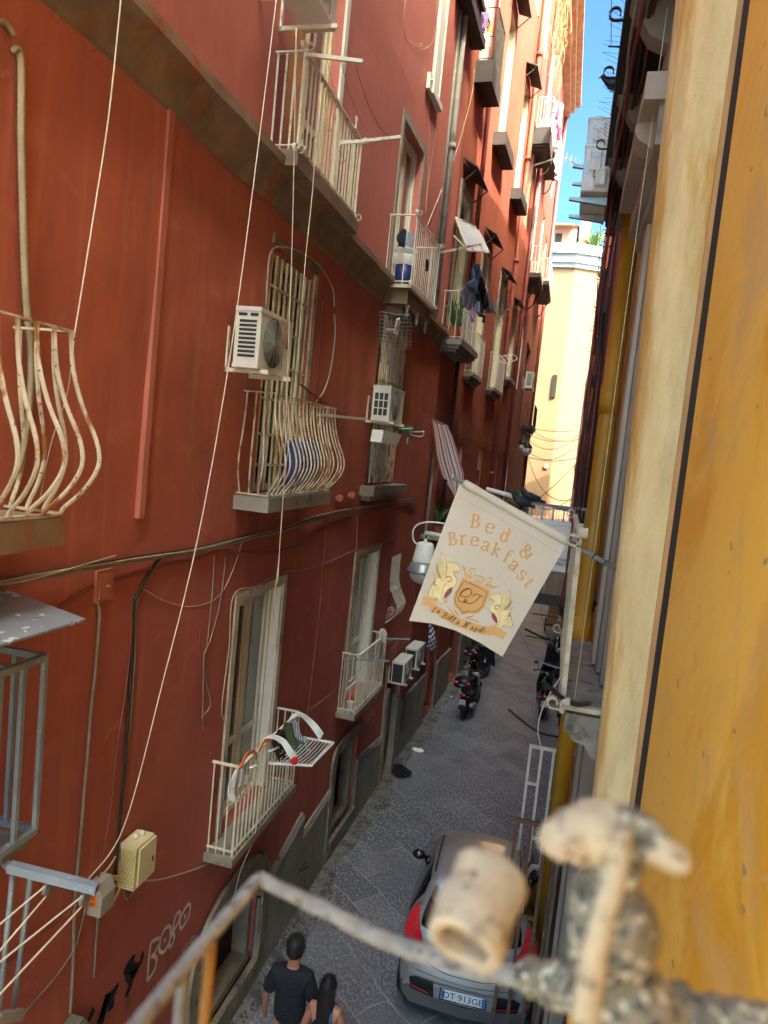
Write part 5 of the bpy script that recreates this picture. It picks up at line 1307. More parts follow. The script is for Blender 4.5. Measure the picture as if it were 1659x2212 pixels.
V = [([(210, 1300), (215, 1330), (206, 1450), (198, 1520), (190, 1620), (180, 1740), (172, 1830), (166, 1900), (160, 1980), (158, 2080), (152, 2190)], .012, M_CABLE, 'grey double conduit running down left of the cream box'),
     ([(284, 1290), (283, 1380), (270, 1500), (255, 1600), (248, 1659), (238, 1760), (212, 1900)], .006, M_CABLER, 'thin reddish wire running down beside the black cables'),
     ([(355, 1195), (330, 1225), (300, 1280), (290, 1310), (287, 1400), (280, 1500), (272, 1620), (262, 1740), (252, 1850), (250, 1905)], .013, M_CABLEK, 'thick black cable hanging down to the cream box'),
     ([(350, 1205), (326, 1240), (296, 1300), (291, 1420), (282, 1550), (268, 1680), (258, 1800), (262, 1890), (272, 1940), (290, 1925)], .008, M_CABLE, 'grey cable beside the thick black one'),
     ([(463, 1200), (460, 1260), (448, 1390), (441, 1430), (438, 1560), (442, 1575)], .006, M_CABLE, 'thin grey wire hanging left of the lower tall window'),
     ([(525, 1165), (500, 1240), (470, 1290), (420, 1310), (360, 1300), (310, 1272)], .004, M_CABLEW, 'slack pale loop between the bundle and the black cables'),
     ([(488, 1202), (476, 1300), (455, 1380), (440, 1420), (446, 1475), (454, 1510), (452, 1530), (436, 1550)], .006, M_CABLE, 'knotted grey wire with a hooked loose end'),
     ([(552, 1270), (505, 1285), (495, 1400), (482, 1500), (480, 1545), (494, 1567)], .007, M_CABLEW, 'pale wire curving in to the lower tall window frame'),
     ([(433, 1336), (430, 1418)], .003, M_CABLER, 'short red string on the wall above the old paper scrap'),
     ([(213, 1960), (208, 2030), (203, 2110)], .009, M_CABLE, 'cut cable hanging below the grey utility box'),
     ([(705, 1115), (700, 1200), (690, 1330), (675, 1450), (665, 1540), (655, 1640), (650, 1690)], .012, M_CABLER, 'brick red vertical pipe between the two lower balconies'),
     ([(772, 1100), (770, 1180), (763, 1240), (757, 1290), (742, 1420), (740, 1440), (750, 1460)], .004, M_CABLEW, 'thin pale wire beside the second lower window'),
     ([(698, 650), (692, 720), (686, 800), (680, 862)], .006, M_CABLER, 'thin red-painted wire right of the tall barred window'),
     ([(575, 665), (578, 600), (585, 545), (610, 533), (650, 545), (690, 575), (718, 620), (722, 662)], .011, M_CABLEW, 'pale pipe arching over the tall barred window'),
     ([(722, 680), (724, 720), (716, 790), (702, 840), (682, 870)], .011, M_CABLEW, 'thick pale hose curving down right of the tall barred window'),
     ([(945, 0), (941, 50), (946, 70)], .006, M_CABLE, 'wire stub beside the high white shutter'),
     ([(876, 0), (872, 50), (880, 85), (905, 100), (912, 94), (905, 96), (915, 106), (935, 90), (941, 60)], .003, M_CABLEW, 'loose curled wire near the top of the wall'),
     ([(926, 195), (927, 260), (925, 370), (918, 460)], .004, M_CABLEW, 'thin wire below the small grey switch box'),
     ([(942, 235), (940, 290), (925, 400), (920, 460)], .004, M_CABLEW, 'second thin wire below the small grey switch box'),
     ([(1025, 150), (1018, 210), (985, 330), (950, 420), (922, 490)], .005, M_ROPE, 'pale wire sagging from the boxy dark balcony'),
     ([(170, 1950), (100, 2010), (60, 2015), (40, 2060), (0, 2090)], .006, M_CABLER, 'reddish wire wandering off at the lower left edge'),
     ([(186, 1950), (178, 1990), (160, 2050), (120, 2110), (60, 2180), (43, 2200)], .007, M_CABLE, 'grey cable sweeping down to the lower left corner'),
     ([(243, 1893), (330, 1902), (400, 1885), (450, 1866)], .007, M_CABLEW, 'pinkish cable running from the boxes to the lower balcony'),
     ([(250, 1850), (230, 1880), (196, 1910)], .008, M_CABLEW, 'pale cable joining the boxes'),
     ([(815, 1390), (835, 1440), (830, 1510), (824, 1580), (820, 1620), (823, 1650)], .012, M_CABLEW, 'pale drain pipe below the low air conditioners, left one'),
     ([(862, 1480), (856, 1540), (850, 1620), (845, 1629)], .010, M_CABLEW, 'pale drain pipe below the low air conditioners, right one'),
     ([(1010, 790), (1000, 870), (990, 960)], .006, M_CABLER, 'thin wire on the far red wall below the white balconies'),
     ]
for pts, r, mt, lab in V: cable(pts, r, mt, lab, group='cables along the left wall')
# cable festoon towards the far end
fe = [(915, 885), (940, 888), (998, 910), (1050, 945), (1095, 965), (1125, 972)]
cable(fe, .008, M_CABLER, 'knotted reddish cable over the striped awning running away', off=.1, group='cables along the left wall')
cable([(980, 930), (1000, 948), (1030, 942), (1060, 965), (1090, 975), (1118, 985)], .007, M_CABLEK, 'black cable just below the festoon over the far small windows', off=.04, group='cables along the left wall')
cable([(990, 960), (1010, 975), (1040, 985), (1060, 975)], .006, M_CABLER, 'red cable draped over the first far small window', off=.04, group='cables along the left wall')
# cream box and its neighbours
bx = thing('junction_box', 'ribbed cream telephone box on the lower left wall', 'junction box', WP(4.58, 2.96))
m = MB(); wbox(m, 4.46, 4.70, 2.97, 3.30, 0, .15); wbox(m, 4.49, 4.71, 2.99, 3.28, .15, .165); build('case', m, mat('ivory_plastic', hx('d3c89f'), .45, var=.1, scale=4), bx)
m = MB()
for i in range(17): wbox(m, 4.452, 4.66, 2.985+i*.018, 2.994+i*.018, .02, .155)
build('ribs', m, mat('ivory_rib_plastic', hx('c7bb92'), .5), bx)
m = MB()
for o in (.035, .09): m.lathe([(.018, 0), (.022, .012), (.018, .03), (.0, .036)], WP(4.55+o, 3.30, .05+o*.3), 10)
islands('cap', m, M_WPLAST, bx, smooth=True)
m = MB(); wbox(m, 4.66, 4.675, 3.1, 3.14, .166, .17); build('lock', m, M_ACDARK, bx)
bx = thing('junction_box', 'small grey box with orange number stickers on the lower left wall', 'junction box', WP(4.2, 2.96))
m = MB(); P = [WP(4.12, 2.97, 0), WP(4.12, 2.97, .11), WP(4.12, 3.12, .12), WP(4.12, 3.2, .08), WP(4.12, 3.2, 0)]; m.prism(P, WP(4.27, 3, 0)-WP(4.12, 3, 0)); build('case', m, mat('grey_plastic', hx('a5a29b'), .5), bx)
for k, body in enumerate(('55', '50')):
    tc_ = bpy.data.curves.new('n', 'FONT'); tc_.body = body; tc_.size = .038
    mtx = facing(WP(4.117, 3.09-.045*k, .02), WN(4.1), (0, 0, 1))
    text_mesh(tc_, mtx, 'number', M_BLACKP, bx)
m = MB(); m.add([WP(4.1185, 3.08, .015), WP(4.1185, 3.08, .072), WP(4.1185, 3.125, .072), WP(4.1185, 3.125, .015)], [(0, 1, 2, 3)]); m.add([WP(4.1185, 3.038, .015), WP(4.1185, 3.038, .08), WP(4.1185, 3.072, .08), WP(4.1185, 3.072, .015)], [(0, 1, 2, 3)]); islands('sticker', m, M_ORANGE, bx)
for k in range(4):
    m = MB(); m.tube(curve([WP(4.22+.0*k, 2.97, .05), WP(4.3, 2.93-.006*k, .05), WP(4.42, 2.95-.008*k, .04), WP(4.46+.01*k, 3.02, .035), WP(4.40, 3.07+.01*k, .03), WP(4.34, 3.12, .03)], 6), .006, 5); build('lead', m, M_CABLEW, bx, smooth=True)
sb = LW(928, 181, .02); bx = thing('switch_box', 'small grey switch box below the high white shutter', 'switch box', sb)
m = MB(); wbox(m, sb.y-.12, sb.y+.06, sb.z-.12, sb.z+.12, 0, .06); build('case', m, M_AC, bx); m = MB(); m.lathe([(.03, 0), (.02, .02)], WP(sb.y-.03, sb.z+.04, .06), 10, 'X'); build('knob', m, M_STEEL, bx)
# old paper
m = MB(); P = cr('7', (1275, 1100), (1298, 1092), (1300, 1135), (1290, 1165), (1268, 1160)); m.poly([LW(*p, .006) for p in P]); solo('paper_scrap', m, mat('old_paper', hx('c79a70'), .9), 'torn ochre paper scrap glued to the wall', 'paper', smooth=False)

# ropes hanging through the picture, off the wall
def rope(pts, label, r=.006, mt=None):
    P = [LW(x, y, o) for x, y, o in pts]; m = MB(); m.tube(curve(P, 8), r*.8, 6); return solo('rope', m, mt or M_ROPE, label, 'rope', 'ropes hanging down the red facade')
rope([(262, -10, .42), (235, 250, .42), (200, 480, .42), (160, 730, .40)], 'thin rope ending at the left balcony cage', .005)
rope([(160, 737, .38), (145, 850, .3), (110, 960, .2), (85, 1085, .12)], 'slack continuation of the rope inside the left balcony cage', .004)
rope([(598, -10, .5), (560, 300, .5), (500, 750, .5), (430, 1150, .45), (350, 1480, .4), (268, 1785, .3), (190, 1900, .12)], 'long pale rope running past the large air conditioner down to the boxes', .006)
rope([(640, 60, .42), (634, 400, .4), (630, 560, .4), (622, 780, .4), (613, 1050, .38), (603, 1200, .36), (592, 1310, .34), (596, 1400, .34), (590, 1500, .33)], 'pale rope in front of the barred window', .006)
rope([(697, 100, .42), (676, 400, .4), (660, 560, .4), (640, 800, .4), (612, 1070, .38), (600, 1260, .36)], 'second pale rope in front of the barred window', .006)
rope([(580, 1560, .3), (555, 1780, .3), (520, 1880, .25), (497, 1960, .1), (455, 1998, .04)], 'cord hanging from the airer balcony to the dark opening', .006)
P = [PY(x, y, 7.3) for x, y in ((1290, 100), (1200, 200))]
m = MB(); m.tube(curve([Vector((.28, 4.9, 9.3)), Vector((.26, 4.9, 7.2)), Vector((.25, 4.8, 6.0)), Vector((.24, 4.75, 4.9))], 8), .0022, 5); solo('rope', m, M_ROPE, 'yellowish rope running down beside the right-hand mouldings', 'rope', 'ropes hanging down the red facade')
# bundle of red and dark cables on the right, running from the upper right down to the flag
rr = random.Random(8)
for k, (mt, r, dx) in enumerate(((M_PINKMETAL, .018, 0), (M_CABLEK, .014, .045), (M_CABLE, .012, -.035), (M_PINKMETAL, .012, .08))):
    P = [Vector((.13+dx+.008*math.sin(i*1.7+k), 4.6+i*.37, 9.30+.01*k)) for i in range(13)]
    m = MB(); m.tube(curve(P, 5), r, 6); solo('cable', m, mt, ['dull red cable clipped under the upper right balcony', 'black cable beside the red one under the upper right balcony', 'grey cable on the street edge of the upper right balcony', 'inner dull red cable under the upper right balcony'][k], 'cable', 'cables under the upper right balcony')
for k, (x, y) in enumerate(((.14, 7.9), (.2, 8.1), (.17, 8.4))):
    P = [Vector((x+.02*math.sin(i*2.1+k), y+.05*math.sin(i+k), 9.3-i*.55)) for i in range(9)]
    m = MB(); m.tube(curve(P, 5), .011, 5); solo('cable', m, (M_PINKMETAL, M_CABLEK, M_PINKMETAL)[k], ['dull red cable dropping beside the ochre drainpipe', 'black cable dropping beside the ochre drainpipe', 'second dull red cable dropping behind the ochre drainpipe'][k], 'cable', 'cables beside the ochre pipe')
# ribbed black hose by the neighbour's rail
P = curve([PY(1275, 1519, 4.62), PY(1245, 1521, 4.58), PY(1215, 1508, 4.55), PY(1192, 1488, 4.5), PY(1172, 1472, 4.46)], 22)
m = MB(); m.tube(P, [.0135+(.0028 if i % 2 else 0) for i in range(len(P))], 10); solo('hose', m, M_CABLEK, 'ribbed black hose poking out of the column', 'hose')
m = MB(); m.tube(curve([PY(1212, 1462, 4.7), PY(1190, 1495, 4.7), PY(1172, 1530, 4.68), PY(1162, 1575, 4.66), PY(1168, 1610, 4.64)], 8), .004, 5); solo('cable', m, M_CABLEW, 'thin pale wire dangling in front of the parked scooters', 'cable')
# wires across the street in front of the tower
for k, (a, b, d, Ya, Yb, mt, lab) in enumerate((((1118, 918), (1262, 930), .15, 36, 30, M_CABLEK, 'topmost thin wire across the street before the tower'), ((1142, 918), (1262, 934), .5, 34, 28, M_CABLEK, 'sagging black wire across the street before the tower'),
      ((1130, 930), (1262, 946), .3, 33, 27, M_CABLER, 'reddish cable across the street before the tower'), ((1130, 936), (1256, 940), .6, 32, 26, M_CABLEK, 'twisted wire across the street before the tower'),
      ((1125, 955), (1262, 950), .7, 30, 25, M_CABLEK, 'deeply sagging wire across the street before the tower'), ((1122, 978), (1252, 988), .2, 28, 22, M_CABLER, 'lower reddish cable across the street before the tower'),
      ((1120, 1000), (1240, 1070), .8, 24, 15, M_CABLER, 'loose reddish cable hanging towards the far balconies'), ((1140, 985), (1250, 1075), .5, 22, 14, M_CABLEK, 'wire slanting down to the right-hand balconies'), ((1165, 1076), (1252, 992), .05, 14, 20, M_CABLEK, 'taut diagonal wire crossing the tower foot'))):
    m = MB(); m.tube(sag(PY(*a, Ya), PY(*b, Yb), d, 14), .012 if k < 6 else .009, 4); solo('wire', m, mt, lab, 'wire', 'wires across the street')
m = MB(); m.tube(curve([PX(1300, 420, .16), PX(1292, 600, .17), PX(1275, 800, .17), PX(1262, 1000, .17)], 8), .008, 4); solo('cable', m, M_CABLEK, 'black cable hanging down the edge of the far right balconies', 'cable')
m = MB(); m.tube([PY(1321, -5, 6.5), PY(1320, 96, 6.5)], .003, 4); m.tube([PY(1314, 100, 6.5), PY(1345, 101, 6.5)], .008, 5); solo('wire', m, M_CABLEK, 'wire hanging against the sky from the upper right balcony', 'wire')

# ------------------------------------------------------------------ graffiti (paint on the near house)
def spray(name, strokes, w, mt, label=None, off=.006, bld=None, sm=5, tp=False):
    m = MB()
    for st in strokes:
        P = [LW(x, y, off) for x, y in st]; C = curve(P, sm) if len(P) > 2 else P
        W = [w*(.4+.6*math.sin(PI*(i+.5)/len(C))) for i in range(len(C))] if tp else w
        m.ribbon(C, W, lambda q: WN(q.y))
    return build(name, m, mt, bld or red1, label=label)
M_SPW = mat('white_spray', hx('cfc6c4'), .8, bump=0); M_SPK = mat('black_spray', hx('15131a'), .7, bump=0); M_SPG = mat('faded_spray', hx('8a8178'), .8, bump=0); M_SPB = mat('blue_spray', hx('2b2f4c'), .8, bump=0); M_SPY = mat('yellow_spray', hx('8c8440'), .8, bump=0)
Q = lambda *p: cr('q', *p)
spray('graffiti', [Q((300, 1400), (310, 1200), (330, 1000), (350, 900), (400, 860), (460, 840), (465, 880), (430, 960), (390, 1040), (350, 1085), (400, 1080), (420, 1130), (405, 1220), (370, 1300), (300, 1400)),
                   Q((480, 830), (460, 940), (455, 1000), (500, 1030), (545, 980), (590, 880), (605, 760), (600, 690), (560, 690), (510, 750), (480, 830)),
                   Q((600, 970), (590, 900), (630, 760), (650, 640), (680, 530), (720, 490), (735, 520), (710, 620), (670, 700), (640, 750), (655, 820), (640, 890), (600, 970)),
                   Q((735, 720), (730, 640), (740, 570), (780, 480), (830, 400), (862, 395), (865, 450), (840, 560), (800, 640), (740, 725)), Q((530, 840), (532, 890)), Q((800, 520), (792, 580))], .032, M_SPW, 'white outlined letters B O P O sprayed low on the wall')
spray('graffiti', [Q((232, 1020), (225, 1120), (180, 1200), (130, 1300), (115, 1310), (130, 1240), (70, 1260), (40, 1330), (70, 1380), (70, 1470), (30, 1570), (0, 1600)), Q((130, 1060), (80, 1150), (30, 1230), (-10, 1330)),
                   cr('10', (770, 1400), (720, 1480), (690, 1520), (660, 1659)), cr('10', (700, 1460), (640, 1659)), cr('10', (610, 1560), (560, 1659)), cr('10', (700, 1560), (740, 1520))], .085, M_SPK, 'bold black sprayed letters in the lower left corner', off=.007, tp=True)
spray('graffiti', [Q((0, 1780), (40, 1600), (55, 1640), (30, 1760), (90, 1640), (120, 1580)), Q((50, 1960), (90, 1860), (100, 1960)), Q((200, 1730), (240, 1640), (260, 1640), (230, 1720)), Q((350, 1520), (360, 1440), (400, 1440), (380, 1540)), Q((500, 1400), (560, 1200), (590, 1150), (550, 1300)), Q((530, 1080), (590, 1050), (545, 1160), (570, 1080)), Q((640, 1120), (720, 970), (750, 1060), (690, 1240), (650, 1200), (700, 1060)), Q((680, 1180), (720, 1090))], .006, M_SPK, 'thin black marker tags')
spray('graffiti', [Q((750, 1030), (790, 960), (850, 880), (915, 810), (910, 850), (860, 900))], .012, M_SPW); spray('graffiti', [Q((905, 840), (890, 950), (850, 1040), (815, 1180)), Q((890, 960), (870, 1060))], .02, M_SPY)
Nn = lambda *p: cr('n', *p)
spray('graffiti', [Nn((140, 1160), (150, 1060), (175, 1040)), Nn((145, 1100), (170, 1090)), Nn((185, 1080), (180, 1020), (200, 1000), (205, 1060), (188, 1080)), Nn((210, 1060), (220, 960), (245, 920), (240, 1000)), Nn((225, 1010), (250, 990), (250, 1040), (262, 1060)), Nn((265, 1010), (275, 950), (270, 900))], .012, M_SPW, 'white sprayed scrawl FOOEL under the mop balcony')
spray('graffiti', [Nn((95, 1330+20*0), (105, 1240), (112, 1300)), Nn((125, 1310), (130, 1220), (150, 1210), (150, 1290)), Nn((165, 1270), (185, 1180), (170, 1200)), Nn((200, 1240), (225, 1110)), Nn((240, 1180), (262, 1080), (270, 1140)), Nn((280, 1120), (300, 1040), (310, 1100)), Nn((320, 1080), (330, 1010))], .014, M_SPG)
def pl(pts, w, mt, lab=None): spray('graffiti', pts, w, mt, lab, off=.056)
pl([Nn((170, 1480), (195, 1360)), Nn((200, 1440), (215, 1340)), Nn((220, 1430), (240, 1330), (250, 1380)), Nn((265, 1380), (280, 1290), (300, 1330)), Nn((305, 1350), (312, 1280))], .016, M_SPK, 'dark sprayed word LIBERTA on the grey base')
pl([Nn((375, 1200), (390, 1100), (400, 1170)), Nn((420, 1150), (430, 1070), (440, 1130)), Nn((455, 1110), (468, 1050)), Nn((30, 1640), (60, 1500), (110, 1440), (140, 1380), (150, 1450), (110, 1560)), Nn((60, 1650), (150, 1500))], .018, M_SPG)
Oo = lambda *p: cr('o', *p)
pl([Oo((780, 1880), (820, 1800), (840, 1880), (880, 1760), (900, 1860), (940, 1760)), Oo((850, 1930), (900, 1780)), Oo((960, 1760), (1000, 1620), (1020, 1700), (1060, 1560), (1090, 1660), (1130, 1520), (1170, 1500)), Oo((980, 1700), (1080, 1540))], .012, M_SPG, 'faint pale scribbles on the grey base')
pl([Oo((1180, 1650), (1240, 1560), (1300, 1540), (1280, 1620), (1220, 1680), (1190, 1760), (1260, 1700)), Oo((1210, 1720), (1290, 1600)), Oo((1230, 1500), (1280, 1360), (1290, 1440), (1330, 1320))], .012, M_SPY)
pl([Oo((1080, 1936), (1120, 1860), (1180, 1780)), Oo((1100, 1900), (1200, 1840))], .03, mat('green_spray', hx('2c4a40'), .8, bump=0))

# ------------------------------------------------------------------ washing, airers, things on the balconies
def cloth_strip(mb, a, b, drop, fold=.02, nu=12, nv=10, out=Vector((1, 0, 0)), taper=0.0, seed=1, ph=0):
    """cloth hanging from the line a-b"""
    a = Vector(a); b = Vector(b); rr = random.Random(seed); k = rr.uniform(2, 4); q = rr.uniform(0, 6)
    def f(u, v):
        p = a.lerp(b, .5+(u-.5)*(1-taper*v)); sg = .012*math.sin(PI*u)
        return p + Vector((0, 0, -drop*v*(1+.08*math.sin(u*7+q))-sg)) + out*(fold*math.sin(u*PI*k*2+q)*(.3+v)+fold*.5*math.sin(v*5+q))
    mb.grid(f, nu, nv); return mb
def striped(name, c1, c2, sc, axis=0, thr=.5):
    t = NT(name); tc = t.n('ShaderNodeTexCoord'); sx = t.n('ShaderNodeSeparateXYZ'); t.L(tc.outputs['Object'], sx.inputs[0])
    k = t.math('FRACT', t.math('MULTIPLY', sx.outputs[axis], sc))
    t.col(t.mix(t.math('GREATER_THAN', k, thr), c1, c2)); t.set(Roughness=.85); t.b.inputs['Subsurface Weight'].default_value = 0; return t.m
M_STRBLUE = striped('blue_white_stripes', hx('d5dbe4'), hx('3d578c'), 42, 1); M_GREENCL = mat('dark_green_cloth', hx('5d6a52'), .85, var=.25, scale=6); M_FLORAL = mat('black_floral_cloth', hx('1b1b22'), .85, spot=(hx('d3907c'), .60, 22), bump=0)
M_WHCL = mat('white_cloth', hx('dcdcdc'), .85, var=.05); M_NAVY = mat('navy_cloth', hx('1b2338'), .85, var=.2); M_DENIM = mat('denim_cloth', hx('3f5978'), .85, var=.2, scale=8); M_BLKCL = mat('black_cloth', hx('131318'), .9)
M_LIL = mat('lilac_cloth', hx('b99ad0'), .85, var=.1); M_YCL = mat('yellow_cloth', hx('d8a63a'), .85); M_GRCL = mat('grey_cloth', hx('6c6d75'), .85, var=.15); M_MULTI = mat('flowered_cloth', hx('a9a4c4'), .85, spot=(hx('4c8f86'), .56, 22)); M_PNKCL = mat('magenta_cloth', hx('b8416e'), .85); M_LTB = mat('light_blue_cloth', hx('9fb2d8'), .85)
# folding airer on the lower balcony: white plastic arms and rack
ai = thing('clothes_airer', 'white folding balcony airer with a red end cap, laden with washing', 'clothes airer', WP(7.2, 3.34, .3))
def az(x, y, o): return LW(x, y, o)
M_AW = M_WPLAST
def arm(pts, offs, w0=.075):
    P = [LW(*cr('o', p)[0], o) for p, o in zip(pts, offs)]; C = curve(P, 6); n = len(C)
    m = MB(); W = [w0*(.35+.9*(i/n)**1.2) for i in range(n)]
    m.ribbon(C, W, Vector((.0, 1, 0)), .02); o = build('arm', m, M_AW, ai, smooth=False); return C
A1 = arm([(700, 445), (770, 410), (850, 425), (930, 480), (990, 580), (1050, 670)], [.30, .34, .40, .47, .56, .66])
A2 = arm([(985, 240), (1030, 180), (1110, 165), (1200, 230), (1280, 320), (1340, 415)], [.30, .34, .40, .47, .56, .66])
e1 = A1[-1]; e2 = A2[-1]
m = MB(); m.lathe([(.0, -.024), (.033, -.024), (.036, -.018), (.036, 0)], e1+Vector((0, -.004, .0)), 20, 'Y'); build('end_cap', m, M_REDPL, ai, label='round red end cap', smooth=False)
m = MB()
c00 = LW(*cr('o', (770, 700))[0], .36); c01 = LW(*cr('o', (1235, 725))[0], .74); c11 = LW(*cr('o', (1480, 475))[0], .74); c10 = LW(*cr('o', (1120, 410))[0], .36)
zr = c01.z; 
K = [c00, c01, c11, c10]
for p, q_ in zip(K, K[1:]+K[:1]): m.bar(p, q_, .02, .02)
build('rack_frame', m, M_AW, ai)
m = MB()
for i in range(1, 10):
    p = c00.lerp(c01, i/10); q_ = c10.lerp(c11, i/10); m.tube(curve([p, p.lerp(q_, .5)-Vector((0, 0, .02)), q_], 5), .005, 5)
build('rack_bars', m, M_AW, ai)
def drape(label, x0, x1, mt, z, dy, ylo, drop, nm='cloth'):
    pass
def hang_cloth(pix, off0, off1, mt, label, cat, thick=.02, fold=.012, name='garment', group=None, seed=1):
    """garment whose outline is pictured by pix, hanging roughly in one plane parallel to the wall"""
    P = [LW(x, y, (off0+off1)/2) for x, y in pix]; bm = bmesh.new()
    Q_ = [Vector((p.y, p.z, 0)) for p in P]; R_ = []
    for i, p in enumerate(Q_):                           # slightly rounded corners
        a_, b_ = Q_[i-1], Q_[(i+1) % len(Q_)]; R_ += [p.lerp(a_, .22), p.lerp(p.lerp(a_, .2).lerp(p.lerp(b_, .2), .5), .6), p.lerp(b_, .22)]
    X0 = sum(p.x for p in P)/len(P); nrm = WN(P[0].y); slope = nrm.y/max(nrm.x, .01)
    vv = [bm.verts.new(p) for p in R_]
    for t_ in tessellate_polygon([R_]):
        try: bm.faces.new([vv[i] for i in t_])
        except Exception: pass
    ext = max(max(p.x for p in R_)-min(p.x for p in R_), .1); zt_ = max(p.y for p in R_); zb_ = min(p.y for p in R_)
    for _ in range(6):
        es = [e for e in bm.edges if e.calc_length() > max(.025, ext*.06)]
        if not es or len(bm.verts) > 2500: break
        bmesh.ops.subdivide_edges(bm, edges=es, cuts=1); bmesh.ops.triangulate(bm, faces=bm.faces[:])
    bm.verts.index_update(); bm.verts.ensure_lookup_table(); m = MB(); fq = 2*PI*3.3/ext
    amp = min(.05, max(fold, ext*.07)); vs = []
    for v in bm.verts:
        y_, z_ = v.co.x, v.co.y; dn = (zt_-z_)/max(zt_-zb_, .01)
        x_ = WX(y_)+(off0+off1)/2 + amp*(.25+.75*dn)*math.sin(y_*fq+seed+1.5*math.sin(z_*7+seed)) + amp*.5*math.sin(z_*11+y_*5+seed)
        vs.append(Vector((x_, y_, z_)))
    m.add(vs, [tuple(v.index for v in f.verts) for f in bm.faces]); bm.free()
    o = solo(name, m, mt, label, cat, group, smooth=True); md = o.modifiers.new('t', 'SOLIDIFY'); md.thickness = .006; return o
G_ = 'washing hung out to dry'
hang_cloth(Oo((1040, 205), (1075, 225), (1110, 350), (1150, 470), (1165, 555), (1130, 560), (1060, 430), (1010, 300), (985, 245)), .36, .40, M_STRBLUE, 'blue and white striped cloth over the white airer', 'cloth', group=G_)
hang_cloth(Oo((915, 310), (980, 250), (1030, 262), (1060, 370), (1120, 480), (1150, 560), (1100, 610), (1040, 540), (970, 470), (940, 390)), .38, .42, M_GREENCL, 'dark green garment over the white airer', 'garment', group=G_, seed=2)
hang_cloth(Oo((820, 400), (900, 320), (950, 330), (960, 400), (940, 470), (900, 480), (950, 560), (975, 660), (900, 650), (830, 670), (815, 560), (810, 470)), .36, .38, M_FLORAL, 'black floral garment over the white airer', 'garment', group=G_, seed=3)
hang_cloth(Oo((385, 745), (440, 740), (470, 800), (540, 850), (500, 930), (440, 940), (415, 1100), (345, 1120), (340, 1040), (310, 1030), (350, 900)), .26, .31, M_WHCL, 'white cloth hanging at the near end of the airer balcony', 'cloth', group=G_, seed=4)
for a, b, lab in (((430, 760), (610, 600), 'nearer orange plastic airer clip hooked on the balcony rail'), ((645, 560), (815, 480), 'farther orange plastic airer clip hooked on the balcony rail')):
    mid = ((a[0]+b[0])/2-10, (a[1]+b[1])/2-75)
    P = [LW(*cr('o', p)[0], .33) for p in (a, (a[0]+45, a[1]-85), mid, (b[0]-30, b[1]-30), b, (b[0]+8, b[1]+50))]
    m = MB(); m.ribbon(curve(P, 5), .035, lambda q: WN(q.y), .012); solo('airer_clip', m, M_ORANGE, lab, 'clip', 'orange airer clips', smooth=False)
m = MB(); P = [LW(*cr('o', p)[0], .40) for p in ((560, 750), (650, 710))]; m.tube(P, .012, 6); P = [LW(*cr('o', p)[0], .40) for p in ((760, 570), (870, 525))]; m2 = MB(); m2.tube(P, .012, 6)
solo('airer_rod', m, M_WPLAST, 'short white rod under the nearer orange clip', 'rod'); solo('airer_rod', m2, M_WPLAST, 'short white rod under the farther orange clip', 'rod')
# mop
mp = LW(826, 1375, .3); mo = thing('mop', 'white string mop upside down on the balcony corner', 'mop', mp-Vector((0, 0, .5)))
m = MB(); m.tube([mp-Vector((.05, .05, .95)), mp+Vector((0, 0, .05))], .01, 6); build('handle', m, M_STEEL, mo)
m = MB(); rr = random.Random(2)
for i in range(70):
    a = rr.uniform(0, 2*PI); r = rr.uniform(.02, .065); l = rr.uniform(.14, .25)
    m.tube([mp+Vector((0, 0, .13)), mp+Vector((r*.7*math.cos(a), r*.7*math.sin(a), .11)), mp+Vector((r*math.cos(a), r*math.sin(a), .02)), mp+Vector((r*.9*math.cos(a), r*.9*math.sin(a), .13-l))], .007, 4)
build('mop_head', m, mat('mop_strings', hx('bdbbb2'), .9), mo)
# arms and line of the mop balcony, and pots
la = thing('clothes_line', 'pale blue line frame fixed to the mop balcony rail', 'clothes line', WP(10.0, 3.36, .3))
p0, p1, p2, p3 = LW(770, 1426, .28), LW(840, 1428, .72), LW(829, 1379, .28), LW(886, 1381, .72)
m = MB(); m.bar(LW(742, 1423, .02), p1, .022, .022); build('arm', m, M_STEELGR, la); m = MB(); m.bar(p2, p3, .022, .022); build('arm', m, M_STEELGR, la)
m = MB()
for t_ in (.35, .6, .95): m.tube(sag(p0.lerp(p1, t_), p2.lerp(p3, t_), .04, 8), .003, 4)
m.tube(sag(LW(660, 1540, .5), p2.lerp(p3, .3), .05, 10), .003, 4); build('lines', m, M_CABLE, la)
def pot(name, lab, y, z, o, r, h, mt, plant=None, cat='flower pot', group=None):
    t = thing(name, lab, cat, WP(y, z, o), 0, group)
    m = MB(); m.lathe([(r*.72, 0), (r*.95, h*.9), (r*1.05, h*.9), (r*1.05, h), (r*.9, h), (r*.85, h*.8), (0, h*.8)], WP(y, z, o), 16); build('pot', m, mt, t, smooth=False)
    if plant:
        m = MB(); rr = random.Random(int(y*7)); c = WP(y, z+h*.8, o)
        for i in range(plant[0]):
            a = rr.uniform(0, 2*PI); L = rr.uniform(.5, 1)*plant[1]; s_ = rr.uniform(.1, .5)
            P = curve([c, c+Vector((math.cos(a)*L*s_*.4, math.sin(a)*L*s_*.4, L*.6)), c+Vector((math.cos(a)*L*s_, math.sin(a)*L*s_, L*rr.uniform(.6, 1)))], 4)
            m.ribbon(P, [plant[2]*math.sin(PI*(j+.4)/len(P)) for j in range(len(P))], Vector((math.cos(a+1.3), math.sin(a+1.3), .3)))
        build('leaves', m, M_LEAF, t)
    return t
pot('flower_pot', 'terracotta pot on the mop balcony floor', 10.25, 2.46, .12, .07, .14, M_TERRA); pot('flower_pot', 'small white pot beside the terracotta one on the mop balcony', 10.08, 2.46, .15, .05, .12, M_WPLAST)
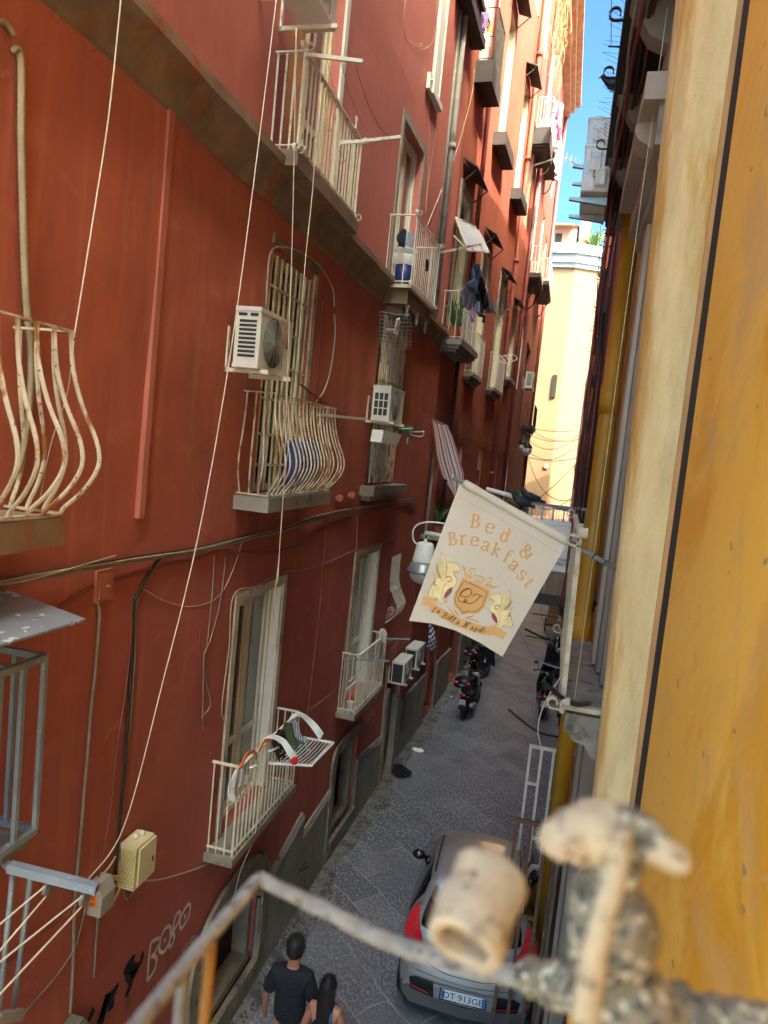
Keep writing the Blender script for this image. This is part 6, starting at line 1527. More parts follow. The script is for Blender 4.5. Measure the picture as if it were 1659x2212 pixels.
b = thing('bucket', 'blue bucket with a white rim on the upper white balcony', 'bucket', WP(10.45, 8.79, .22))
m = MB(); m.lathe([(.12, 0), (.15, .32)], WP(10.45, 8.79, .2), 20); build('body', m, M_BLUE, b, smooth=True); m = MB(); m.lathe([(.15, .32), (.16, .33), (.165, .46), (.16, .47), (.13, .4), (0, .38)], WP(10.45, 8.79, .2), 20); build('rim', m, M_WPLAST, b, smooth=True)
m = MB(); m.lathe([(.0, .36), (.12, .38), (.17, .44), (.175, .46), (.16, .46), (0, .43)], WP(10.5, 8.9, .2), 20); solo('basin', m, M_WPLAST, 'white basin stacked on the blue bucket', 'basin')
m = MB(); m.lathe([(.23, 0), (.25, .1), (.26, .5), (.25, .52), (.22, .5), (0, .48)], WP(7.25, 5.88, .05), 20); m.v = [Vector(v) for v in m.v]; solo('laundry_tub', m, M_BLUE, 'blue tub behind the bulging cage bars', 'tub')
# small clothes on the upper white balcony
hang_cloth(cr('2', (930, 1485), (965, 1480), (985, 1500), (975, 1560), (950, 1605), (920, 1590), (918, 1530)), .2, .24, M_NAVY, 'small navy garment on the upper white balcony', 'garment', group=G_, seed=5)
hang_cloth(cr('2', (985, 1500), (1012, 1505), (1010, 1560), (1000, 1600), (975, 1595), (978, 1540)), .22, .26, M_LTB, 'small light blue garment on the upper white balcony', 'garment', group=G_, seed=6)
hang_cloth(cr('5', (1100, 20), (1117, 25), (1117, 60), (1112, 100), (1100, 100), (1102, 60)), .46, .47, M_NAVY, 'dark sock pegged outside the upper white balcony', 'sock', group=G_, seed=7)
# line brackets of the topmost near balcony with white peg
tb = thing('clothes_line', 'white arm frame with thin lines on the topmost near balcony', 'clothes line', WP(6.1, 9.7, .3))
pa, pb_, pc, pd = LW(*cr('2', (330, 355))[0], .3), LW(*cr('2', (695, 400))[0], .85), LW(*cr('2', (545, 930))[0], .3), LW(*cr('2', (935, 888))[0], .85)
m = MB(); m.bar(pa, pb_, .03, .03); build('arm', m, M_WHITEMET, tb); m = MB(); m.bar(pc, pd, .03, .03); build('arm', m, M_WHITEMET, tb)
m = MB()
for t_ in (.35, .6, .85): m.tube(sag(pa.lerp(pb_, t_), pc.lerp(pd, t_), .12, 10), .003, 4)
build('lines', m, M_CABLE, tb)
m = MB(); q1 = LW(*cr('2', (650, 790))[0], .6); m.bar(q1+Vector((0, -.02, .05)), q1+Vector((0, .01, -.06)), .012); m.bar(q1+Vector((0, .02, .05)), q1+Vector((0, -.01, -.06)), .012); solo('clothes_peg', m, M_WPLAST, 'white pegs on the line of the topmost near balcony', 'peg', smooth=False)
m = MB(); m.bar(LW(*cr('5', (405, 1028))[0], .3), LW(*cr('5', (720, 1058))[0], .36), .03, .03); solo('steel_arm', m, M_WHITEMET, 'white steel arm joining the bulging cage to the small air conditioner', 'bracket', smooth=False)
m = MB(); m.bar(WP(7.2, 7.0, .03), WP(8.9, 6.75, .05), .02); solo('rail_bar', m, M_CABLER, 'red-painted bar above the bulging cage', 'bar', smooth=False)
# grid aerial
an = thing('aerial', 'wire grid television aerial above the small air conditioner', 'aerial', WP(10.6, 8.0, .4))
for side in (0, 1):
    x0, x1 = ((803, 893), (905, 1005))[side]; y0, y1 = ((358, 585), (380, 600))[side]
    m = MB(); q_ = lambda u, v: LW(*cr('5', (x0+(x1-x0)*u, y0+(y1-y0)*v+(16*u if side == 0 else 5*u)))[0], .45+.08*(1-u if side == 0 else u))
    for i in range(5): m.tube([q_(i/4, 0), q_(i/4, 1)], .004, 4)
    for i in range(10): m.tube([q_(0, i/9), q_(1, i/9)], .004, 4)
    build('reflector', m, M_STEEL, an)
m = MB(); m.tube([LW(*cr('5', (850, 480))[0], .4), LW(*cr('5', (900, 480))[0], .62), LW(*cr('5', (925, 405))[0], .7)], .012, 6)
for k in range(5): q1 = LW(*cr('5', (905+k*5, 500-k*20))[0], .6+.02*k); m.tube([q1-Vector((0, .07, 0)), q1+Vector((0, .07, 0))], .016, 6)
build('dipole', m, M_WPLAST, an)
# flower box and drying rack under the small air conditioner
fbx = thing('planter', 'white plastic flower box hanging under the small air conditioner', 'planter', WP(10.6, 6.4, .3))
m = MB(); P0 = [LW(*cr('5', p)[0], .40) for p in ((828, 1130), (945, 1160), (915, 1228), (812, 1208))]; m.prism(P0, (-.16, 0, 0)); o = build('box', m, M_AC, fbx); fix_normals(o)
m = MB(); rr = random.Random(12); c = LW(*cr('5', (950, 1140))[0], .36)
for i in range(60):
    a = rr.uniform(0, 2*PI); L = rr.uniform(.08, .3); p = c+Vector((rr.uniform(-.1, .1), rr.uniform(-.25, .3), rr.uniform(-.03, .03)))
    m.ribbon(curve([p, p+Vector((math.cos(a)*L*.5, math.sin(a)*L*.5, L*.4)), p+Vector((math.cos(a)*L, math.sin(a)*L, rr.uniform(-.1, .1)))], 3), [.006, .012, .016, .016, .013, .008, .002], (0, 0, 1))
build('leaves', m, M_LEAF, fbx)
m = MB(); P = [LW(*cr('5', p)[0], o) for p, o in (((925, 1118), .3), ((1010, 1118), .6))]; m.bar(*P, .02); P = [LW(*cr('5', p)[0], o) for p, o in (((1000, 1140), .4), ((1088, 1138), .75))]; m.bar(*P, .02)
P = [LW(*cr('5', p)[0], o) for p, o in (((1000, 1155), .4), ((1040, 1168), .6), ((1080, 1165), .72), ((1088, 1140), .75))]; m.tube(curve(P, 4), .006, 5); solo('drying_rack', m, M_WPLAST, 'small white drying rack beside the flower box', 'drying rack', smooth=False)
m = MB(); q1 = LW(*cr('5', (984, 1175))[0], .5); m.bar(q1, q1-Vector((0, 0, .1)), .02); solo('clothes_peg', m, mat('blue_peg', hx('3f87b8'), .4), 'blue peg hanging from the small drying rack', 'peg', smooth=False)
# striped awning
t = thing('awning', 'red and white striped awning cloth hanging slack along the wall', 'awning', WP(14.2, 7.0, .1))
L_ = [LW(x, y, .03) for x, y in ((932, 907), (938, 952), (943, 991), (955, 1030), (975, 1061), (982, 1072))]; R_ = [LW(x, y, o) for x, y, o in ((968, 919, .44), (980, 948, .5), (993, 991, .56), (1003, 1032, .56), (993, 1060, .4), (986, 1073, .15))]
Lc, Rc = curve(L_, 6), curve(R_, 6); NU = 72
m = MB(); m.grid(lambda u, v: Lc[int(round(v*(len(Lc)-1)))].lerp(Rc[int(round(v*(len(Rc)-1)))], u)+Vector((.012*math.sin(u*17+v*1.5), -.008*math.sin(u*17+v*1.5), -.03*math.sin(PI*u))), NU, len(Lc)-1)
def sheer(name, c):
    q_ = NT(name); q_.col(c); q_.set(Roughness=.8); tr = q_.n('ShaderNodeBsdfTranslucent'); tr.inputs[0].default_value = (*c, 1)
    mx_ = q_.n('ShaderNodeMixShader'); mx_.inputs[0].default_value = .5; q_.L(q_.b.outputs[0], mx_.inputs[1]); q_.L(tr.outputs[0], mx_.inputs[2]); q_.L(mx_.outputs[0], q_.o.inputs[0]); return q_.m
me_o = build('cloth', m, sheer('awning_white', hx('f0f2f4')), t, smooth=True)
me_o.data.materials.append(sheer('awning_red', hx('c46a66')))
for i, f_ in enumerate(me_o.data.polygons):
    u_k = (i % NU)/NU; f_.material_index = 1 if (u_k*6.5 % 1) < .38 else 0
m = MB(); m.bar(LW(932, 905, .0), LW(968, 921, .42), .025); m.tube([LW(985, 1068, .1), LW(984, 1090, .1), LW(978, 1110, .05)], .008, 5); build('rod', m, M_STEEL, t)
# canopy and washing at the far white balcony
cn = thing('canopy', 'clear corrugated plastic canopy over the washing balcony', 'canopy', WP(14.6, 10.8, .2))
K = [LW(*cr('b', p)[0], o) for p, o in (((135, 860), .05), ((410, 990), .05), ((560, 1310), .42), ((290, 1280), .42))]
m = MB(); m.grid(lambda u, v: (K[0].lerp(K[1], u)).lerp(K[3].lerp(K[2], u), v)+Vector((0, 0, .05*math.sin(PI*v)+.008*math.sin(u*50))), 40, 8)
tg = NT('clear_plastic_sheet'); tg.col(hx('d8d6d2')); tg.set(Roughness=.25); trn = tg.n('ShaderNodeBsdfTransparent'); mx = tg.n('ShaderNodeMixShader'); mx.inputs[0].default_value = .35; tg.L(trn.outputs[0], mx.inputs[2]); tg.L(tg.b.outputs[0], mx.inputs[1]); tg.L(mx.outputs[0], tg.o.inputs[0])
build('sheet', m, tg.m, cn, smooth=True)
m = MB()
for u in (0, .5, 1): a_, b_ = K[0].lerp(K[1], u), K[3].lerp(K[2], u); m.bar(a_, b_, .025); m.bar(b_, a_-Vector((0, 0, .35)), .02)
m.bar(K[0], K[1], .03); m.bar(K[3], K[2], .03); build('frame', m, M_WHITEMET, cn)
lw = thing('clothes_line', 'long rusty pole and lines loaded with washing at the far white balcony', 'clothes line', WP(14.4, 9.8, .5))
A_ = LW(952, 545, .44); B_ = LW(1040, 527, .9); C2 = LW(1068, 690, .44); D2 = LW(1098, 668, .9)
m = MB(); m.bar(A_, B_, .035); build('arm', m, M_RUSTMET, lw); m = MB(); m.bar(C2, D2, .03); build('arm', m, M_RUSTMET, lw)
m = MB()
LN = []
for t_ in (.15, .5, .75, .98):
    s_ = sag(A_.lerp(B_, t_), C2.lerp(D2, t_), .12, 12); LN.append(s_); m.tube(s_, .004, 4)
build('lines', m, M_CABLE, lw)
C5 = lambda *p: cr('5', *p)
for pix, mt, lab, off in ((C5((1350, 190), (1375, 230), (1365, 335), (1318, 335), (1330, 250)), M_GRCL, 'grey garment first on the washing line', .75), (C5((1425, 40), (1448, 80), (1450, 160), (1435, 235), (1410, 245), (1380, 190), (1400, 120)), M_DENIM, 'denim blue shirt on the washing line', .8),
    (C5((1450, 130), (1480, 170), (1505, 260), (1500, 310), (1470, 350), (1470, 400), (1440, 390), (1430, 260), (1440, 180)), M_BLKCL, 'black garment in the middle of the washing line', .8), (C5((1480, 230), (1510, 240), (1512, 370), (1480, 375), (1475, 300)), M_GRCL, 'dark grey shirt towards the end of the washing line', .8),
    (C5((1370, 225), (1395, 235), (1392, 330), (1370, 355), (1362, 290)), M_MULTI, 'flowered violet garment on the washing line', .7), (C5((1400, 240), (1425, 240), (1438, 290), (1420, 310), (1400, 290)), mat('teal_cloth', hx('5f9a8e'), .85), 'teal green garment on the washing line', .78),
    (C5((1400, 300), (1418, 310), (1420, 430), (1395, 432), (1398, 360)), M_LIL, 'long lilac garment hanging lowest on the washing line', .78), (C5((1425, 290), (1455, 300), (1455, 360), (1440, 385), (1422, 350)), M_LTB, 'pale blue cloth on the washing line', .8), (C5((1515, 270), (1548, 330), (1545, 365), (1520, 370), (1510, 330)), M_GRCL, 'last small grey garment on the washing line', .85), (C5((1468, 380), (1490, 385), (1478, 435), (1464, 430)), M_BLKCL, 'black sock below the washing line', .8)):
    hang_cloth(pix, off, off+.06, mt, lab, 'garment', group=G_, seed=len(lab))
for y, o, lab in ((14.35, .2, 'near terracotta pot with tall leaves on the washing balcony'), (14.8, .2, 'far terracotta pot with tall leaves on the washing balcony')): pot('flower_pot', lab, y, 8.71, o, .15, .26, M_TERRA, (26, .7, .05))
# drying rack on the far wall
m = MB(); P = [LW(*cr('c', p)[0], o) for p, o in (((605, 725), .1), ((700, 725), .3), ((860, 695), .6), ((915, 760), .75), ((740, 805), .5), ((665, 735), .25))]; m.tube(curve(P, 4), .014, 5)
for k in range(3): a_ = LW(*cr('c', (720+k*50, 722-k*8))[0], .4+.07*k); b_ = LW(*cr('c', (778+k*45, 795-k*6))[0], .58+.05*k); m.tube([a_, b_], .01, 4)
solo('drying_rack', m, M_WHITEMET, 'white wire rack sticking out of the far red wall', 'drying rack')
# washing high up
hang_cloth(cr('a', (480, 160), (560, 155), (560, 200), (535, 260), (545, 330), (495, 440), (460, 370), (475, 250)), .4, .45, M_LIL, 'lilac shirt high on the boxy dark balcony', 'garment', group=G_, seed=9)
hang_cloth(cr('a', (560, 225), (590, 255), (598, 415), (525, 420), (548, 330), (550, 260)), .42, .46, M_YCL, 'mustard yellow cloth high on the boxy dark balcony', 'cloth', group=G_, seed=10)
for k, (pix, mt, lab) in enumerate(((cr('a', (1385, 1290), (1420, 1300), (1430, 1420), (1400, 1500), (1375, 1400)), M_WHCL, 'white cloth on the end house against the sky, left one'), (cr('a', (1430, 1290), (1465, 1290), (1450, 1480), (1410, 1540), (1400, 1430)), M_PNKCL, 'magenta cloth on the end house against the sky'),
     (cr('a', (1470, 1290), (1510, 1350), (1490, 1480), (1460, 1600), (1420, 1570)), M_WHCL, 'white cloth on the end house against the sky, middle one'), (cr('a', (1430, 1580), (1480, 1600), (1470, 1790), (1430, 1790)), M_PNKCL, 'lower magenta cloth on the end house'), (cr('b', (1400, 0), (1470, 10), (1450, 200), (1425, 440), (1395, 250)), M_WHCL, 'long white sheet on the end house against the sky'))):
    hang_cloth(pix, .75, .8, mt, lab, 'cloth', group=G_, seed=20+k, fold=.03)
# tangle of dry grass under the eave
m = MB(); rr = random.Random(31); c = LW(*cr('a', (1460, 270))[0], .55)
for i in range(110):
    p = c+Vector((rr.gauss(0, .12), rr.gauss(0, .45), rr.gauss(0, .5))); a = rr.uniform(0, 6.3); q_ = [p]
    for j in range(5): a += rr.uniform(-.9, .9); p = p+Vector((rr.uniform(-.08, .08), .25*math.cos(a), .25*math.sin(a)-.04)); q_.append(p)
    m.tube(curve(q_, 3), .007, 3)
solo('dry_creeper', m, M_DRY, 'tangle of dry creeper hanging below the far eave', 'plant')

# ------------------------------------------------------------------ window cage, canopy and pulley arm at the left edge
cg = thing('window_cage', 'grey steel cage frame at the left edge of the wall', 'cage', WP(2.9, 4.2, .3))
m = MB()
y1 = 3.08; of = .38
for z in (5.16, 4.22):
    m.bar(WP(.8, z, of), WP(y1, z, of), .035, .035); m.bar(WP(y1, z, .0), WP(y1, z, of), .035, .035); m.bar(WP(2.85, z, of), WP(2.85, z, 0), .03, .03)
build('frame', m, M_STEELGR, cg)
m = MB()
for y in (y1, 2.93, 2.78, 2.63): m.bar(WP(y, 4.22, of), WP(y, 5.16, of), .024, .024)
for o in (.02, .2): m.bar(WP(y1, 4.22, o), WP(y1, 5.16, o), .024, .024)
islands('bar', m, M_STEELGR, cg)
m = MB(); wbox(m, .8, y1-.02, 4.14, 4.195, 0, of-.02); build('shelf', m, M_GREY, cg)
cs = thing('canopy', 'grey metal sheet canopy spattered white at the left edge', 'canopy', WP(2.9, 5.4, .2))
K = [LW(-5, 1274, 0), LW(45, 1290, 0), LW(131, 1326, .45), LW(-5, 1369, .45)]
m = MB(); yy = 3.2; m.prism([WP(1.2, 5.47, .0), WP(yy, 5.45, .0), WP(yy, 5.36, .52), WP(1.2, 5.38, .52)], (0, 0, -.012)); build('sheet', m, mat('spattered_sheet', hx('8f979f'), .4, .3, var=.2, scale=4, spot=(hx('dcdcd8'), .64, 14)), cs)
m = MB(); m.bar(WP(3.0, 5.38, .4), WP(3.0, 5.3, .3), .03); build('stay', m, M_STEELGR, cs)
pu = thing('clothes_line', 'grey steel arm with two pulleys and looped line at the lower left', 'clothes line', WP(3.0, 4.15, .4))
a_ = LW(20, 1872, .40); b_ = LW(210, 1920, .86); m = MB(); m.bar(a_, b_, .045, .045); build('arm', m, M_STEELGR, pu)
m = MB(); m.bar(WP(3.02, 4.18, 0), a_, .03); build('arm', m, M_STEELGR, pu)
for (px, py, o) in ((103, 1920, .6), (182, 1942, .80)):
    c = LW(px, py, o); m = MB(); m.lathe([(.02, -.012), (.034, -.010), (.026, 0), (.034, .010), (.02, .012), (0, .012)], c, 18, 'X'); w_ = build('pulley', m, M_STEEL, pu)
    m = MB(); m.bar(c+Vector((0, .0, .0)), c+Vector((0, .055, .045)), .02, .03); build('hook', m, M_STEEL, w_)
    d = Vector((0, -1.6, -1.28)) if px < 150 else Vector((0, -1.9, -1.5))
    far = LW(-40, 2030 if px < 150 else 2110, o-.03)
    m = MB(); m.tube([c+Vector((0, -.02, .026)), far], .005, 5); build('line', m, M_ROPE, pu); far2 = LW(-40, 2100 if px < 150 else 2190, o-.03); m = MB(); m.tube([c+Vector((0, .02, -.026)), far2], .005, 5); build('line', m, M_ROPE, pu)
lp = thing('scaffold_frame', 'pair of grey upright tubes in the lower left corner', 'frame', WP(2.9, 3.3, .3))
for x, x2 in ((55, 28), (100, 95)):
    m = MB(); m.tube([LW(x2 if x == 55 else 47+20, 1885, .4), LW(-2 if x == 55 else 28, 2185, .4)], .014, 8); build('upright', m, M_STEELGR, lp, smooth=True)
m = MB(); m.bar(LW(-10, 2200, .42), LW(45, 2190, .42), .05); build('foot_rail', m, M_GREY, lp)
# ------------------------------------------------------------------ helpers for round things
def ball(mb, c, r, n=14, k=9, rot=None):
    c = Vector(c); r = Vector(r if hasattr(r, '__len__') else (r, r, r)); R = Matrix.Rotation(0, 3, 'X') if rot is None else rot
    def f(u, v):
        a = 2*PI*u; b = PI*(v-.5); q = Vector((r.x*math.cos(b)*math.cos(a), r.y*math.cos(b)*math.sin(a), r.z*math.sin(b))); return c + R @ q
    return mb.grid(f, n, k)
def torus(mb, c, R, r, axis='X', n=28, k=10, sq=1.0):
    c = Vector(c); P = []
    for i in range(n):
        a = 2*PI*i/n
        P.append(c + (Vector((0, R*math.cos(a), R*math.sin(a))) if axis == 'X' else Vector((R*math.cos(a), R*math.sin(a), 0))))
    return mb.tube(P, r, k, closed=True)
def paint(name, c, metal=.6, rough=.32):
    t = NT(name); t.col(t.mix(t.noise(3, 3), scl(c, .88), scl(c, 1.08))); t.set(Metallic=metal, Roughness=t.ramp(t.noise(6, 4), [(.3, rough), (.8, rough+.14)]), Coat_Weight=.8, Coat_Roughness=.06); return t.m
M_SILV = paint('silver_car_paint', hx('adaaa8')); M_BLKPL = mat('black_plastic', hx('17181a'), .42, var=.2, bump=.05); M_TYRE = mat('tyre_rubber', hx('1b1b1c'), .8, var=.3, bump=.3)
M_BLKGL = glass_mat('black_car_glass', (.008, .009, .010), .05); M_BLKPAINT = paint('black_gloss_paint', hx('121316'), .1, .25); M_PLATE = mat('number_plate_white', hx('dfe2e4'), .4, var=.05, bump=0); M_PLBLUE = mat('number_plate_blue', hx('1d6fb8'), .4, bump=0)
def lens_mat():
    t = NT('red_lamp_lens'); t.col(t.mix(t.noise(9, 2), hx('b01018'), hx('e0303a'))); t.set(Roughness=.12, Coat_Weight=1.0, Coat_Roughness=.03); return t.m
M_LENS = lens_mat()

# ------------------------------------------------------------------ car
CAR = thing('parked_car', 'silver hatchback parked against the right side, rear towards us', 'car', (-.40, 7.52, 0), rad(2.5))
CT = MW[CAR.name] @ Matrix.Diagonal((1, .86, 1, 1))
def prof(tab, y):
    for (a, va), (b, vb) in zip(tab, tab[1:]):
        if y <= b: return va + (vb-va)*(y-a)/(b-a)
    return tab[-1][1]
ZT = [(0, .50), (.02, .60), (.08, .76), (.13, .95), (.16, 1.01), (.40, 1.24), (.62, 1.42), (.9, 1.47), (1.4, 1.47), (1.85, 1.40), (2.25, 1.15), (2.6, .96), (3.1, .87), (3.5, .76), (3.68, .6), (3.72, .45)]
HW = [(0, .70), (.05, .73), (.2, .77), (.6, .795), (2.5, .79), (3.3, .75), (3.6, .66), (3.72, .55)]
HR = [(0, .70), (.08, .72), (.16, .70), (.42, .60), (.66, .54), (.9, .55), (1.4, .56), (1.85, .56), (2.25, .62), (2.6, .68), (3.1, .66), (3.72, .5)]
BE = [(0, .45), (.1, .80), (.2, .93), (.6, .97), (2.2, .90), (2.6, .86), (3.1, .78), (3.5, .68), (3.72, .42)]
def bow(x, y): return .13*(abs(x)/.78)**2.2*max(0, 1-y/1.2) - .12*(abs(x)/.78)**2*max(0, (y-3)/.7)
ys = [0, .02, .05, .08, .12, .16, .24, .33, .42, .5, .58, .66, .76, .9, 1.1, 1.4, 1.65, 1.85, 2.05, 2.25, 2.45, 2.6, 2.8, 3.1, 3.35, 3.5, 3.6, 3.68, 3.72]
def ring(y):
    zt, hw, hr, be = prof(ZT, y), prof(HW, y), prof(HR, y), min(prof(BE, y), prof(ZT, y)-.03)
    pts = [(0, .2), (hw*.86, .2), (hw*.97, .27), (hw, .42), (hw*1.0, .6 if be > .65 else be*.8), (hw*.99, be-.05), (hw*.955, be)]
    e = max(hr, 0)
    if zt-be > .1:
        pts += [(hw*.955+(e-hw*.955)*.5, be+(zt-be)*.5), (e, zt-.06), (e*.93, zt-.02), (e*.8, zt-.004), (e*.4, zt+.01), (0, zt+.014)]
    else: pts += [(hw*.93, be+(zt-be)*.4), (e*.93, zt-.02), (e*.9, zt-.01), (e*.8, zt-.004), (e*.4, zt+.004), (0, zt+.006)]
    return pts
RG = [ring(y) for y in ys]; K_ = len(RG[0])
def cpt(x, y, z): return CT @ Vector((x, y+bow(x, y), z))
def car_faces(sel):
    m = MB(); vs = []; 
    for y, r in zip(ys, RG):
        for s in (1, -1):
            for x, z in r: vs.append(cpt(s*x, y, z))
    fs = []
    for i in range(len(ys)-1):
        for s in (0, 1):
            for k in range(K_-1):
                if not sel(ys[i], ys[i+1], k): continue
                a = (i*2+s)*K_+k; b = a+2*K_
                fs.append((a, a+1, b+1, b) if s == 0 else (a, b, b+1, a+1))
    used = sorted({i for f in fs for i in f}); mp = {u: k for k, u in enumerate(used)}
    m.v = [vs[u] for u in used]; m.f = [tuple(mp[i] for i in f) for f in fs]; return m
side_gl = lambda a, b, k: k in (6, 7) and a >= .5 and b <= 2.46
wind = lambda a, b, k: k >= 9 and a >= 1.85 and b <= 2.6
m = car_faces(lambda a, b, k: not side_gl(a, b, k) and not wind(a, b, k))
m.add([cpt(s*x, 0, z) for s in (1, -1) for x, z in RG[0]], [tuple(range(K_)) + tuple(range(2*K_-1, K_-1, -1))]); m.add([cpt(s*x, 3.72, z) for s in (1, -1) for x, z in RG[-1]], [tuple(range(K_)) + tuple(range(2*K_-1, K_-1, -1))])
body = build('body', m, M_SILV, CAR, smooth=True)
bm = bmesh.new(); bm.from_mesh(body.data); bmesh.ops.remove_doubles(bm, verts=bm.verts[:], dist=.0006); bmesh.ops.recalc_face_normals(bm, faces=bm.faces[:]); bm.to_mesh(body.data); bm.free()
for s in (1, -1):
    mm = car_faces(side_gl); I = CT.inverted(); keep = [i for i, v in enumerate(mm.v) if (I @ v).x*s > 0]; ks = set(keep); mp = {u: k for k, u in enumerate(keep)}
    m2 = MB(); m2.v = [mm.v[i] for i in keep]; m2.f = [tuple(mp[i] for i in f) for f in mm.f if all(i in ks for i in f)]; build('side_window', m2, M_BLKGL, CAR, smooth=True)
build('windscreen', car_faces(wind), M_BLKGL, CAR, smooth=True)
RY = [(.2, .03), (.50, 0), (.60, .02), (.76, .08), (.95, .13), (1.01, .16), (1.24, .40), (1.42, .62), (1.47, .9)]
def rear(x, z, off=.0):
    y = prof(RY, z); y2 = prof(RY, z+.01); n = Vector((0, -(.01), (y2-y))).normalized(); n = Vector((x*.35, n.y, max(n.z, 0))).normalized()
    return CT @ (Vector((x, y+bow(x, y), z)) + n*off)
def rpatch(mb, poly2, off, smooth=True, n=5, maxe=.05):
    P = curve([Vector((x, z, 0)) for x, z in poly2], n, True) if smooth else [Vector((x, z, 0)) for x, z in poly2]
    bm = bmesh.new(); vv = [bm.verts.new(p) for p in P]
    for t_ in tessellate_polygon([P]):
        try: bm.faces.new([vv[i] for i in t_])
        except Exception: pass
    for _ in range(4):
        es = [e for e in bm.edges if e.calc_length() > maxe]
        if not es: break
        bmesh.ops.subdivide_edges(bm, edges=es, cuts=1); bmesh.ops.triangulate(bm, faces=bm.faces[:])
    bm.verts.index_update(); bm.verts.ensure_lookup_table()
    mb.add([rear(v.co.x, v.co.y, off) for v in bm.verts], [tuple(v.index for v in f.verts) for f in bm.faces]); bm.free()
def rline(mb, pts, w, off):
    C = curve([Vector((x, z, 0)) for x, z in pts], 5); mb.ribbon([rear(p.x, p.y, off) for p in C], w, (CT.to_3x3() @ Vector((0, -1, .5))))
m = MB(); rpatch(m, [(-.50, 1.02), (0, .995), (.50, 1.02), (.56, 1.10), (.50, 1.28), (.42, 1.38), (0, 1.40), (-.42, 1.38), (-.50, 1.28), (-.56, 1.10)], .014); build('rear_window', m, M_BLKGL, CAR, smooth=True)
for s in (1, -1):
    m = MB(); rpatch(m, [(s*.49, .83), (s*.60, .87), (s*.72, .90), (s*.735, 1.0), (s*.70, 1.10), (s*.65, 1.17), (s*.61, 1.18), (s*.585, 1.06), (s*.53, .94)], .02, True, 3); L1 = build('tail_light', m, M_LENS, CAR, smooth=True)
    m = MB(); rline(m, [(s*.62, .88), (s*.62, .98), (s*.615, 1.10)], .006, .023); build('lens_joint', m, M_BLKPL, L1)
m = MB(); rpatch(m, [(-.62, .50), (-.60, .37), (0, .33), (.60, .37), (.62, .50), (.55, .53), (-.55, .53)], .014, False); build('bumper_insert', m, M_BLKPL, CAR, smooth=True)
m = MB(); rpatch(m, [(-.34, .53), (.34, .53), (.32, .355), (-.32, .355)], .022, False); build('plate_recess', m, M_SILV, CAR, smooth=True)
for s in (1, -1):
    m = MB(); rpatch(m, [(s*.38, .385), (s*.58, .405), (s*.58, .425), (s*.38, .40)], .024, False); build('reflector', m, M_LENS, CAR)
m = MB(); rline(m, [(-.66, .78), (-.3, .66), (0, .645), (.3, .66), (.66, .78)], .008, .004); rline(m, [(-.56, .60), (0, .575), (.56, .60)], .006, .004); islands('panel_joint', m, M_BLKPL, CAR)
m = MB(); m.lathe([(.0, -.01), (.028, -.008), (.03, 0)], (0, 0, 0), 12, 'Y'); m.v = [rear(0, .72, .012)+CT.to_3x3() @ v for v in m.v]; build('badge', m, M_STEEL, CAR)
# plate
pc = rear(0, .455, .03); Rr = CT.to_3x3(); PM = Matrix.Translation(pc) @ Matrix(((Rr[0][0], 0, -Rr[0][1], 0), (Rr[1][0], 0, -Rr[1][1], 0), (0, 1, 0, 0), (0, 0, 0, 1))).to_4x4()
PM = facing(pc, Rr @ Vector((1, 0, 0)), Vector((0, .0, 1)))
m = MB(PM); m.box((-.245, -.058, -.004), (.245, .056, .002)); pl_ = build('number_plate', m, M_PLATE, CAR)
m = MB(PM); m.box((-.262, -.078, -.006), (.262, .064, -.0045)); build('plate_holder', m, M_BLKPL, pl_)
m = MB(PM); m.box((-.243, -.056, .002), (-.212, .054, .003)); m.box((.212, -.056, .002), (.243, .054, .003)); islands('country_band', m, M_PLBLUE, pl_)
tq = bpy.data.curves.new('n', 'FONT'); tq.body = 'DT 913GE'; tq.size = .102; tq.align_x = 'CENTER'
text_mesh(tq, PM @ Matrix.Translation((0, -.036, .0035)), 'lettering', M_BLACKP, pl_)
tq = bpy.data.curves.new('n', 'FONT'); tq.body = 'I'; tq.size = .026; text_mesh(tq, PM @ Matrix.Translation((-.231, -.045, .0035)), 'lettering', M_PLATE, pl_)
tq = bpy.data.curves.new('n', 'FONT'); tq.body = 'TOP      RUFFINI A.R S.R.L.       TEL 081'; tq.size = .014; tq.align_x = 'CENTER'; text_mesh(tq, PM @ Matrix.Translation((0, -.074, -.004)), 'lettering', M_PLATE, pl_)
for s in (-1, 1):
    m = MB(CT); m.ribbon([Vector((s*.50, y, prof(ZT, y)+.004)) for y in (.74, .9, 1.1, 1.4, 1.65, 1.8)], .022, (0, 0, 1), .008); build('roof_trim', m, M_BLKPL, CAR)
    m = MB(CT); ball(m, (s*.83, 2.06, .95), (.09, .08, .065)); m.bar((s*.68, 2.1, .91), (s*.82, 2.07, .93), .045); build('wing_mirror', m, M_BLKPAINT, CAR, smooth=True)
    for y in (.62, 2.95):
        m = MB(CT); m.lathe([(.15, -.10), (.27, -.10), (.29, -.06), (.29, .06), (.27, .10), (.15, .10)], (s*.69, y, .29), 26, 'X'); w_ = build('wheel', m, M_TYRE, CAR, smooth=False)
        m = MB(CT); m.lathe([(.0, .0), (.17, .0), (.19, .02)], (s*.78, y, .29), 20, 'X'); build('rim', m, M_STEEL, w_)
m = MB(CT); m.box((-.66, .2, .14), (.66, 3.4, .21)); build('underside', m, M_BLKPL, CAR)
m = MB(CT); m.tube([(0, .95, 1.43), (0, .70, 1.56)], .004, 5); build('roof_aerial', m, M_BLKPL, CAR)
m = MB(CT); m.bar((-.2, .42, 1.19), (.25, .30, 1.065), .015); build('rear_wiper', m, M_BLKPL, CAR)

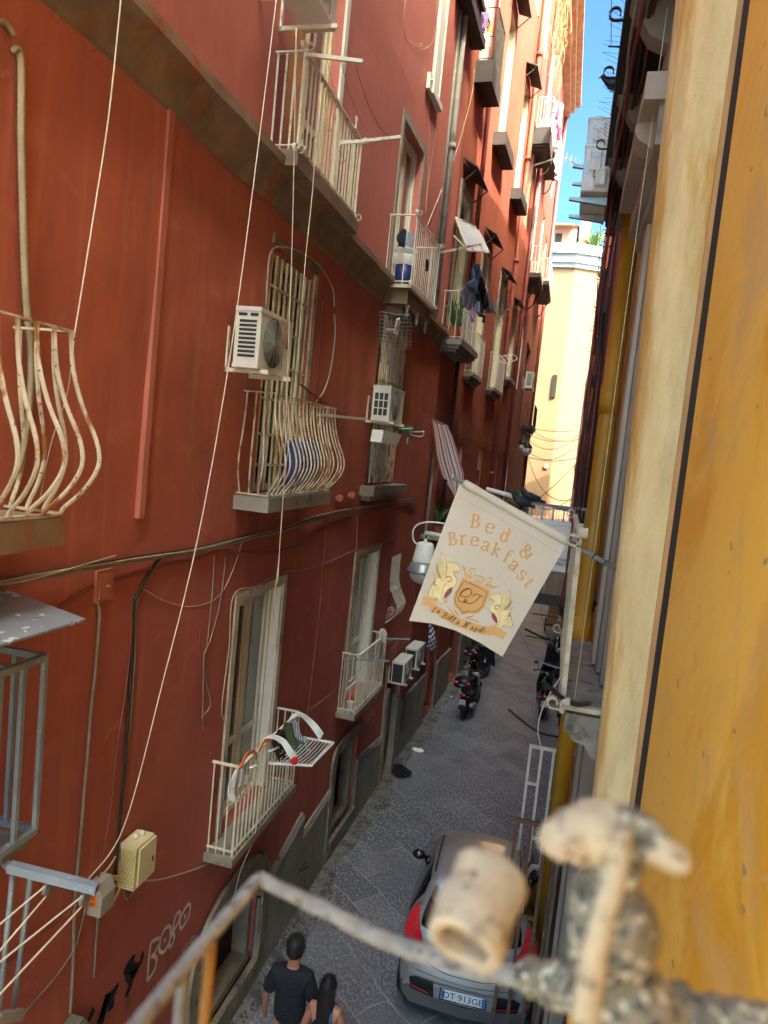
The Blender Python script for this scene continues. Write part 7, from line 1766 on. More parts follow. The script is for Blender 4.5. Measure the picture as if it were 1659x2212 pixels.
# ------------------------------------------------------------------ motorcycles and scooters
def bike(name, label, cat, loc, rz, top=True, plate=None, scooter=False, front_skirt=False, lean=0.0, s=.93):
    t = thing(name, label, cat, loc, rz, 'motorcycles parked along the alley')
    T = MW[t.name] @ Matrix.Scale(s, 4) @ Matrix.Rotation(lean, 4, 'Y')
    R = .30 if not scooter else .26; wb = 1.35
    for y, nm in ((0, 'wheel'), (wb, 'wheel')):
        m = MB(T); torus(m, (0, y, R), R-.06, .062 if y == 0 else .05); w_ = build(nm, m, M_TYRE, t, smooth=True)
        m = MB(T); m.lathe([(.03, -.03), (.06, -.02), (R-.1, -.012), (R-.1, .012), (.06, .02), (.03, .03)], (0, y, R), 20, 'X'); build('rim', m, M_STEEL if y else M_DKIRON, w_)
    def bl(nm, c, r, mt, rot=None, lab=None):
        m = MB(T); ball(m, c, r, 18, 11, rot); return build(nm, m, mt, t, smooth=True, label=lab)
    rx = lambda a: Matrix.Rotation(rad(a), 3, 'X')
    m = MB(T)
    if scooter:
        m.tube(curve([(0, -.12, .72), (0, .15, .66), (0, .45, .46), (0, .75, .30), (0, 1.0, .34), (0, 1.14, .62), (0, 1.16, .86)], 5), [.10+.09*math.sin(PI*(i+3)/36) for i in range(31)], 14); build('body', m, M_BLKPAINT, t, smooth=True)
        m = MB(T); m.grid(lambda u, v: Vector(((u-.5)*(.42-.16*abs(v-.5)), 1.2-.16*v+.25*(u-.5)**2*-1, .34+.62*v)), 8, 8); o = build('leg_shield', m, M_BLKPAINT, t, smooth=True); md = o.modifiers.new('t', 'SOLIDIFY'); md.thickness = .04
        bl('seat', (0, .2, .80), (.14, .38, .07), M_BLKPL, rx(-4))
    else:
        m.tube(curve([(0, -.18, .84), (0, .1, .74), (0, .4, .66), (0, .7, .74), (0, .95, .86)], 5), [.08, .09, .10, .11, .12, .13, .13, .13, .13, .14, .15, .16, .17, .17, .16, .15, .14, .13, .12, .11, .10], 14); build('body', m, M_BLKPAINT, t, smooth=True)
        bl('fuel_tank', (0, .72, .84), (.15, .26, .13), M_BLKPAINT, rx(8)); bl('seat', (0, .2, .82), (.13, .36, .06), M_BLKPL, rx(6))
        m = MB(T); m.box((-.13, .45, .28), (.13, .95, .58), .06); build('engine', m, M_DKIRON, t)
        m = MB(T); m.tube(curve([(.16, .5, .3), (.19, .2, .32), (.2, -.15, .42)], 5), [.035, .04, .045, .05, .055, .06, .06, .06, .06, .06, .055], 12); build('exhaust', m, M_STEEL, t, smooth=True)
    for s_ in (-1, 1):
        m = MB(T); m.tube([(s_*.07, wb, R), (s_*.08, wb-.22, .95)], .022, 8); build('fork', m, M_STEEL if not scooter else M_DKIRON, t, smooth=True)
        m = MB(T); m.tube([(s_*.09, 0, R), (s_*.1, .35, .62)], .02, 8); build('shock_absorber', m, M_DKIRON, t, smooth=True)
        m = MB(T); m.tube(curve([(0, 1.08, 1.0), (s_*.2, 1.06, 1.04), (s_*.36, .96, 1.02)], 4), .014, 8); m.tube([(s_*.26, 1.02, 1.04), (s_*.38, .95, 1.02)], .019, 8); build('handlebar', m, M_BLKPL, t, smooth=True)
        m = MB(T); m.tube([(s_*.22, 1.06, 1.05), (s_*.30, 1.08, 1.2)], .007, 6); ball(m, (s_*.33, 1.08, 1.23), (.065, .02, .045), 12, 8); build('mirror', m, M_BLKPL, t, smooth=True)
        m = MB(T); ball(m, (s_*.13, -.22, .66), (.03, .04, .02), 10, 6); build('indicator', m, M_ORANGE, t, smooth=True)
    m = MB(T); torus(m, (0, wb, R), R-.01, .07); m.v = m.v; m2 = MB(T); m2.grid(lambda u, v: Vector(((u-.5)*.13, wb+(R+.03)*math.cos(PI*(.1+.8*v)), R+(R+.03)*math.sin(PI*(.1+.8*v)))), 4, 12); o = build('front_mudguard', m2, M_BLKPAINT, t, smooth=True); md = o.modifiers.new('t', 'SOLIDIFY'); md.thickness = .01
    m2 = MB(T); m2.grid(lambda u, v: Vector(((u-.5)*.16, (R+.05)*math.cos(PI*(.35+.6*v)), R+(R+.05)*math.sin(PI*(.35+.6*v)))), 4, 12); o = build('rear_mudguard', m2, M_BLKPL, t, smooth=True); md = o.modifiers.new('t', 'SOLIDIFY'); md.thickness = .012
    bl('headlight', (0, 1.24, .86 if not scooter else .92), (.10, .06, .07), M_AC)
    m = MB(T); m.grid(lambda u, v: Vector(((u-.5)*(.36-.1*v), 1.22-.16*v-.2*(u-.5)**2, .95+.36*v)), 8, 6); o = build('windscreen', m, M_BLKGL, t, smooth=True); md = o.modifiers.new('t', 'SOLIDIFY'); md.thickness = .006
    bl('tail_light', (0, -.27, .70), (.09, .035, .045), M_LENS)
    if top:
        m = MB(T); m.box((-.24, -.44, .93), (.24, .0, 1.07), .06); c_ = build('top_case', m, M_BLKPL, t)
        m = MB(T); ball(m, (0, -.22, 1.08), (.245, .225, .13), 24, 11); build('case_lid', m, M_BLKPL, c_, smooth=True)
        for s_ in (-1, 1):
            m = MB(T); ball(m, (s_*.14, -.405, 1.075), (.09, .05, .04), 14, 8, Matrix.Rotation(s_*rad(-28), 3, 'Z')); build('case_reflector', m, M_LENS, c_, smooth=True)
        m = MB(T); m.box((-.05, -.47, 1.0), (.05, -.43, 1.05)); build('case_lock', m, M_STEEL, c_)
    if plate:
        pm = T @ facing((0, -.33, .52), (1, 0, 0), (0, -.15, 1))
        m = MB(pm); m.box((-.09, -.09, -.004), (.09, .09, .002)); p_ = build('number_plate', m, M_PLATE, t)
        m = MB(pm); m.box((-.088, .0, .002), (-.06, .088, .003)); build('country_band', m, M_PLBLUE, p_)
        for k, w_ in enumerate(plate):
            tq = bpy.data.curves.new('n', 'FONT'); tq.body = w_; tq.size = .08 if len(w_) < 4 else .062; tq.align_x = 'CENTER'; text_mesh(tq, pm @ Matrix.Translation((.01*(1-k), .02-.08*k, .004)), 'lettering', M_BLACKP, p_)
        m = MB(T); m.bar((0, -.2, .66), (0, -.32, .55), .1, .02); build('plate_bracket', m, M_BLKPL, t)
    if front_skirt:
        m = MB(T); m.grid(lambda u, v: Vector(((u-.5)*(.66+.1*v), 1.1+.1*math.sin(u*9)-.35*abs(u-.5), .95-.6*v)), 14, 8); o = build('leg_cover', m, M_BLKCL, t, smooth=True); md = o.modifiers.new('t', 'SOLIDIFY'); md.thickness = .015
    return t
g0 = PZ(1003, 1552, 0)
bike('motorcycle', 'black motorcycle with a red-lensed top case and number plate, parked by the left wall', 'motorcycle', (g0.x, g0.y, 0), rad(-7), True, ('DS', '28056'), lean=rad(-4))
g1 = PZ(1030, 1478, 0)
bike('scooter', 'black scooter with top case just ahead of the plated motorcycle on the left', 'scooter', (g1.x-.1, g1.y, 0), rad(-12), True, None, True, True, lean=rad(-4))
g2 = PZ(1048, 1418, 0)
bike('scooter', 'dark scooter farthest along the left wall, half hidden by the banner', 'scooter', (g2.x, g2.y, 0), rad(-20), False, None, True)
g3 = PZ(1168, 1552, 0)
bike('scooter', 'black scooter with a small white plate, nearest on the right side', 'scooter', (g3.x, g3.y, 0), rad(2), False, ('X6', '34C27'), True, lean=rad(3))
g4 = PZ(1180, 1438, 0)
bike('scooter', 'black scooter facing us with a windscreen and leg cover, second on the right side', 'scooter', (g4.x+.1, g4.y, 0), rad(190), False, None, True, True)
ct = PZ(1205, 1372, 0)
c_ = thing('cargo_trike', 'small cart stacked with brown boxes under a blue tarpaulin', 'cart', (ct.x-.1, ct.y, 0))
T_ = MW[c_.name]
m = MB(T_); m.box((-.4, 0, .3), (.4, .9, .36)); build('platform', m, M_DKIRON, c_)
for x in (-.42, .42):
    m = MB(T_); torus(m, (x, .4, .27), .24, .03); build('wheel', m, M_TYRE, c_, smooth=True)
M_CARD = mat('cardboard', hx('9a7350'), .9, var=.15)
for (a, b) in (((-.38, .05, .36), (.02, .5, .75)), ((-.36, .1, .75), (.1, .6, 1.15))):
    m = MB(T_); m.box(a, b, .01); solo('cardboard_box', m, M_CARD, 'lower brown cardboard box on the cart' if b[2] < 1 else 'upper brown cardboard box on the cart under the tarpaulin', 'box', smooth=False, origin=T_ @ Vector(a))
m = MB(T_); rr = random.Random(3); m.grid(lambda u, v: Vector((-.25+.7*u, .0+.9*v, 1.2+.1*math.sin(u*9+v*4)+.06*math.sin(v*13)-.5*max(0, u-.6)-.3*max(0, .25-v))), 20, 20); o = solo('tarpaulin', m, mat('blue_tarpaulin', hx('2262b8'), .4, var=.2, scale=8, bump=.5, bscale=8), 'crumpled blue tarpaulin over the boxes on the right', 'tarpaulin')
m = MB(); m.tube([PZ(1240, 1340, 1.2), PZ(1150, 1325, 1.2)], .02, 6); m.tube([PZ(1240, 1392, .9), PZ(1135, 1373, .9)], .02, 6); islands('dummy', MB(), M_DKIRON) if 0 else solo('barrier_bar', m, M_DKIRON, 'two thin dark bars sticking out over the parked scooters', 'bar')

# ------------------------------------------------------------------ street lamp
lpz = PY(915, 1215, 10.0)
L = thing('street_lamp', 'white hanging street lamp with a glass bowl beside the banner', 'street lamp', (lpz.x, 10.0, lpz.z))
c = lpz
m = MB(); m.lathe([(.05, .30), (.10, .29), (.125, .26), (.165, .03), (.17, 0)], c, 22); build('housing', m, M_PAINTW, L, smooth=True)
m = MB(); m.lathe([(.165, .0), (.19, -.03), (.215, -.09), (.235, -.115), (.235, -.13), (.2, -.14)], c, 24); build('reflector', m, M_STEEL, L, smooth=True)
tg = NT('lamp_glass'); tg.col(hx('b9b6ae')); tg.set(Roughness=.15, Specular_IOR_Level=.7, Coat_Weight=.6)
m = MB(); m.lathe([(.195, -.14), (.19, -.2), (.15, -.27), (.08, -.31), (0, -.32)], c, 24); build('glass_bowl', m, tg.m, L, smooth=True)
m = MB(); m.box(c+Vector((-.02, -.02, .29)), c+Vector((.02, .02, .40))); m.lathe([(.0, -.02), (.035, -.02), (.035, .02), (0, .02)], c+Vector((0, 0, .38)), 12, 'Y'); build('hanger', m, M_PAINTW, L)
az_ = PY(925, 1124, 10.0)
m = MB(); m.tube([(c.x-.02, 10, c.z+.43), (XR, 10, c.z+.30)], .032, 12); build('arm', m, M_PAINTW, L, smooth=True)
P = [PY(x, y, 9.98) for x, y in ((903, 1178), (893, 1166), (893, 1145), (905, 1132), (930, 1128), (960, 1131))]
m = MB(); m.tube(curve(P, 6), .013, 8); build('cable', m, M_PAINTW, L, smooth=True)
# far lanterns
for k, (x, y) in enumerate(((1129, 960), (1138, 967))):
    p = PY(x, y, 33); t = thing('street_lantern', ('nearer' if k == 0 else 'farther')+' of two white globe lanterns at the far left corner', 'lantern', p, 0, 'globe lanterns at the far corner')
    m = MB(); ball(m, p-Vector((0, 0, .1)), (.24, .24, .26)); build('globe', m, M_WPLAST, t, smooth=True); m = MB(); m.lathe([(.26, 0), (.22, .1), (.1, .22), (.05, .4)], p, 14); build('cap', m, M_DKIRON, t, smooth=True)
    m = MB(); m.tube([p+Vector((0, 0, .38)), p+Vector((-.3, 0, .9)), Vector((WX(33), 33, p.z+1.0))], .03, 6); build('arm', m, M_DKIRON, t)

# ------------------------------------------------------------------ birds
M_FEATH = mat('black_feathers', hx('17181b'), .6, var=.5, scale=20); M_BEAK = mat('dark_beak', hx('3a3634'), .5)
def bird(label, p, yaw, pitch, s=1.0):
    t = thing('pigeon', label, 'bird', p, 0, 'dark birds perched over the alley')
    T = Matrix.Translation(Vector(p)) @ Matrix.Rotation(yaw, 4, 'Z') @ Matrix.Scale(s, 4) @ Matrix.Translation((0, 0, .055)) @ Matrix.Rotation(pitch, 4, 'Y')
    # x forward; one continuous body from beak-base to tail
    C = curve([(.125, 0, .075), (.105, 0, .075), (.075, 0, .05), (.03, 0, .015), (-.03, 0, .0), (-.09, 0, -.008), (-.14, 0, -.014), (-.20, 0, -.02)], 5)
    rr_ = [(.125, .006), (.11, .022), (.085, .026), (.055, .036), (.01, .052), (-.04, .05), (-.09, .034), (-.13, .02), (-.2, .016)]
    R = [prof([(-a, b) for a, b in rr_], -c.x) for c in C]
    m = MB(T); m.tube(C, R, 14); b_ = build('body', m, M_FEATH, t, smooth=True)
    m = MB(T); m.prism([(-.06, -.018, -.004), (-.2, -.03, -.02), (-.205, .03, -.02), (-.06, .018, -.004)], (0, 0, .008)); build('tail', m, M_FEATH, b_)
    for s_ in (-1, 1):
        m = MB(T); ball(m, (-.045, s_*.042, .006), (.095, .012, .034), 16, 8, Matrix.Rotation(rad(6), 3, 'Y')); build('wing', m, M_FEATH, b_, smooth=True)
        m = MB(); m.tube([T @ Vector((0, s_*.018, -.03)), Vector(p)+Matrix.Rotation(yaw, 3, 'Z') @ Vector((.0, s_*.018*s, .0))], .003, 6)
        q_ = Vector(p)+Matrix.Rotation(yaw, 3, 'Z') @ Vector((.0, s_*.018*s, .002))
        for a in (-35, 0, 35, 180): m.tube([q_, q_+Matrix.Rotation(yaw+rad(a), 3, 'Z') @ Vector((.025*s, 0, 0))], .0022, 5)
        build('leg', m, M_BEAK, b_)
        m = MB(T); ball(m, (.108, s_*.02, .082), .004, 8, 6); build('eye', m, M_ORANGE, b_)
    m = MB(T); m.tube([(.122, 0, .074), (.138, 0, .068), (.148, 0, .058)], [.008, .006, .001], 8); build('beak', m, M_BEAK, b_)
bird('nearer black bird perched just above the banner pole', PY(1120, 1092, 8.9), rad(188), rad(-12), 1.05)
bird('second black bird perched on the grey pole behind the first', PY(1142, 1083, 9.1), rad(186), rad(-8), 1.05)
bird('lone dark bird on the edge of the upper right balcony', Vector((.02, 6.55, 9.62)), rad(200), rad(10), .9)
gp = thing('grey_pole', 'pale grey pole lying over the balcony rail under the birds', 'pole', PY(1175, 1088, 9.15))
a_, b_, d_ = PY(1050, 1056, 9.05), PY(1122, 1076, 9.1), PY(1178, 1090, 9.15)
m = MB(); m.tube([a_, b_], .028, 12); build('sleeve', m, M_PAINTW, gp, smooth=True); m = MB(); m.tube([b_, d_, d_.lerp(b_, -.9)], .02, 12); build('tube', m, M_STEELGR, gp, smooth=True)
# picket strip and plants beyond the birds
pk = thing('planter_fence', 'dark picket strip with thin plants on the balcony beyond the birds', 'fence', PY(1120, 1080, 11.5))
m = MB(); a_ = PY(1098, 1066, 11.5); b_ = PY(1156, 1080, 11.5)
for i in range(11):
    p = a_.lerp(b_, i/10); m.bar(p-Vector((0, 0, .12)), p+Vector((0, 0, .07)), .03, .01)
m.bar(a_, b_, .02, .02); m.bar(a_-Vector((0, 0, .1)), b_-Vector((0, 0, .1)), .02, .02); build('pickets', m, M_DKIRON, pk)
m = MB(); rr = random.Random(4)
for i in range(60):
    p = a_.lerp(b_, rr.random()*.95)-Vector((0, .05, .12)); a = rr.uniform(0, 6.3); L_ = rr.uniform(.08, .26)
    m.ribbon(curve([p, p+Vector((.02, 0, L_*.6)), p+Vector((.1*math.cos(a), .1*math.sin(a), L_))], 3), [.004, .01, .013, .012, .009, .006, .002], (0, -1, 0))
build('leaves', m, M_LEAF, pk)
# green plants at the doorway under the striped awning, blue towel further down
pot('potted_plant', 'grassy plant in a tray at the doorway under the striped awning', 14.75, 4.75, .25, .12, .16, M_TERRA, (40, .55, .03), 'plant')
m = MB(); wbox(m, 14.3, 15.6, 4.66, 4.74, 0, .4); solo('door_tray', m, M_GREY, 'small ledge with plants under the awning doorway', 'ledge', smooth=False)
hang_cloth(Nn((880, 0), (925, 0), (930, 100), (925, 250), (910, 300), (865, 260), (868, 120)), .5, .55, striped('blue_white_towel', hx('d9dde6'), hx('324a80'), 9, 2), 'blue and white striped towel hanging low near the painted red door', 'towel', group=G_, seed=40)
m = MB(); wbox(m, LW(925, 1400, 0).y-.05, LW(925, 1400, 0).y+.25, .6, 2.5, .0, .07); solo('red_board', m, mat('red_board_paint', hx('8c3a26'), .7), 'narrow red board standing against the wall beside the striped towel', 'board', smooth=False)
P = Nn((765, 400), (790, 345), (815, 350), (850, 380), (920, 300), (920, 560), (850, 640), (760, 760), (740, 730), (742, 560)); m = MB(); m.poly([LW(x, y, .012) for x, y in P]); build('painted_panel', m, M_SPB, red2, label='dark blue painted panel covered in scrawls')
spray('graffiti', [Nn((800, 600), (785, 560), (770, 620), (775, 700), (800, 690), (820, 560)), Nn((830, 600), (850, 420), (870, 500), (860, 640)), Nn((880, 600), (890, 430), (905, 500), (895, 600))], .012, M_SPG, off=.02, bld=red2)

# ------------------------------------------------------------------ litter, puddle, chalk
def litter(name, label, cat, pts, mt, h=.02, seed=1, group=None):
    rr = random.Random(seed); P = [PZ(x, y, .012) for x, y in pts]; c = sum(P, Vector())/len(P); C = curve(P, 4, True); m = MB(); n = len(C)
    m.add([c+Vector((0, 0, h))]+[c.lerp(p, .6)+Vector((0, 0, rr.uniform(.2, 1.2)*h)) for p in C]+list(C), [(0, 1+i, 1+(i+1) % n) for i in range(n)]+[(1+i, 1+n+i, 1+n+(i+1) % n, 1+(i+1) % n) for i in range(n)])
    return solo(name, m, mt, label, cat, group, smooth=False)
litter('paper_rag', 'crumpled white paper lying on the paving near the left wall', 'litter', Nn((678, 1357), (740, 1372), (808, 1380), (812, 1400), (780, 1410), (700, 1388)), M_WHCL, .04)
litter('paper_scrap', 'small white scrap on the ground by the plated motorcycle', 'litter', Nn((1103, 790), (1125, 788), (1140, 800), (1120, 805)), M_WHCL, .02)
for k, (x, y, mt, lab) in enumerate(((757, 1743, M_ORANGE, 'tiny reddish scrap on the paving'), (766, 1745, M_WHCL, 'tiny white scrap on the paving, middle of the street'), (712, 1817, M_WHCL, 'white speck on the paving by the left base'), (711, 1857, M_WHCL, 'lower white speck on the paving by the left base'), (700, 1900, M_YCL, 'yellow leaf on the paving'))):
    litter('litter_scrap', lab, 'litter', ((x-3, y), (x, y-2), (x+3, y), (x, y+2)), mt, .012, k, 'tiny scraps on the paving')
def wet():
    t = NT('wet_stone'); t.col(hx('242323')); t.set(Roughness=.12, Specular_IOR_Level=.6); return t.m
m = MB(); P = curve([PZ(x, y, .067) for x, y in ((845, 1660), (852, 1650), (868, 1652), (880, 1660), (890, 1668), (885, 1674), (868, 1676), (852, 1672))], 4, True); m.poly([p for p in P]); solo('puddle', m, wet(), None, None, kind='structure', smooth=False)
M_CHALK = mat('chalk_line', hx('b48a7c'), .9, bump=0)
m = MB(); e = curve([PZ(x, y, .006) for x, y in cr('m', (75, 1150), (110, 1142), (200, 1150), (290, 1180), (310, 1205), (270, 1212), (180, 1208), (100, 1180))], 5, True); m.ribbon(e+[e[0]], .03, (0, 0, 1))
d = [PZ(x, y, .006) for x, y in cr('m', (20, 1138), (210, 1138), (375, 1213), (165, 1215))]
for a, b in zip(d, d[1:]+d[:1]): m.ribbon([a, b], .025, (0, 0, 1))
o = solo('road_marking', m, M_CHALK, None, None, kind='structure', smooth=False)

# ------------------------------------------------------------------ aerials and palm on the roofs
p = LW(1213, 338, .9); ae = thing('aerial', 'small television aerial on the end house against the sky', 'aerial', p)
m = MB(); m.tube([p, p+Vector((.9, .4, -.25))], .02, 5)
for k in range(7): q_ = p.lerp(p+Vector((.9, .4, -.25)), k/6); m.tube([q_-Vector((0, 0, .18)), q_+Vector((0, 0, .18))], .012, 4)
build('boom', m, M_STEEL, ae); m = MB(); m.tube([WP(p.y, p.z-.3, 0), p], .025, 5); build('mast', m, M_STEEL, ae)
c = PY(1283, 540, 51.6); pt = thing('palm_plant', 'spiky green palm on the tower terrace at the edge of the sky', 'plant', c)
m = MB(); rr = random.Random(6)
for i in range(46):
    a = rr.uniform(0, 6.3); L_ = rr.uniform(.8, 1.5); h_ = rr.uniform(.3, 1.3)
    m.ribbon(curve([c, c+Vector((math.cos(a)*L_*.5, math.sin(a)*L_*.5, h_)), c+Vector((math.cos(a)*L_, math.sin(a)*L_, h_*.8))], 4), [.02, .05, .07, .08, .07, .06, .04, .02, .01], (0, -1, .3))
build('fronds', m, M_LEAF, pt); m = MB(); m.lathe([(.2, -.5), (.26, 0)], c, 12); build('pot', m, M_TERRA, pt)

# ------------------------------------------------------------------ people
M_SKIN = mat('skin', hx('a8735a'), .5, var=.08, bump=.05); M_HAIR = mat('black_hair', hx('171314'), .62, var=.4, scale=30, sc=(1, 1, .15), bump=.5, bscale=80)
M_TSHIRT = mat('black_tshirt', hx('15171f'), .9, var=.2, scale=5, bump=.2, bscale=12); M_JEANS = mat('dark_jeans', hx('20242e'), .85, var=.2)
def skinned(name, T, V, E, mt, parent, root=0, lv=2, k=1.0, join=None):
    me = bpy.data.meshes.new(name); I = MW[parent.name].inverted()
    me.from_pydata([tuple(I @ (T @ Vector(v[0]))) for v in V], E, []); me.materials.append(mt)
    o = link(name, me, parent)
    sk = o.modifiers.new('skin', 'SKIN'); sk.use_smooth_shade = True
    for i, v in enumerate(V):
        d = me.skin_vertices[0].data[i]; r = v[1] if isinstance(v[1], tuple) else (v[1], v[1]); d.radius = (r[0]*k, r[1]*k)
    me.skin_vertices[0].data[root].use_root = True
    s_ = o.modifiers.new('sub', 'SUBSURF'); s_.levels = lv; s_.render_levels = lv
    return o
def person(label, loc, rz, s, female=False):
    t = thing('person', label, 'person', loc, rz); T = MW[t.name] @ Matrix.Scale(s, 4)
    w = .175 if not female else .145; hz = 1.0
    # x right, y forward (facing +y)
    V = [((0, 0, .93), (.125, .095)), ((0, -.005, 1.06), (.115, .085)), ((0, -.01, 1.22), (.135, .095)), ((0, -.02, 1.36), (.10, .07)), ((0, -.012, 1.45), .052), ((0, .0, 1.51), .056), ((0, .012, 1.60), (.080, .092)), ((0, .008, 1.68), (.074, .085)), ((0, .112, 1.585), .013)]
    E = [(0, 1), (1, 2), (2, 3), (3, 4), (4, 5), (5, 6), (6, 7), (6, 8)]
    def addv(p, r, c): V.append((p, r)); E.append((c, len(V)-1)); return len(V)-1
    for s_ in (-1, 1):
        a = addv((s_*w, -.02, 1.385), .052, 3)
        if female and s_ < 0: el, wr = (s_*(w+.10), -.03, 1.10), (s_*(w+.04), .16, .98)
        else: el, wr = (s_*(w+.085), -.03, 1.10), (s_*(w+.11), .05, .86)
        b = addv(tuple(Vector((s_*w, -.02, 1.385)).lerp(Vector(el), .5)), .041, a); b = addv(el, .034, b); c = addv(tuple(Vector(el).lerp(Vector(wr), .5)), .034, b); c = addv(wr, .022, c)
        d = (Vector(wr)-Vector(el)).normalized(); pm_ = Vector(wr)+d*.05; pa = addv(tuple(pm_), (.030, .016), c)
        fw = Vector((0, 1, 0)) if abs(d.y) < .7 else Vector((0, 0, -1)); fw = (fw-d*fw.dot(d)).normalized()
        for k in range(4):
            base = pm_+d*.02+fw*(.027-.018*k); L_ = (.068, .078, .072, .056)[k]; inn = Vector((-s_, 0, 0))
            f1 = addv(tuple(base+d*L_*.4+inn*.004), .009, pa); f2 = addv(tuple(base+d*L_*.75+inn*.016), .008, f1); addv(tuple(base+d*L_+inn*.03), .0065, f2)
        th = addv(tuple(pm_-d*.01+fw*.036), .011, pa); addv(tuple(pm_+d*.03+fw*.052+Vector((-s_*.012, 0, 0))), .009, th)
        st = .16*s_
        h = addv((s_*.085, 0, .88), .088, 0); kn = addv((s_*.095, .02+st*.6, .48), .055, h); cf = addv((s_*.095, st*1.0-.02, .30), .050, kn); an_ = addv((s_*.095, st*1.1-.03, .07), .034, cf); to = addv((s_*.10, st*1.1+.12, .035), (.036, .03), an_)
    skinned('body', T, V, E, M_SKIN, t)
    # top
    if not female:
        V = [((0, 0, .80), (.185, .135)), ((0, -.005, 1.0), (.17, .125)), ((0, -.01, 1.22), (.178, .13)), ((0, -.02, 1.375), (.15, .095)), ((0, -.015, 1.455), (.072, .072))]; E = [(0, 1), (1, 2), (2, 3), (3, 4)]
        for s_ in (-1, 1):
            V.append(((s_*.165, -.02, 1.37), .086)); E.append((3, len(V)-1)); V.append(((s_*.222, -.025, 1.24), .076)); E.append((len(V)-2, len(V)-1)); V.append(((s_*.25, -.03, 1.12), .076)); E.append((len(V)-2, len(V)-1))
        skinned('t_shirt', T, V, E, M_TSHIRT, t)
    else:
        V = [((0, 0, .92), (.145, .11)), ((0, -.005, 1.06), (.125, .10)), ((0, -.01, 1.22), (.142, .108)), ((0, -.02, 1.35), (.115, .08)), ((0, -.018, 1.40), (.075, .05))]; E = [(0, 1), (1, 2), (2, 3), (3, 4)]
        for s_ in (-1, 1): V.append(((s_*.105, -.02, 1.38), .055)); E.append((3, len(V)-1))
        skinned('top', T, V, E, M_BLKCL, t)
        m = MB(T); rr = random.Random(2)
        for i in range(7):
            for j in range(9):
                a = PI*(1.08+.84*i/6); z = .95+.05*j; rx_, ry_ = prof([(.9, .150), (1.06, .132), (1.22, .148), (1.36, .125)], z), prof([(.9, .115), (1.06, .106), (1.22, .114), (1.36, .086)], z)
                if (i+j) % 2: continue
                p = Vector((math.cos(a)*rx_*.99, math.sin(a)*ry_*1.0, z)); ball(m, p, .009, 8, 6)
        build('beads', m, M_WPLAST, t, smooth=True)
        m = MB(T); m.ribbon(curve([(.10, -.11, .95), (.10, -.125, 1.1), (.095, -.135, 1.25), (.088, -.11, 1.38), (.085, -.02, 1.455), (.085, .08, 1.38)], 5), .028, lambda q_: (q_-(MW[t.name] @ Vector((0, 0, 1.15)))).normalized(), .003); build('strap', m, M_DENIM, t)
    V = [((0, 0, .95), (.14, .11)), ((0, 0, .90), (.13, .11))]; E = [(0, 1)]
    for s_ in (-1, 1):
        st = .16*s_; n0 = len(V); V += [((s_*.085, 0, .84), .10), ((s_*.095, .02+st*.6, .48), .072), ((s_*.095, st*1.0-.02, .28), .066), ((s_*.095, st*1.1-.03, .11), .062)]; E += [(1, n0), (n0, n0+1), (n0+1, n0+2), (n0+2, n0+3)]
    skinned('trousers', T, V, E, M_JEANS, t)
    for s_ in (-1, 1):
        st = .16*s_; m = MB(T); ball(m, (s_*.098, st*1.1+.045, .045), (.045, .125, .05)); build('shoe', m, M_PAINTW if not female else M_BLKPL, t, smooth=True)
        m = MB(T); ball(m, (s_*.082, .0, 1.60), (.012, .02, .03)); build('ear', m, M_SKIN, t, smooth=True)
        m = MB(T); ball(m, (s_*.032, .098, 1.615), .011); build('eye', m, M_BLKCL, t, smooth=True)
    m = MB(T); m.tube(curve([(-.024, .101, 1.553), (0, .108, 1.55), (.024, .101, 1.553)], 4), .005, 6); build('mouth', m, M_TERRA, t, smooth=True)
    # hair
    rr = random.Random(5); m = MB(T)
    if not female:
        def hf(u, v):
            a = 2*PI*u; b = PI*(v-.42); fr_k = max(0, math.sin(a))
            r = 1.10+.03*math.sin(a*9)*math.cos(b*7)+.02*math.sin(a*23+b*11); z = 1.66+.118*math.copysign(abs(math.sin(b))**.8, math.sin(b))+.004*math.sin(a*17)
            lo = 1.515+.13*fr_k
            z = max(z, lo); k = max(0, math.cos(b))**.75 if z > lo+.001 else .97
            tp = min(1, (z-1.47)/.12) if z < 1.59 else 1
            return Vector((.088*k*math.cos(a)*r*(.75+.25*tp), .004+.100*k*math.sin(a)*r, z))
        m.grid(hf, 32, 16); h_ = build('hair', m, M_HAIR, t, smooth=True)
        m = MB(T)
        for i in range(240):
            a = rr.uniform(0, 2*PI); b = rr.uniform(-.15, 1.45); cb = math.cos(b)**.8; p = Vector((.096*cb*math.cos(a), .004+.108*cb*math.sin(a), 1.66+.116*math.sin(b)))
            d = Vector((math.cos(a)*.5+rr.uniform(-.4, .4), math.sin(a)*.5+rr.uniform(-.2, .6), .35+rr.uniform(-.5, .3)))*rr.uniform(.02, .035)
            m.tube([p-d*.3, p+d*.5, p+d+Vector((0, 0, -.006))], [.004, .0035, .0008], 4)
        build('hair_tufts', m, M_HAIR, h_)
        m = MB(T)
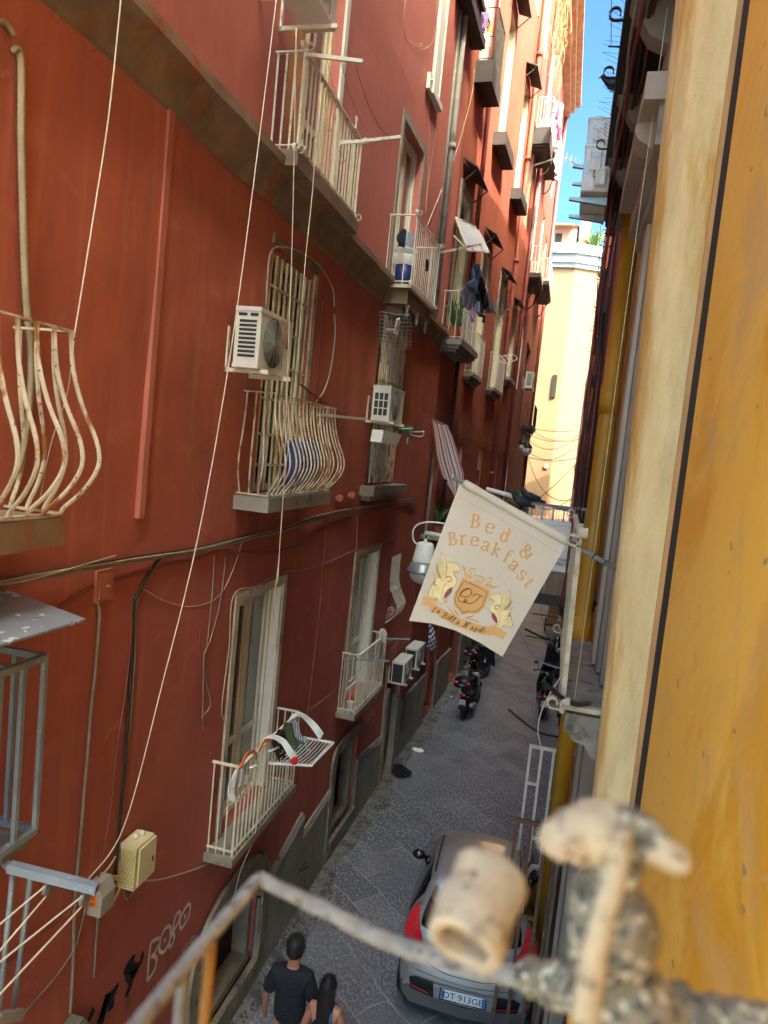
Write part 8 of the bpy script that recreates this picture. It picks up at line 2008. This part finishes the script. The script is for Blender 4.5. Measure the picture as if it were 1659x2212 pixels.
        for k in range(7):
            z = .9+.075*k; s0 = rr.uniform(-.12, .05); m.tube(curve([(s0, -.128, z), (s0+.06, -.137, z+.02+rr.uniform(-.02, .02)), (s0+.13, -.128, z+rr.uniform(-.03, .03))], 4), [.001, .004, .006, .006, .006, .005, .004, .002, .001], 5)
        build('shirt_folds', m, M_TSHIRT, t, smooth=True)
        m = MB(T); m.tube([(.062*math.cos(a*PI/12), -.012+.062*math.sin(a*PI/12), 1.455+.012*math.sin(a*PI/12+PI)) for a in range(24)], .005, 6, closed=True); build('necklace', m, M_STEEL, t, smooth=True)
    else:
        def hf(u, v):
            a = 2*PI*u; b = PI*(v-.42); k = math.cos(b); z = 1.65+.108*math.sin(b); fr_k = max(0, math.sin(a)); z = max(z, 1.54+.11*fr_k)
            return Vector((.092*k*math.cos(a), .0+.102*k*math.sin(a), z))
        m.grid(hf, 28, 14); h_ = build('hair', m, M_HAIR, t, smooth=True)
        m = MB(T)
        for i in range(46):
            a = rr.uniform(-1, 1); x = .082*a; e = rr.uniform(-.02, .03)
            m.tube(curve([(x*.9, -.085+.05*a*a, 1.66), (x*1.05, -.10+.05*a*a, 1.54), (x*.95, -.105+.03*a*a, 1.42), (x*.8+e*.4, -.118+.02*a*a, 1.28), (x*.55+e, -.125, 1.12+rr.uniform(-.05, .06))], 4), [.016]*12+[.012, .009, .006, .004, .002], 6)
        build('hair_length', m, M_HAIR, h_, smooth=True)
        m = MB(T)
        for i in range(120):
            a = rr.uniform(0, 2*PI); b = rr.uniform(.1, 1.4); cb = math.cos(b); p = Vector((.095*cb*math.cos(a), .105*cb*math.sin(a), 1.655+.108*math.sin(b)))
            d = Vector((math.cos(a), math.sin(a)-.8, .3))*rr.uniform(.015, .04); m.tube([p, p+d*.6, p+d+Vector((0, 0, -.012))], [.003, .002, .0006], 4)
        build('flyaway_hair', m, M_HAIR, h_)
    return t
hp = PY(640, 2027, 6.2)
person('man seen from behind in a black t-shirt, short black hair and a pale neck chain', (hp.x, hp.y, 0), rad(4), .95*hp.z/1.68 if 0 else hp.z/1.755)
hp = PY(712, 2108, 6.0)
person('woman seen from behind with long black hair, a black beaded top and blue strap', (hp.x, hp.y, 0), rad(0), hp.z/1.755, True)
